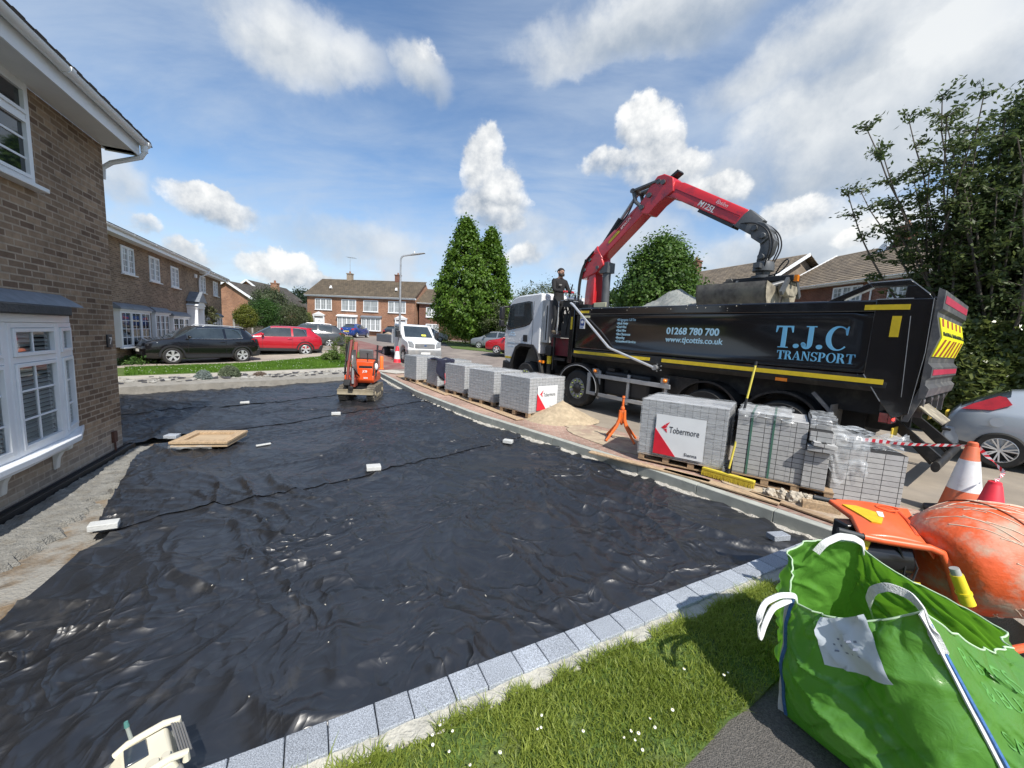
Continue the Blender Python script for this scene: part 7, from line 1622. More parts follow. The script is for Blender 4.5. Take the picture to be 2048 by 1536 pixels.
# ---------------------------------------------------------------- lamp column
lc = thing('lamp_post', 'tall grey street lamp column with a bent arm at the end of the kerb', 'street lamp', (-6.22, 21.0, gz(-6.2, 21)-.02))
m_ = MB(); m_.cyl((0, 0, 0), (0, 0, 1.5), .085, .08); m_.cyl((0, 0, 1.5), (0, 0, 4.4), .058, .05); m_.tube([(0, 0, 4.4), (0, 0, 5.45), (.04, .01, 5.58), (.14, .02, 5.66), (.45, .05, 5.72), (.60, .06, 5.75)], .045, 10); m_.build('column', M_STEEL, lc)
m_ = MB(); m_.prism([(.50, 5.70), (.62, 5.80), (1.25, 5.87), (1.28, 5.84), (.9, 5.76)], 'y', -.06, .16); ho_ = m_.build('lamp_head', mat('lamp_grey', (.30, .31, .32), .5), lc, bevel=.02)
m_ = MB(); m_.cyl((.70, .05, 5.83), (.70, .05, 5.92), .04, .035); m_.build('photocell', M_WHITE, ho_)
m_ = MB(); m_.add([(.66, -.04, 5.765), (1.2, -.04, 5.835), (1.2, .14, 5.835), (.66, .14, 5.765)], [(0, 1, 2, 3)]); m_.v = [(x, y, z-.012) for x, y, z in m_.v]; m_.build('lens', M_HLIGHT, ho_)
m_ = MB(); m_.box(-.05, .05, -.1, -.078, .5, 1.1); m_.build('access_door', M_STEEL, lc)
# ---------------------------------------------------------------- mini excavator. local: +y forward (its blade), +x its right
def excavator():
    e = at(716, 800, -.17)
    h = thing('mini_excavator', 'small orange tracked mini excavator with its boom raised, standing on the membrane', 'excavator', (e.x-.02, e.y+.35, -.155), R(188)); h.scale = (1.06, 1.06, 1.14)
    OR = mat('digger_orange', (.72, .085, .015), .4, 0, .1, 5, coat=.3, dirt=(.42, .12, .05), ds=5, dlo=.55, dhi=.8); DR = mat('digger_red', (.20, .035, .028), .5, var=.2, dirt=(.2, .06, .04)); MUD = mat('muddy_track', (.12, .105, .085), .9, var=.35, vs=12, bump=.6, dirt=(.27, .24, .18), ds=7); BD = mat('muddy_blade', (.27, .235, .165), .7, var=.25, vs=5, dirt=(.25, .2, .12), ds=7)
    for s in (-1, 1):
        m_ = MB(); x0, x1 = s*.26, s*.45; n = 44
        prof = []
        for k in range(n):
            a = 2*math.pi*k/n; cy = .46 if math.sin(a) > 0 else -.46
        loop = [(.46*1+.17*math.sin(a), .18-.17*math.cos(a)) for a in np.linspace(0, math.pi, 12)]+[(-.46-.17*math.sin(a), .18+.17*math.cos(a)) for a in np.linspace(0, math.pi, 12)]
        m_.prism(loop, 'x', x0, x1)
        L_ = resample([Vector((0, y, z)) for y, z in loop+[loop[0]]], 44)
        for i in range(44):
            p = L_[i]; d = (L_[(i+1) % 44]-L_[i]).normalized(); m_.bar(p-d*.018, p+d*.018, .20, .045, up=(1, 0, 0)) if False else m_.add([(x, *(Vector((p.y, p.z))+Vector((d.y, d.z))*a+Vector((d.z, -d.y))*b_)) for x in (x0-.004*s, x1+.004*s) for a, b_ in ((-.018, .0), (.018, .0), (.014, .028), (-.014, .028))], [(0, 1, 2, 3), (7, 6, 5, 4), (0, 4, 5, 1), (1, 5, 6, 2), (2, 6, 7, 3), (3, 7, 4, 0)])
        to = m_.build('track', MUD, h, smooth=0)
        w_ = MB()
        for y in (-.46, .46): w_.lathe([(.001, 0), (.05, .02), (.06, .0), (.11, -.005), (.125, -.02)], (x1, y, .18), (s, 0, 0), 18)
        for y in (-.2, 0, .2): w_.cyl((x1, y, .10), (x1+s*.012, y, .10), .055)
        w_.build('roller', BD, to)
    m_ = MB(); m_.box(-.26, .26, -.42, .42, .16, .32); m_.cyl((0, 0, .32), (0, 0, .42), .22); m_.build('undercarriage', M_DARK, h)
    m_ = MB(); m_.rings([[(x, .70+dy, z) for dy, z in ((0, .17), (.05, .18), (.03, .24), (.05, .31), (-.01, .31), (-.03, .24))] for x in (-.45, .45)]); 
    for s in (-1, 1): m_.bar((s*.2, .3, .24), (s*.2, .70, .27), .06, .09)
    m_.build('dozer_blade', BD, h, bevel=.008)
    m_ = MB(); m_.prism([(.30, .42), (.36, .50), (.34, .62), (.0, .62), (-.1, .66), (-.55, .66), (-.62, .55), (-.60, .42)], 'x', -.38, .38); ub = m_.build('upper_body', OR, h, bevel=.03, seg=3)
    m_ = MB(); m_.prism([(-.02, .62), (-.06, .92), (-.18, 1.0), (-.55, .98), (-.62, .80), (-.60, .62)], 'x', -.33, .33); m_.build('engine_hood', OR, ub, bevel=.05, seg=3)
    m_ = MB(); m_.box(-.36, .13, .20, .33, .62, .96); m_.box(-.35, -.0, .335, .36, .50, .80); fr_ = m_.build('front_panel', OR, ub, bevel=.03)
    m_ = MB(); m_.box(-.345, .0, .332, .338, .80, .86); m_.build('black_band', M_BLACK, fr_)
    text_mesh('lettering', 'JCB', .075, M_WHITE, fr_, frame((-.10, .3645, .70), (-1, 0, 0), (0, 0, 1)), bold=.002); text_mesh('lettering', '8008', .055, M_WHITE, fr_, frame((-.12, .3645, .54), (-1, 0, 0), (0, 0, 1)), bold=.001)
    m_ = MB(); m_.bx((-.05, -.10, .90), (.38, .36, .09)); m_.bx((-.05, -.28, 1.08), (.38, .08, .34), (R(-8), 0, 0)); m_.build('seat', mat('seat_grey', (.10, .105, .11), .6), h, bevel=.03)
    m_ = MB()
    for s in (-1, 1):
        m_.tube([(s*.40, .20, .60), (s*.42, .10, .80), (s*.40, .02, 1.0), (s*.41, .0, 1.38)], .026, 8); m_.tube([(s*.36, .32, .62), (s*.37, .30, .80), (s*.38, .16, .98)], .02, 8)
    m_.tube([(-.40, .05, 1.02), (0, .12, 1.03), (.40, .05, 1.02)], .018, 8); m_.build('roll_bar', M_DARK, h)
    m_ = MB()
    for s in (-1, 1): m_.cyl((s*.2, .24, .95), (s*.2, .26, 1.16), .012); m_.sph((s*.2, .26, 1.17), .025)
    m_.build('control_lever', M_BLACK, h)
    # boom: king post at the front, boom upright, dipper folded beside it
    m_ = MB(); m_.prism([(.34, .36), (.60, .34), (.62, .56), (.34, .60)], 'x', .03, .21); m_.build('king_post', DR, h, bevel=.015)
    m_ = MB()
    m_.prism([(.46, .48), (.58, .46), (.56, .80), (.42, 1.10), (.28, 1.45), (.22, 1.43), (.33, 1.05), (.46, .75)], 'x', .05, .14); bo_ = m_.build('boom', mat('boom_red', (.26, .04, .03), .5, var=.2, dirt=(.3, .08, .05), ds=6), h, bevel=.012)
    m_ = MB(); m_.cyl((.09, .62, .44), (.09, .60, .86), .035); m_.cyl((.09, .60, .86), (.12, .52, 1.12), .02); m_.build('boom_ram', M_STEEL, bo_)
    m_ = MB(); m_.prism([(.20, 1.50), (.34, 1.48), (.62, .95), (.72, .52), (.66, .50), (.52, .92)], 'x', .17, .23); dp = m_.build('dipper_arm', DR, h, bevel=.01)
    m_ = MB(); m_.cyl((.24, .60, .98), (.24, .34, 1.44), .03); m_.build('dipper_ram', M_DARK, dp)
    m_ = MB(); m_.bx((.20, .72, .46), (.16, .12, .16), (R(20), 0, 0)); m_.bx((.10, .76, .34), (.12, .10, .10)); m_.build('bucket_hitch', M_DARK, dp, bevel=.02)
    m_ = MB()
    for k in range(5): m_.tube([(-.02+.03*k, .36, .60), (-.04+.03*k, .66, .70+.04*k), (.02+.03*k, .60, 1.0), (.08+.02*k, .38, 1.25)], .011, 6)
    m_.build('hose', M_BLACK, bo_)
    m_ = MB(); m_.sph((-.42, .22, .84), (.05, .05, .09)); m_.build('work_light', M_WHITE, ub)
excavator()
# ---------------------------------------------------------------- cement mixer
def mixer():
    h = thing('cement_mixer', 'orange electric cement mixer caked with dried concrete behind the green bag', 'cement mixer')
    OR = mat('mixer_orange', (.78, .125, .035), .42, 0, .08, 5, coat=.2, dirt=(.62, .20, .10), ds=4, dlo=.5, dhi=.85)
    DM = mat('mixer_drum', (.70, .105, .025), .5, 0, .12, 4, dirt=(.45, .35, .26), ds=3.4, dlo=.46, dhi=.66, rv=.35, bump=.2, bs=30, stretch=(1, 1.4, 1.4))
    b0 = Vector((2.86, 2.40, .50)); ax = Vector((.95, .10, .16)).normalized()
    d = MB(); d.lathe([(.02, -.02), (.20, -.02), (.265, .02), (.325, .16), (.352, .30), (.358, .36), (.352, .42), (.31, .60), (.245, .78), (.255, .80), (.235, .80), (.30, .60), (.34, .38), (.31, .16), (.25, .05), (.02, .02)], b0, ax, 56)
    do = d.build('drum', DM, h, smooth=50)
    r = MB(); u = Vector((0, 0, 1)); u = (u-ax*u.dot(ax)).normalized(); v = ax.cross(u)
    for h_, rr in ((.36, .362),): r.tube([b0+ax*h_+(u*math.cos(a)+v*math.sin(a))*rr for a in [2*math.pi*k/56 for k in range(57)]], .005, 6)
    r.build('drum_seam', mat('drum_seam', (.30, .10, .05), .6), do)
    sp = MB(); random.seed(9)
    for k in range(120):                                        # dribbles of dried slurry running round the drum
        a0 = random.uniform(0, 6.28); l = random.uniform(.25, 1.1); h0 = random.uniform(.05, .7); sl = random.uniform(.10, .30)
        def rad(t): return np.interp(t, [-.02, .02, .16, .30, .36, .42, .60, .78], [.20, .265, .325, .352, .358, .352, .31, .245])
        P = []
        for i in range(14):
            t = h0+sl*i/13; a = a0+l*i/13+.012*math.sin(i*.9+k); t = min(.77, t); P.append(b0+ax*t+(u*math.cos(a)+v*math.sin(a))*(rad(t)+.0008))
        sp.tube(P, [.0018+.003*random.random() for _ in P], 5)
    sp.build('dried_slurry', mat('dried_slurry', (.60, .47, .36), .9), do)
    # hood over the motor
    hd = MB()
    c = [Vector((2.53, 2.92, .715)), Vector((2.385, 2.46, .655)), Vector((2.80, 2.36, .655)), Vector((2.99, 2.84, .70))]   # back left, front left, front right, back right
    def top(s, t):   # s left->right, t front->back
        p = (c[1]*(1-s)+c[2]*s)*(1-t)+(c[0]*(1-s)+c[3]*s)*t
        p = p+Vector((.10*s*t, 0, .045*math.sin(math.pi*min(1, s*1.15))*math.sin(math.pi*(.12+.76*t))))
        p.x += .10*(1-abs(t-.5)*2)*(1-s)*.6
        if s > .85: p.z -= (s-.85)*.5*(1-t)
        return p
    n = 14; V = []; F = []
    for j in range(n+1):
        for i in range(n+1): V.append(top(i/n, j/n))
    k0 = len(V)
    for j in range(n+1):
        for i in range(n+1): V.append(top(i/n, j/n)-Vector((0, 0, .035)))
    q = lambda i, j: j*(n+1)+i
    for j in range(n):
        for i in range(n): F += [(q(i, j), q(i+1, j), q(i+1, j+1), q(i, j+1)), (k0+q(i, j), k0+q(i, j+1), k0+q(i+1, j+1), k0+q(i+1, j))]
    for i in range(n): F += [(q(i, 0), k0+q(i, 0), k0+q(i+1, 0), q(i+1, 0)), (q(i, n), q(i+1, n), k0+q(i+1, n), k0+q(i, n)), (q(0, i), q(0, i+1), k0+q(0, i+1), k0+q(0, i)), (q(n, i), k0+q(n, i), k0+q(n, i+1), q(n, i+1))]
    hd.add(V, F); ho = hd.build('motor_hood', OR, h, bevel=.010, smooth=50)
    hs = MB()     # moulded sticker on the hood's left half
    K = [(.06, .78), (.20, .70), (.34, .50), (.40, .34), (.34, .22), (.22, .26), (.10, .5)]
    pts = [top(a, b_)+Vector((0, 0, .010)) for a, b_ in K]; hs.add(pts+[p-Vector((0, 0, .009)) for p in pts], [tuple(range(7)), tuple(range(7, 14))[::-1]]+[(i, (i+1) % 7, 7+(i+1) % 7, 7+i) for i in range(7)])
    so = hs.build('warning_sticker', mat('sticker_yellow', (.75, .48, .02), .5, var=.15, vs=30), ho)
    ws = MB(); pts = [top(a, b_)+Vector((0, 0, .012)) for a, b_ in ((.36, .52), (.44, .50), (.42, .36), (.35, .38))]; ws.add(pts, [(0, 1, 2, 3)]); ws.build('white_sticker', M_WHITE, so)
    rd = MB(); pc_ = top(.62, .72)
    rd.tube([pc_+Vector((.07*math.cos(a), .05*math.sin(a), .012)) for a in [2*math.pi*k/24 for k in range(25)]], .006, 6); rd.tube([top(.80, .15), top(.80, .5)+Vector((0, 0, .01)), top(.80, .9)], .010, 6); rd.build('moulded_rib', OR, ho)
    g = MB()
    for a, b_ in ((Vector((2.45, 2.96, .705)), Vector((2.58, 2.90, .70))), (Vector((2.26, 2.49, .665)), Vector((2.40, 2.45, .645)))): g.cyl(a, b_, .019, n=12)
    g.build('handle_grip', mat('grip_rubber', (.035, .04, .045), .6), h)
    t = MB()
    t.tube([Vector((2.40, 2.45, .645)), Vector((2.50, 2.42, .64)), Vector((2.74, 2.35, .64)), Vector((2.80, 2.33, .62)), Vector((2.83, 2.31, .55)), Vector((2.90, 2.22, .22)), Vector((2.93, 2.19, .0))], .024, 12)
    t.tube([Vector((2.58, 2.90, .70)), Vector((2.95, 2.82, .68)), Vector((3.02, 2.80, .62)), Vector((3.10, 2.75, .0))], .022, 12)
    t.tube([Vector((2.93, 2.19, .03)), Vector((3.25, 2.25, .03)), Vector((3.7, 2.35, .03))], .024, 10); t.tube([Vector((3.10, 2.75, .03)), Vector((3.5, 2.70, .03)), Vector((3.8, 2.62, .03))], .024, 10); t.tube([Vector((3.45, 2.29, .03)), Vector((3.58, 2.42, .40)), Vector((3.55, 2.5, .62))], .03, 10)
    t.build('frame', OR, h)
    m_ = MB(); m_.cyl(Vector((2.46, 2.58, .47)), Vector((2.74, 2.52, .50)), .135, .145, 28); m_.cyl(Vector((2.40, 2.60, .46)), Vector((2.46, 2.58, .47)), .10, .135, 28); m_.bx((2.62, 2.5, .30), (.22, .16, .22), (0, 0, R(-10))); m_.bx((2.50, 2.66, .58), (.16, .12, .14))
    mo = m_.build('motor', mat('motor_black', (.012, .012, .013), .28, coat=.4, var=.2), h, bevel=.012)
    f = MB()
    for k in range(8): a = 2*math.pi*k/8; f.bx((2.395, 2.602+.06*math.cos(a), .46+.06*math.sin(a)), (.006, .06, .012), (a, 0, 0))
    f.build('cooling_grille', mat('grille_dark_grey', (.05, .05, .055), .4), mo)
    y = MB(); y.bx((2.70, 2.375, .365), (.085, .006, .045), (0, 0, R(-12))); y.build('yellow_sticker', mat('sticker_yellow2', (.70, .56, .05), .5), mo)
    y = MB(); y.bx((2.425, 2.47, .585), (.07, .03, .075), (0, R(10), R(-10))); y.build('switch_box', mat('switch_yellow', (.68, .50, .02), .5), mo, bevel=.01)
    cb_ = MB(); cb_.tube([Vector((2.60, 2.42, .62)), Vector((2.66, 2.40, .5)), Vector((2.64, 2.38, .36)), Vector((2.68, 2.36, .25))], .007, 6); cb_.tube([Vector((2.70, 2.42, .58)), Vector((2.72, 2.38, .48)), Vector((2.68, 2.36, .40))], .006, 6); cb_.tube([Vector((2.86, 2.33, .52)), Vector((2.89, 2.28, .47)), Vector((2.91, 2.26, .46))], .007, 6); cb_.build('cable', M_BLACK, mo)
    pg = MB(); a = far(1908, 1136, 2.13); b_ = far(1936, 1208, 2.09); dd = b_-a
    pg.cyl(a, a+dd*.18, .022, .024, 14, m=1); pg.cyl(a+dd*.18, a+dd*.68, .029, .031, 16); pg.cyl(a+dd*.66, a+dd*.72, .036, n=16); pg.cyl(a+dd*.72, b_, .031, .034, 16)
    pg.build('yellow_plug', [mat('plug_yellow', (.78, .62, .03), .45), mat('plug_grey', (.35, .35, .33), .5)], h)
    wl = MB(); wl.cyl(Vector((3.0, 2.62, .12)), Vector((3.06, 2.61, .12)), .12); wl.build('wheel', M_RUBBER, h)
mixer()
# ---------------------------------------------------------------- green bulk bag
def bag():
    h = thing('bulk_bag', 'open green bulk bag with white lifting loops and a paper note, beside the mixer', 'bag')
    base = [Vector((1.51, 1.80, -.03)), Vector((2.02, 1.08, -.03)), Vector((2.72, 1.58, -.03)), Vector((2.22, 2.30, -.03))]     # A B C D
    A1, B1, C1, D1 = Vector((1.515, 1.84, .59)), Vector((1.70, 1.44, .845)), Vector((2.36, 1.66, .60)), Vector((2.15, 2.19, .715))
    rim = {0: A1, 1: B1, 2: C1, 3: D1}
    midr = [far(1700, 1238, 1.62), far(1965, 1290, 1.52), far(1800, 1150, 2.02), far(1612, 1098, 2.02)]   # A-B, B-C, C-D, D-A
    def rimf(t):
        k = int(t) % 4; f = t-int(t); a, b_, m_ = rim[k], rim[(k+1) % 4], midr[k]
        c_ = m_*2-(a+b_)*.5
        p = a*(1-f)**2+c_*2*f*(1-f)+b_*f*f
        return p
    def basef(t):
        k = int(t) % 4; f = t-int(t); p = base[k]*(1-f)+base[(k+1) % 4]*f; c_ = sum(base, Vector())/4
        return p+(p-c_)*(.10*math.sin(math.pi*f))
    cen = sum(base, Vector())/4
    bul = [.13, .10, .06, .06]
    def surf(t, hgt):
        t = t % 4; k = int(t); f = t-k; p = basef(t)*(1-hgt)+rimf(t)*hgt; o = (p-cen); o.z = 0; o.normalize()
        e = math.sin(math.pi*f)**.7
        p = p+o*(bul[k]*e*math.sin(math.pi*min(1, hgt*1.02))**.8)
        # folds: sharp creases falling from the corners, slack in the middle
        x = t*1.7; n1 = 1-abs(noise.noise(Vector((x*1.6+hgt*1.3, hgt*1.2, 3))))*2; n2 = 1-abs(noise.noise(Vector((x*3.2-hgt*2.2, hgt*2.4, 8))))*2; n3 = noise.noise(Vector((x*8, hgt*7, 5)))
        amp = min(1, hgt*5)*(.35+.65*e)
        n4 = max(0, 1-abs(noise.noise(Vector((x*2.2+hgt*4.5, hgt*1.1-x, 15))))*3.2)**2; n5 = max(0, 1-abs(noise.noise(Vector((x*3.0-hgt*5.5, hgt*1.5+x, 25))))*3.2)**2
        p = p+o*(amp*(.035*max(-.3, n1)+.018*n2+.005*n3+.020*n4-.020*n5))
        if k == 0: p = p-o*(.11*math.exp(-((f-.52)/.17)**2)*math.exp(-((hgt-.62)/.26)**2))
        return p
    mb = MB(); nu, nv = 300, 90
    V = [surf(4*i/nu, j/nv) for j in range(nv+1) for i in range(nu)]
    F = [(j*nu+i, j*nu+(i+1) % nu, (j+1)*nu+(i+1) % nu, (j+1)*nu+i) for j in range(nv) for i in range(nu)]
    # floor of the bag with a little rubble-free slack
    V += [Vector((cen.x, cen.y, .0))]; F += [(i, len(V)-1, (i+1) % nu) for i in range(nu)]
    mb.add(V, F)
    M = bpy.data.materials.new('green_woven_plastic'); M.use_nodes = True; nt = M.node_tree; N = nt.nodes; L = nt.links; b = N['Principled BSDF']
    tc = N.new('ShaderNodeTexCoord'); n_ = N.new('ShaderNodeTexNoise'); n_.inputs['Scale'].default_value = 7; n_.inputs['Detail'].default_value = 6; L.new(tc.outputs['Object'], n_.inputs['Vector'])
    r = N.new('ShaderNodeMix'); r.data_type = 'RGBA'; L.new(n_.outputs[0], r.inputs[0]); r.inputs[6].default_value = (.078, .235, .034, 1); r.inputs[7].default_value = (.13, .32, .052, 1); L.new(r.outputs[2], b.inputs['Base Color'])
    b.inputs['Roughness'].default_value = .30; b.inputs['Specular IOR Level'].default_value = .6
    n2 = N.new('ShaderNodeTexNoise'); n2.inputs['Scale'].default_value = 16; n2.inputs['Detail'].default_value = 4; n2.inputs['Distortion'].default_value = 1.2; L.new(tc.outputs['Object'], n2.inputs['Vector'])
    bp = N.new('ShaderNodeBump'); bp.inputs['Strength'].default_value = .4; bp.inputs['Distance'].default_value = .015; L.new(n2.outputs[0], bp.inputs['Height']); L.new(bp.outputs[0], b.inputs['Normal'])
    tr = N.new('ShaderNodeBsdfTranslucent'); tr.inputs[0].default_value = (.22, .55, .04, 1); mx = N.new('ShaderNodeMixShader'); mx.inputs[0].default_value = .30
    L.new(b.outputs[0], mx.inputs[1]); L.new(tr.outputs[0], mx.inputs[2]); L.new(mx.outputs[0], N['Material Output'].inputs['Surface'])
    o = mb.build('bag_body', M, h, smooth=70)
    WB = mat('white_webbing', (.66, .67, .66), .8, var=.1, vs=60, bump=.4, bs=150); BB = mat('blue_webbing', (.05, .14, .34), .8, var=.3, vs=80)
    def ribb(P, w_, name, M_, wdir=None, par=h, n=60, th=.003):
        L_ = resample(P, n); m_ = MB(); R_ = []
        # smooth the path
        for _ in range(6): L_ = [L_[0]]+[(L_[i-1]+L_[i]*2+L_[i+1])/4 for i in range(1, len(L_)-1)]+[L_[-1]]
        for i, p in enumerate(L_):
            d = (L_[min(i+1, n)]-L_[max(i-1, 0)]).normalized(); wd = wdir(i/n) if callable(wdir) else (wdir or Vector((.6, -.6, 0)))
            wd = (wd-d*wd.dot(d)).normalized(); nn = d.cross(wd)
            R_.append([p-wd*w_/2-nn*th, p+wd*w_/2-nn*th, p+wd*w_/2+nn*th, p-wd*w_/2+nn*th])
        m_.rings(R_); return m_.build(name, M_, par, smooth=40)
    # rim hem
    hem = MB(); hem.tube([rimf(4*i/120 % 4) if False else surf(4*i/160, 1.) for i in range(161)], .004, 6); hem.build('rim_hem', mat('hem_green', (.45, .60, .40), .7), o)
    out = lambda t, d=.006: (lambda p, c_: p+Vector(((p-c_).x, (p-c_).y, 0)).normalized()*d)(surf(*t), cen)
    # corner seams
    for k, nm in ((0, 'A'), (1, 'B')):
        P = [out((k+.001, 1-.98*i/20), .008) for i in range(21)]
        ribb(P, .040, 'corner_webbing', WB, Vector((.55, -.8, 0)) if k == 0 else Vector((.8, .3, 0)))
        P2 = [out((k+.03, 1-.98*i/20), .011) for i in range(21)]
        ribb(P2, .014, 'blue_stitching', BB, Vector((.55, -.8, 0)) if k == 0 else Vector((.8, .3, 0)))
    # loops
    ribb([A1+Vector((.01, 0, -.03)), A1+Vector((0, 0, .02)), far(1560, 1190, 1.80), far(1528, 1205, 1.74), far(1515, 1245, 1.70), far(1520, 1283, 1.68), far(1528, 1250, 1.73), far(1545, 1215, 1.78), A1+Vector((.0, .01, .0))], .026, 'lifting_loop', WB, Vector((.2, .5, .7)))
    ribb([far(1745, 1232, 1.66), far(1736, 1205, 1.62), far(1745, 1180, 1.58), far(1775, 1172, 1.54), far(1820, 1190, 1.49), B1+Vector((.0, -.0, .0)), out((1.001, .93), .012), out((1.001, .85), .012)], .034, 'lifting_loop', WB, Vector((-.2, .35, .9)))
    ribb([far(1632, 1105, 2.08), far(1650, 1085, 2.08), far(1680, 1072, 2.1), far(1708, 1076, 2.15), D1+Vector((0, 0, .015)), D1+Vector((.02, 0, -.05))], .036, 'lifting_loop', WB, Vector((.3, .4, .9)))
    # paper note following the front face
    pn = MB(); t0, h0 = .50, .93
    def pap(u, v): p = out((.33+.36*u+.04*v, .985-.29*v+.05*u), .010+.012*math.sin(u*3)); return p
    pn.grid(pap, 10, 10); po = pn.build('delivery_note', mat('note_paper', (.60, .66, .72), .6, var=.06), h, smooth=60)
    ln = MB()
    random.seed(1)
    for v_ in (.40, .52, .64):
        for k in range(6):
            if random.random() < .25: continue
            u0 = .18+.09*k; P = [pap(u, v) for u, v in ((u0, v_), (u0+.06, v_), (u0+.06, v_+.035), (u0, v_+.035))]; nn = Vector((-.5, -.8, .2)).normalized()*.0015; ln.add([p+nn for p in P], [(0, 1, 2, 3)])
    ln.build('printed_lines', mat('grey_print', (.22, .25, .32), .7), po)
    # faded print on the right face
    PR = mat('faded_print', (.10, .30, .06), .5)
    for txt, t_, hh, sz in (('R BAGS', 1.16, .86, .085), ('& BUILD', 1.20, .76, .075), ('SAND', 1.13, .58, .075), ('BALLAST', 1.15, .50, .045), ('GRAVEL', 1.15, .42, .06), ('SLATE', 1.16, .34, .06)):
        to = text_mesh('bag_lettering', txt, 1., PR, o, Matrix.Identity(4), ext=0.)
        me = to.data
        for vx in me.vertices:
            vx.co = out((t_+vx.co.x*sz*1.15, hh+vx.co.y*sz*1.2), .004)
bag()
# ---------------------------------------------------------------- site radio (bottom left)
def radio():
    zt = .07
    a, b_ = at(214, 1512, zt), at(338, 1446, zt); d = (b_-a).normalized(); 
    h = thing('site_radio', 'cream and grey site radio with a stub aerial, standing by the granite edging', 'radio', (a.x, a.y, -.19), math.atan2(d.y, d.x))
    L_ = (b_-a).length; D_ = .24; CR = mat('cream_plastic', (.66, .62, .49), .5, var=.06, vs=9, dirt=(.50, .46, .36), ds=6); GY = mat('grey_rubber', (.20, .205, .20), .7, var=.2, vs=6)
    Z = zt+.19
    m_ = MB(); m_.prism([(0.0, .03), (.0, Z-.03), (.04, Z+.008), (L_-.01, Z+.012), (L_+.012, Z-.05), (L_+.0, .03)], 'y', -D_+.02, -.02); bo_ = m_.build('radio_case', CR, h, bevel=.012, seg=3)
    m_ = MB()
    for x in (-.02, L_-.03):
        m_.box(x, x+.05, -D_-.0, -.0, 0, .05); m_.box(x, x+.05, -D_, -D_+.05, .05, Z-.03); m_.box(x, x+.05, -.05, .0, .05, Z-.03)
    m_.build('bumper', GY, h, bevel=.02, seg=3)
    m_ = MB()
    for y in (-.012, -D_+.03): m_.tube([(.02, y, Z-.01), (.06, y, Z+.012), (L_*.55, y, Z+.016), (L_-.02, y, Z+.02), (L_+.03, y, Z+.005), (L_+.03, y, Z-.03)], .014, 10)
    m_.build('roll_cage', CR, h)
    m_ = MB()
    for k in range(5): m_.tube([(L_+.006+.009*k, -.03, Z+.018-.006*k), (L_+.012+.009*k, -D_+.045, Z+.018-.006*k)], .0035, 6)
    m_.build('carry_handle', mat('handle_grey', (.16, .16, .16), .5), h)
    m_ = MB(); m_.box(.045, .115, -D_*.52, -.035, Z+.004, Z+.0165); m_.build('display_panel', mat('display_dark', (.035, .045, .06), .15, coat=.6), bo_, bevel=.004)
    m_ = MB()
    for y in (-D_+.05,): m_.lathe([(.022, 0), (.02, .012), (.001, .012)], (.12, y, Z+.016), n=16); m_.lathe([(.016, 0), (.014, .01), (.001, .01)], (L_-.03, y-.0, Z+.022), n=16)
    m_.build('cage_bolt', mat('bolt_cream', (.55, .52, .42), .5), bo_)
    m_ = MB(); m_.cyl((.075, -.01, Z), (.062, .0, Z+.085), .0075, .0065, 10, m=0); m_.cyl((.062, .0, Z+.085), (.060, .001, Z+.108), .009, .007, 10, m=1); m_.build('aerial', [mat('aerial_grey', (.30, .33, .30), .5), mat('aerial_green', (.08, .22, .20), .5)], h)
radio()
# ================================================================= VEGETATION
def leaf_mat(name, c0, c1, rough=.5, trans=.25, tc_=None):
    M = bpy.data.materials.new(name); M.use_nodes = True; nt = M.node_tree; N = nt.nodes; L = nt.links; b = N['Principled BSDF']
    g = N.new('ShaderNodeNewGeometry'); n = N.new('ShaderNodeTexNoise'); n.inputs['Scale'].default_value = .9; n.inputs['Detail'].default_value = 3
    tcn = N.new('ShaderNodeTexCoord'); L.new(tcn.outputs['Object'], n.inputs['Vector'])
    ad = N.new('ShaderNodeMath'); ad.operation = 'MULTIPLY_ADD'; L.new(g.outputs['Random Per Island'], ad.inputs[0]); ad.inputs[1].default_value = .55
    ms = N.new('ShaderNodeMath'); ms.operation = 'SUBTRACT'; L.new(n.outputs[0], ms.inputs[0]); ms.inputs[1].default_value = .28; L.new(ms.outputs[0], ad.inputs[2])
    mx = N.new('ShaderNodeMix'); mx.data_type = 'RGBA'; mx.clamp_factor = True; L.new(ad.outputs[0], mx.inputs[0]); mx.inputs[6].default_value = (*c0, 1); mx.inputs[7].default_value = (*c1, 1)
    L.new(mx.outputs[2], b.inputs['Base Color']); b.inputs['Roughness'].default_value = rough; b.inputs['Specular IOR Level'].default_value = .35
    t = N.new('ShaderNodeBsdfTranslucent'); hs = N.new('ShaderNodeHueSaturation'); hs.inputs['Value'].default_value = 1.6; L.new(mx.outputs[2], hs.inputs['Color']); L.new(hs.outputs[0], t.inputs[0])
    sm = N.new('ShaderNodeMixShader'); sm.inputs[0].default_value = trans; L.new(b.outputs[0], sm.inputs[1]); L.new(t.outputs[0], sm.inputs[2]); L.new(sm.outputs[0], N['Material Output'].inputs['Surface'])
    return M
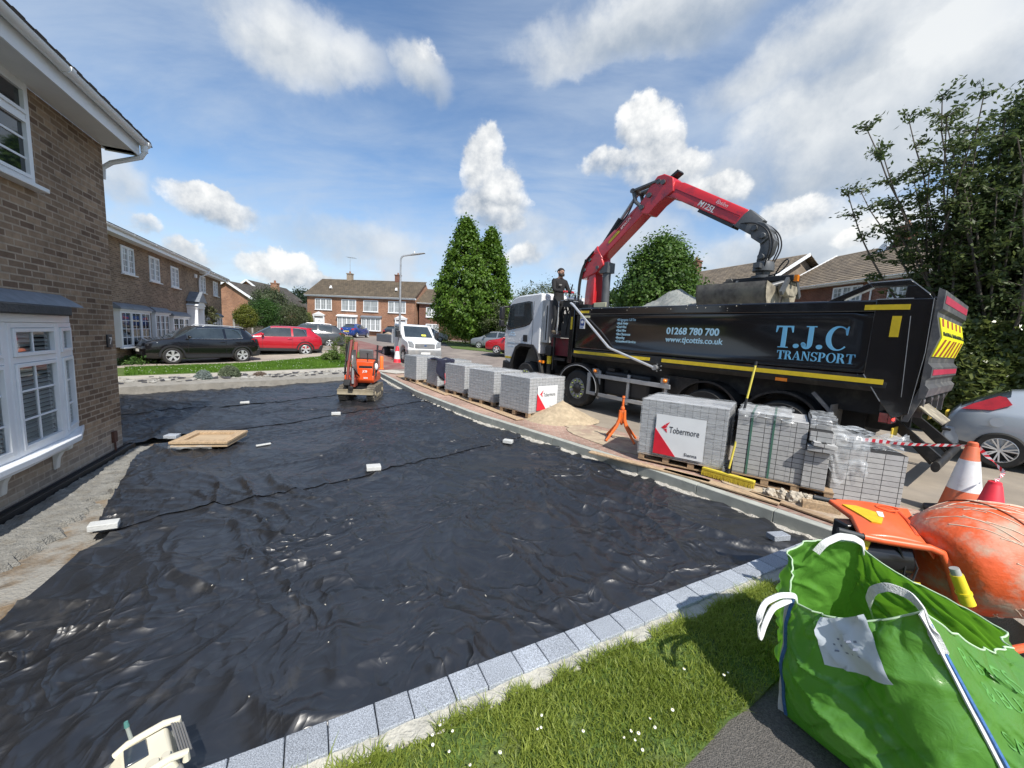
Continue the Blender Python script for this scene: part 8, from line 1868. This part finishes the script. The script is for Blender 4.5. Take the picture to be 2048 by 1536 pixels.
def leaves(name, pts, size, M, parent, rng, up=.3, aspect=.55, droop=None, outw=None):
    """leaf blades (two tris folded, as one quad) at pts with mostly outward / upward facing normals"""
    n = len(pts); a = rng.normal(size=(n, 3)); 
    if outw is not None: a = a*.75+outw*.9
    a[:, 2] += up; a /= np.linalg.norm(a, axis=1, keepdims=True)
    t = rng.normal(size=(n, 3)); 
    if droop is not None: t = t*.5+droop
    t -= a*np.sum(t*a, axis=1, keepdims=True); t /= np.linalg.norm(t, axis=1, keepdims=True)+1e-9
    s = np.cross(a, t); L_ = size*rng.uniform(.6, 1.25, (n, 1)); W_ = L_*aspect
    V = np.stack([pts-t*L_*.5, pts+s*W_*.5+a*L_*.08, pts+t*L_*.5, pts-s*W_*.5+a*L_*.08], 1).reshape(-1, 3)
    F = np.arange(n*4).reshape(n, 4)
    return nmesh(name, V, F, M, parent)
def blade_tube(mb, P, r0, r1, n=7): mb.tube(P, [r0+(r1-r0)*i/(len(P)-1) for i in range(len(P))], n)
M_BARK = mat('bark', (.13, .10, .075), .95, var=.35, vs=6, stretch=(6, 6, 1), bump=.8, bs=15)
def crown_points(rng, n, shape, clumps, spread):
    """leaf positions gathered in clumps that sit near the crown's outside"""
    c = shape(rng, clumps); k = rng.integers(0, clumps, n); p = c[k]+rng.normal(size=(n, 3))*spread*(rng.uniform(.4, 1.15, (clumps, 1))[k])
    return p, c
# -- conical street tree: two tapering tops from one broad crown
def conical():
    rng = np.random.default_rng(5); base = Vector((-3.65, 34.0, gz(-3.6, 34)-.05))
    h = thing('conical_tree', 'large dense conical tree with two pointed tops at the far end of the street', 'tree', base)
    W_ = [(-.85, 11.2-.6, 1.0, 0), (1.25, 10.6-.6, .86, .6)]
    def prof(z, H_): 
        t = (z-1.0)/(H_-1.0); t = np.clip(t, 0, 1); return (4.0*np.minimum(1, (t/.20)**.55)*np.clip((1-t), 0, 1)**.62)*(1-.16*t)
    def shape(rng, n):
        o = []
        while len(o) < n:
            j = 0 if rng.random() < .58 else 1; x0, H_, s_, y0 = W_[j]
            z = 1.1+(H_-1.1)*rng.random()**1.15; r = prof(z, H_)*s_*(.86 if j == 0 else .80); a = rng.uniform(0, 6.283); q = r*rng.uniform(.70, 1.02)*(1+.10*math.sin(a*5+z*1.7))
            o.append((x0*min(1, (z-1)/4+.35)+q*math.cos(a), y0+q*math.sin(a)*.9, z))
        return np.array(o)
    p, c = crown_points(rng, 62000, shape, 1500, .23)
    ow = p-np.array([0, 0, 4.5]); ow[:, 2] *= .3; ow /= np.linalg.norm(ow, axis=1, keepdims=True)
    leaves('crown', p, .25, leaf_mat('hornbeam_leaves', (.030, .080, .010), (.15, .255, .030), trans=.3), h, rng, .35, .65, outw=ow)
    mb = MB(); blade_tube(mb, [(0, 0, -.2), (.02, 0, .9), (.0, .05, 2.2), (-.4, 0, 5), (-.8, 0, 9.5)], .26, .04, 10); blade_tube(mb, [(0, .05, 2.0), (.5, .2, 4), (1.1, .5, 8.6)], .15, .03, 8)
    for k in range(26):
        a = k*2.4; z = 1.6+k*.25; r = float(prof(np.array(z), 10.5))*.8; blade_tube(mb, [(-.05*k*.3, 0, z), (.5*r*math.cos(a), .5*r*math.sin(a), z+.5), (r*math.cos(a), r*math.sin(a), z+1.2)], .06, .012, 5)
    mb.build('trunk', M_BARK, h)
conical()
def round_tree(name, label, base, H_, Rx, n, clumps, spread, size, c0, c1, seed, trunk=1.5, squash=1., parent_scale=1., taper=.25, cat='tree', group=None, limbs=14, trunkr=None):
    rng = np.random.default_rng(seed); h = thing(name, label, cat, base, 0, group)
    zc = trunk+(H_-trunk)*.5; rz = (H_-trunk)*.5
    def shape(rng, n):
        d = rng.normal(size=(n, 3)); d /= np.linalg.norm(d, axis=1, keepdims=True); r = rng.uniform(.55, 1.0, (n, 1))**.6
        p = d*r; p[:, 0] *= Rx; p[:, 1] *= Rx*squash; p[:, 2] = zc+p[:, 2]*rz
        k = 1-taper*np.clip((p[:, 2]-zc)/rz, -1, 1); p[:, 0] *= k; p[:, 1] *= k
        lump = 1+.16*np.sin(p[:, 0]*2.1+seed)*np.cos(p[:, 2]*1.7+seed); p[:, :2] *= lump[:, None]
        return p
    p, c = crown_points(rng, n, shape, clumps, spread)
    p[:, 2] = np.maximum(p[:, 2], .03)
    ow = p-np.array([0, 0, zc]); ow /= np.linalg.norm(ow, axis=1, keepdims=True)+1e-6
    leaves('crown' if trunk > .4 else 'foliage', p, size, leaf_mat(name+'_leaves', c0, c1), h, rng, .4, .6, outw=ow)
    mb = MB(); tr = trunkr or .05*H_*.5; blade_tube(mb, [(0, 0, -.3), (.02, .03, trunk), (-.03, 0, H_*.85)], tr, tr*.15, 8)
    for k in range(limbs):
        a = k*2.399; z = max(.05, trunk*.7)+(H_*.6-trunk*.7)*k/limbs; blade_tube(mb, [(0, 0, z), (Rx*.4*math.cos(a), Rx*.4*squash*math.sin(a), z+H_*.08), (Rx*.8*math.cos(a), Rx*.8*squash*math.sin(a), z+H_*.2)], tr*.35, tr*.06, 5)
    mb.build('trunk' if trunk > .4 else 'stems', M_BARK, h)
    return h
round_tree('broadleaf_tree', 'rounded green tree standing behind the lorry load, left of the brown roofs', (9.55, 26.5, .5), 8.35, 2.5, 42000, 420, .36, .24, (.022, .065, .012), (.11, .19, .03), 11, 1.2, taper=.22)
# plants along the terrace boundary and beds
def gzv(x, y): return gz(x, y)
def shrub_at(px, py, D, w_px, h_px, name, label, c0, c1, seed, cat='shrub', n=9000, group=None, size=.09, sq=.9, tr=.1):
    b = far(px, py, D); s = D/770; H_ = h_px*s; Rx = w_px*s/2
    zb = min(b.z, max(gz(b.x, b.y), b.z)) 
    return round_tree(name, label, (b.x, b.y, gz(b.x, b.y)-.05), (b.z-gz(b.x, b.y))+H_, Rx, n, max(30, n//70), Rx*.16, size, c0, c1, seed, trunk=max(tr, (b.z-gz(b.x, b.y))*.6), squash=sq, cat=cat, group=group, limbs=8, trunkr=.03)
G0, G1 = (.020, .055, .012), (.085, .15, .03)
shrub_at(492, 640, 30, 38, 30, 'round_bush', 'yellow-green clipped bush at the left end of the fence', (.05, .075, .01), (.19, .20, .03), 21, size=.10)
shrub_at(527, 640, 33, 62, 40, 'round_bush', 'dark green rounded bush beside the yellow-green one', (.012, .045, .008), (.06, .125, .02), 22, n=14000, size=.11)
shrub_at(538, 625, 38, 70, 50, 'garden_tree', 'dull olive tree rising behind the dark green bush', (.035, .055, .025), (.10, .125, .055), 23, cat='tree', n=12000, size=.14)
shrub_at(585, 645, 36, 62, 38, 'round_bush', 'brownish green bush along the fence left of the palm-like plant', (.035, .05, .02), (.10, .12, .05), 24, n=11000, size=.11)
shrub_at(612, 652, 38, 30, 26, 'spiky_plant', 'pale yellow-green spiky plant beside the far front door', (.09, .11, .02), (.25, .27, .06), 25, n=5000, size=.16)
shrub_at(553, 612, 75, 60, 26, 'distant_tree', 'dark distant tree between the red gables and the bungalow', (.012, .03, .014), (.035, .06, .028), 26, cat='tree', n=6000, size=.4)
shrub_at(605, 610, 78, 60, 28, 'distant_tree', 'dark distant tree rising just left of the far brick pair', (.012, .03, .014), (.035, .06, .028), 27, cat='tree', n=6000, size=.4)
shrub_at(418, 655, 25, 40, 50, 'climbing_shrub', 'thin twiggy climber at the door of the farther terrace', (.05, .055, .025), (.14, .15, .06), 28, n=2600, size=.10)
shrub_at(690, 690, 19.5, 50, 24, 'rose_bush', 'straggly rose bush with pale flowers behind the mini excavator', (.04, .08, .015), (.16, .20, .04), 29, n=1900, size=.06)
shrub_at(662, 716, 20.5, 34, 16, 'leafy_perennials', 'low green clump of perennials left of the rose bush', (.05, .10, .02), (.17, .24, .06), 30, cat='plant', n=2600, size=.08)
rf2 = far(690, 678, 19.4); rs = np.random.default_rng(2); P_ = np.array([rf2])+rs.normal(size=(60, 3))*np.array([.45, .4, .22])
leaves('rose_blossom', P_, .09, mat('pale_petals', (.72, .62, .56), .7), [o for o in bpy.data.objects if o.name.startswith('rose_bush')][0], rs, .5, .9)
for (px, py, w_, hh, l, c0, c1, sd) in ((407, 757, 30, 20, 'silvery round lavender cushion in the gravel edging', (.16, .20, .19), (.30, .35, .33), 31), (459, 752, 40, 24, 'greyish green sprawling herb cushion right of the silvery one', (.09, .12, .07), (.20, .24, .15), 32), (520, 750, 26, 9, 'small dead brownish tuft on the edging bed', (.16, .12, .09), (.27, .21, .17), 33)):
    b_ = at(px, py, 0); D = b_.y; rng = np.random.default_rng(sd); n = 5000 if hh > 12 else 1200
    h = thing('lavender_bush', l, 'plant', (b_.x, b_.y, -.04)); s = D/770; d = rng.normal(size=(n, 3)); d /= np.linalg.norm(d, axis=1, keepdims=True); d[:, 2] = abs(d[:, 2]); p = d*rng.uniform(.6, 1, (n, 1))*np.array([w_*s/2, w_*s/2, hh*s])
    leaves('foliage', p, .07, leaf_mat('lavender_'+str(sd), c0, c1, .8, .15), h, rng, .3, .22, droop=d*1.2)
    mb = MB()
    for k in range(14): a = k*2.4; mb.tube([(0, 0, 0), (w_*s*.3*math.cos(a), w_*s*.3*math.sin(a), hh*s*.6)], [.008, .004], 5)
    mb.build('stems', M_BARK, h)
for k, (px, py, D) in enumerate(((250, 728, 13.2), (272, 726, 13.0))):
    b_ = at(px, py, 0); rng = np.random.default_rng(40+k); n = 700; h = thing('ground_plant', ('broad leaved plant at the foot of the near house corner', 'second broad leaved plant, beside the black SUV nose')[k], 'plant', (b_.x, b_.y, 0)); d = rng.normal(size=(n, 3))*np.array([.3, .3, .12]); d[:, 2] = abs(d[:, 2])
    leaves('foliage', d, .13, leaf_mat('ground_leaves%d' % k, (.02, .06, .01), (.09, .16, .04)), h, rng, .6, .5)
# -- tall dark shrub and laurel hedge at the right
def right_shrub():
    rng = np.random.default_rng(77); base = Vector((12.75, 10.3, -.05)); h = thing('tall_shrub', 'tall loose dark green shrub with reddish tips rising over the lorry at the right edge', 'tree', base)
    mb = MB(); pts = []; nd = []; tips = []
    stems = []
    for k in range(84):
        a = rng.uniform(0, 6.283); r = rng.uniform(.1, 1.0); bx_, by_ = r*1.1*math.cos(a), r*.8*math.sin(a)
        lean = Vector((rng.normal()*.16+bx_*.22, rng.normal()*.12+by_*.16, 1)).normalized(); L_ = rng.uniform(6.0, 9.4)*(1-.10*r)
        P = []; q = Vector((bx_, by_, 0)); dd = lean.copy()
        for i in range(12):
            P.append(q.copy()); dd = (dd+Vector((rng.normal()*.06, rng.normal()*.06, .02))).normalized(); q = q+dd*(L_/11)
        stems.append(P)
        mb.tube(P, [.045*(1-i/12.5)+.006 for i in range(12)], 5)
        for i in range(2, 12):
            for s in range(3 if i > 3 else 2):
                a2 = rng.uniform(0, 6.283); l2 = rng.uniform(.35, .95)*(1.15-.06*i); d2 = Vector((math.cos(a2), math.sin(a2), rng.uniform(.15, .8))).normalized(); e = P[i]+d2*l2
                mb.tube([P[i], P[i]+d2*l2*.5+Vector((0, 0, .03)), e], [.010, .007, .003], 4, cap=False)
                m_ = int(40*l2)+8; tt = rng.uniform(.15, 1.05, m_)
                for t in tt: p = P[i]+d2*l2*t; pts.append((p.x+rng.normal()*.07, p.y+rng.normal()*.07, p.z+rng.normal()*.05)); nd.append((d2.x, d2.y, d2.z-.35))
        for i in range(8, 12):
            for t in range(8): p = P[i]+(P[min(i+1, 11)]-P[i])*rng.random(); pts.append((p.x+rng.normal()*.10, p.y+rng.normal()*.10, p.z)); nd.append((rng.normal(), rng.normal(), .1))
    # side sprays leaning out over the lorry tail
    for k in range(10):
        q = Vector((-.6, -.1+.1*k*.5, 2.4+.42*k)); d_ = Vector((-1, rng.normal()*.3, .35+.1*rng.random())).normalized(); l = 1.5-.06*k
        mb.tube([q, q+d_*l*.5+Vector((0, 0, .1)), q+d_*l], [.022, .014, .005], 5)
        for s in range(120): t = rng.random()**.7; p = q+d_*l*t; pts.append((p.x+rng.normal()*.14, p.y+rng.normal()*.2, p.z+rng.normal()*.13)); nd.append((d_.x, rng.normal()*.5, -.1))
    pts = np.array(pts); nd = np.array(nd)
    m_ = 420; cz = rng.random(m_)**.85*8.6; rr = 2.15*(1-cz/10.2)**.55*np.sqrt(rng.random(m_)); ca = rng.uniform(0, 6.283, m_); cc = np.stack([rr*np.cos(ca)+.25, rr*np.sin(ca)*.8, cz], 1)
    k_ = rng.integers(0, m_, 30000); ex = cc[k_]+rng.normal(size=(30000, 3))*np.array([.24, .24, .17]); ex[:, 2] = np.maximum(ex[:, 2], .05); pts = np.concatenate([pts, ex]); nd = np.concatenate([nd, rng.normal(size=(30000, 3))*np.array([1, 1, .4])-np.array([0, 0, .3])])
    leaves('foliage', pts, .14, leaf_mat('dark_shrub_leaves', (.028, .060, .018), (.115, .145, .045), .5, .32), h, rng, .25, .42, droop=nd*1.3)
    mb.build('stems', mat('shrub_stem', (.10, .085, .07), .9), h)
right_shrub()
def shrub2():
    rng = np.random.default_rng(79); base = Vector((14.9, 9.9, -.05)); h = thing('tall_shrub', 'second tall dark shrub closing the right edge behind the first', 'tree', base); n = 40000
    d = rng.normal(size=(n, 3)); d /= np.linalg.norm(d, axis=1, keepdims=True); r = rng.uniform(.45, 1, (n, 1))**.5; p = d*r*np.array([1.9, 1.7, 4.4]); p[:, 2] += 4.6; k = 1+.2*np.sin(p[:, 2]*3+p[:, 0]*2); p[:, :2] *= k[:, None]
    leaves('foliage', p, .18, leaf_mat('dark_shrub_leaves2', (.018, .042, .015), (.08, .11, .034), .45, .28), h, rng, .3, .45)
    mb = MB()
    for q in range(16): a = q*2.4; mb.tube([(.3*math.cos(a), .3*math.sin(a), 0), (.7*math.cos(a), .7*math.sin(a), 4), (1.1*math.cos(a), 1.1*math.sin(a), 8.2)], [.05, .03, .008], 5)
    mb.build('stems', MATS['shrub_stem'], h)
shrub2()
def hedge():
    rng = np.random.default_rng(78); h = thing('laurel_hedge', 'glossy broad leaved hedge along the far kerb behind the lorry tail', 'hedge', (9.9, 12.0, 0), R(-48.0))
    n = 26000; L_, Dp, H_ = 6.5, 1.5, 2.7
    u = rng.uniform(0, L_, n); side = rng.random(n); y = np.where(side < .72, -Dp/2*rng.uniform(.75, 1.05, n), rng.uniform(-Dp/2, Dp/2, n)); z = np.where(side < .72, rng.uniform(.02, H_, n), H_*rng.uniform(.9, 1.05, n))
    y = y+.22*np.sin(u*2.3+z*1.3)+.14*np.sin(u*5.1-z*2.7); p = np.stack([u+1.3, y, z], 1); ow = np.tile(np.array([0, -1., .25]), (n, 1))
    leaves('foliage', p, .20, leaf_mat('laurel_leaves', (.035, .065, .014), (.19, .21, .06), .25, .25), h, rng, .5, .55, outw=ow)
    mb = MB()
    for k in range(26): x = 1.4+k*.25; mb.tube([(x, 0, 0), (x+.1, .1, 1.2), (x-.1, -.1, 2.9)], [.05, .035, .01], 5)
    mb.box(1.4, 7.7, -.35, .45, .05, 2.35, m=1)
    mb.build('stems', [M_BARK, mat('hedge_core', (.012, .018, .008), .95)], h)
hedge()
shrub_at(1095, 590, 30, 120, 22, 'tall_hedge', 'strip of brownish green hedge showing over the white cab', (.04, .06, .02), (.11, .13, .05), 51, cat='hedge', n=7000, size=.14, tr=2.)
shrub_at(930, 675, 40, 110, 22, 'roadside_shrubs', 'yellow-green shrubs around the foot of the conical tree', (.05, .09, .012), (.22, .25, .04), 52, n=7000, size=.14)
shrub_at(992, 668, 33, 60, 60, 'roadside_shrubs', 'mixed tall shrub between the conical tree and the white cab', (.03, .05, .018), (.11, .13, .05), 53, n=8000, size=.13)
shrub_at(1225, 600, 32, 60, 20, 'low_tree', 'low green tree showing behind the crane column', (.02, .05, .012), (.08, .14, .03), 54, cat='tree', n=5000, size=.16, tr=2.)
# -- panel fence with concrete posts beyond the terrace
def fence():
    a, b = far(468, 655, 34), far(628, 668, 40); d = Vector((b.x-a.x, b.y-a.y, 0)); L_ = d.length; d.normalize(); h = thing('panel_fence', 'dark timber panel fence with pale concrete posts below the bushes', 'fence', (a.x, a.y, 0), math.atan2(d.y, d.x))
    FN = mat('fence_timber', (.10, .085, .075), .9, var=.25, vs=4, stretch=(8, 8, 1)); CP = mat('fence_post_concrete', (.36, .35, .33), .9); n = 5
    for k in range(n):
        z = gz(a.x+d.x*L_*k/n, a.y+d.y*L_*k/n); p = MB(); x0, x1 = L_*k/n+.06, L_*(k+1)/n-.06
        for j in range(12): xa = x0+(x1-x0)*j/12; p.box(xa, xa+(x1-x0)/12-.008, -.02+.006*(j % 2), .01+.006*(j % 2), z, z+1.75)
        p.build('fence_panel', FN, h, smooth=0)
    for k in range(n+1):
        z = gz(a.x+d.x*L_*k/n, a.y+d.y*L_*k/n); p = MB(); p.box(L_*k/n-.06, L_*k/n+.06, -.06, .06, z-.2, z+1.9); p.build('fence_post', CP, h)
fence()
sheet('verge', [at(905, 697, .75), at(1000, 705, .75), (2, 30), (1, 38), (-9, 42), at(880, 684, .8)], M_LAWN, .03, .2, 2)
# scattered broken stones in the edging bed
def rubble():
    random.seed(8); mb = MB()
    for k in range(190):
        u = random.random(); a = at(250, random.uniform(757, 771), -.03); b = at(680, random.uniform(741, 751), -.03); p = a+(b-a)*(u*1.05-.02); s = random.uniform(.03, .09)
        mb.bx((p.x, p.y, .0+s*.12), (s*2.0, s, s*.5), (random.uniform(-.2, .2), random.uniform(-.2, .2), math.atan2((b-a).y, (b-a).x)+random.uniform(-.25, .25)), m=random.choice((0, 0, 1)))
    o = mb.build('edging_rubble', [mat('pale_rubble', (.38, .37, .34), .9, var=.3, vs=7), mat('slate_rubble', (.06, .06, .068), .7, var=.3)], smooth=0); o['kind'] = 'stuff'; o['label'] = 'loose pale and slate rubble along the far edging'
rubble()
def crumbs():
    random.seed(31); mb = MB()
    for k in range(40):
        p = at(random.gauss(560, 330), 860+abs(random.gauss(0, 260)), -.15)
        if not (in_poly(dig[:-5]+[(-4.6, 4.6), (-3.4, 2.4)], np.array([p.x]), np.array([p.y]))[0]): continue
        s = random.uniform(.002, .007); mb.bx((p.x, p.y, mz(p.x, p.y)+wr(p.x, p.y, 4.1)+.004), (s*random.uniform(1, 3.5), s, s*.6), (0, 0, random.uniform(0, 3)))
    o = mb.build('membrane_crumbs', mat('pale_crumbs', (.5, .47, .4), .9), smooth=0); o['kind'] = 'stuff'; o['label'] = 'pale crumbs of stone scattered over the membrane'
# ---------------------------------------------------------------- grass blades and daisies on the near lawn
def in_poly(P, x, y):
    c = np.zeros(len(x), bool); n = len(P)
    for i in range(n):
        x0, y0 = P[i][0], P[i][1]; x1, y1 = P[(i+1) % n][0], P[(i+1) % n][1]
        c ^= ((y0 > y) != (y1 > y)) & (x < (x1-x0)*(y-y0)/((y1-y0) or 1e-9)+x0)
    return c
def grass_mesh(name, x, y, z, hh, rng, M, w0=.0035, lean=.5):
    n = len(x); a = rng.uniform(0, 6.283, n); wdt = w0*rng.uniform(.6, 1.5, n); H_ = hh*rng.uniform(.45, 1.2, n); lx = rng.normal(size=n)*lean*H_; ly = rng.normal(size=n)*lean*H_
    c, s = np.cos(a)*wdt, np.sin(a)*wdt
    b0 = np.stack([x-c, y-s, z], 1); b1 = np.stack([x+c, y+s, z], 1); m0 = np.stack([x-c*.8+lx*.4, y-s*.8+ly*.4, z+H_*.6], 1); m1 = np.stack([x+c*.8+lx*.4, y+s*.8+ly*.4, z+H_*.6], 1); t = np.stack([x+lx, y+ly, z+H_], 1); t2 = t+np.stack([c*.15, s*.15, 0*c], 1)
    V = np.stack([b0, b1, m1, m0, t2, t], 1).reshape(-1, 3); i = np.arange(n)*6
    F = np.concatenate([np.stack([i, i+1, i+2, i+3], 1), np.stack([i+3, i+2, i+4, i+5], 1)])
    o = nmesh(name, V, F, M); o['kind'] = 'stuff'; return o
crumbs()
def lawns():
    rng = np.random.default_rng(3); GM = leaf_mat('grass_blades', (.12, .18, .018), (.38, .43, .10), .5, .4)
    n = 190000; x = rng.uniform(-.9, 3.0, n); y = rng.uniform(.7, 2.9, n); k = in_poly(LAWN, x, y); x, y = x[k], y[k]
    pat = np.array([noise.noise(Vector((float(a)*3, float(b)*3, 0))) for a, b in zip(x, y)]); keep = rng.random(len(x)) < np.clip(.75+pat*.9, .3, 1); x, y, pat = x[keep], y[keep], pat[keep]
    o = grass_mesh('grass', x, y, np.full(len(x), -.035), .036+.014*pat, rng, GM, .0026, .55); o['label'] = 'short lawn grass beside the granite edging'
    # fringe hanging over the mortar strip and the tarmac
    s = rng.uniform(-1.3, 3.4, 5000); q = np.abs(rng.normal(size=5000))*.03; P = np.array([pl(a, .262-b*.7) for a, b in zip(s, q)]); nz_ = np.array([noise.noise(Vector((a*4, 1, 0))) for a in s]); P = P[nz_ > -.05]
    o = grass_mesh('grass', P[:, 0], P[:, 1], P[:, 2]-.03, .05, rng, GM, .0026, .8); o['label'] = 'grass fringe creeping over the mortar strip'
    # far lawn
    a, b, c, d = at(250, 751, 0), at(690, 735, 0), at(690, 720, 0), at(250, 736, 0); n = 45000; u, v = rng.random(n), rng.random(n)
    P = np.array(a)[None]*((1-u)*(1-v))[:, None]+np.array(b)[None]*(u*(1-v))[:, None]+np.array(c)[None]*(u*v)[:, None]+np.array(d)[None]*((1-u)*v)[:, None]
    z = np.array([gz(p[0], p[1]) for p in P]); o = grass_mesh('grass', P[:, 0], P[:, 1], z+.01, .06, rng, leaf_mat('far_grass', (.055, .14, .01), (.15, .27, .03), .6, .35), .009, .5); o['label'] = 'lawn strip in front of the parked cars'
    DW = mat('daisy_white', (.80, .80, .76), .7); DY = mat('daisy_yellow', (.75, .52, .03), .7)
    random.seed(21)
    mb = MB()
    spots = [(880, 1450), (905, 1462), (1000, 1505), (1310, 1455), (780, 1490), (940, 1530), (1270, 1480), (1285, 1500), (1075, 1458), (1082, 1455), (1368, 1338), (1448, 1350), (1456, 1345), (1300, 1437), (865, 1470), (1262, 1462), (1248, 1475), (1345, 1420)]
    spots += [(random.uniform(760, 1400), random.uniform(1400, 1530)) for _ in range(6)]
    for px, py in spots:
        p = at(px, py, .02)
        if not in_poly(LAWN, np.array([p.x]), np.array([p.y]))[0]: continue
        r = random.uniform(.005, .008); tz = Vector((random.uniform(-.3, .3), random.uniform(-.4, .1), 1)).normalized()
        mb.lathe([(.002, .003), (r*.45, .003), (r, .002), (r*.98, .0)], p, tz, 12, m=0); mb.lathe([(r*.36, .003), (r*.28, .006), (.0005, .007)], p, tz, 8, m=1); mb.tube([p, p-Vector((0, 0, .05))], .0008, 4, m=2)
    o = mb.build('daisies', [DW, DY, GM]); o['kind'] = 'stuff'; o['label'] = 'small white daisies dotted over the near lawn'
    mb = MB(); n = 0
    for k in range(110):
        u, v = random.random(), random.random(); p = (a*(1-u)+b*u)*(1-v)+(d*(1-u)+c*u)*v; mb.bx((p.x, p.y, gz(p.x, p.y)+.07), (.022, .022, .008))
    o = mb.build('daisies', DW, smooth=0); o['kind'] = 'stuff'; o['label'] = 'daisies in the lawn before the black SUV'
lawns()
# ---------------------------------------------------------------- loose pieces of a part become parts of their own
def split_pieces(names):
    for o in [q for q in bpy.data.objects if q.type == 'MESH' and q.parent is not None and q.name.split('.')[0] in names]:
        me = o.data; n = len(me.vertices); par = list(range(n))
        def f(i):
            while par[i] != i: par[i] = par[par[i]]; i = par[i]
            return i
        for e in me.edges:
            a, b = f(e.vertices[0]), f(e.vertices[1])
            if a != b: par[a] = b
        roots = {}
        for p in me.polygons: roots.setdefault(f(p.vertices[0]), []).append(p.index)
        if not 1 < len(roots) <= 40: continue
        for k, fs in list(enumerate(roots.values()))[::-1]:
            bm = bmesh.new(); bm.from_mesh(me); keep = set(fs); bm.faces.ensure_lookup_table()
            bmesh.ops.delete(bm, geom=[q for q in bm.faces if q.index not in keep], context='FACES'); m2 = bpy.data.meshes.new(me.name)
            for M in me.materials: m2.materials.append(M)
            bm.to_mesh(m2); bm.free()
            if k == 0: o.data = m2
            else: c = o.copy(); c.data = m2; COL.objects.link(c); c.parent = o.parent
split_pieces({'reflective_strip', 'hose', 'door_handle', 'roof_rail', 'wheel_arch_trim', 'sill_trim', 'headlamp', 'red_reflector', 'knuckle_link', 'weld_seam', 'green_strap', 'handle_grip', 'chevron_stripe', 'boom_guard', 'roller', 'end_plate', 'grip', 'gable', 'air_tank', 'lamp_bracket', 'sun_visor', 'crane_base', 'catwalk'})
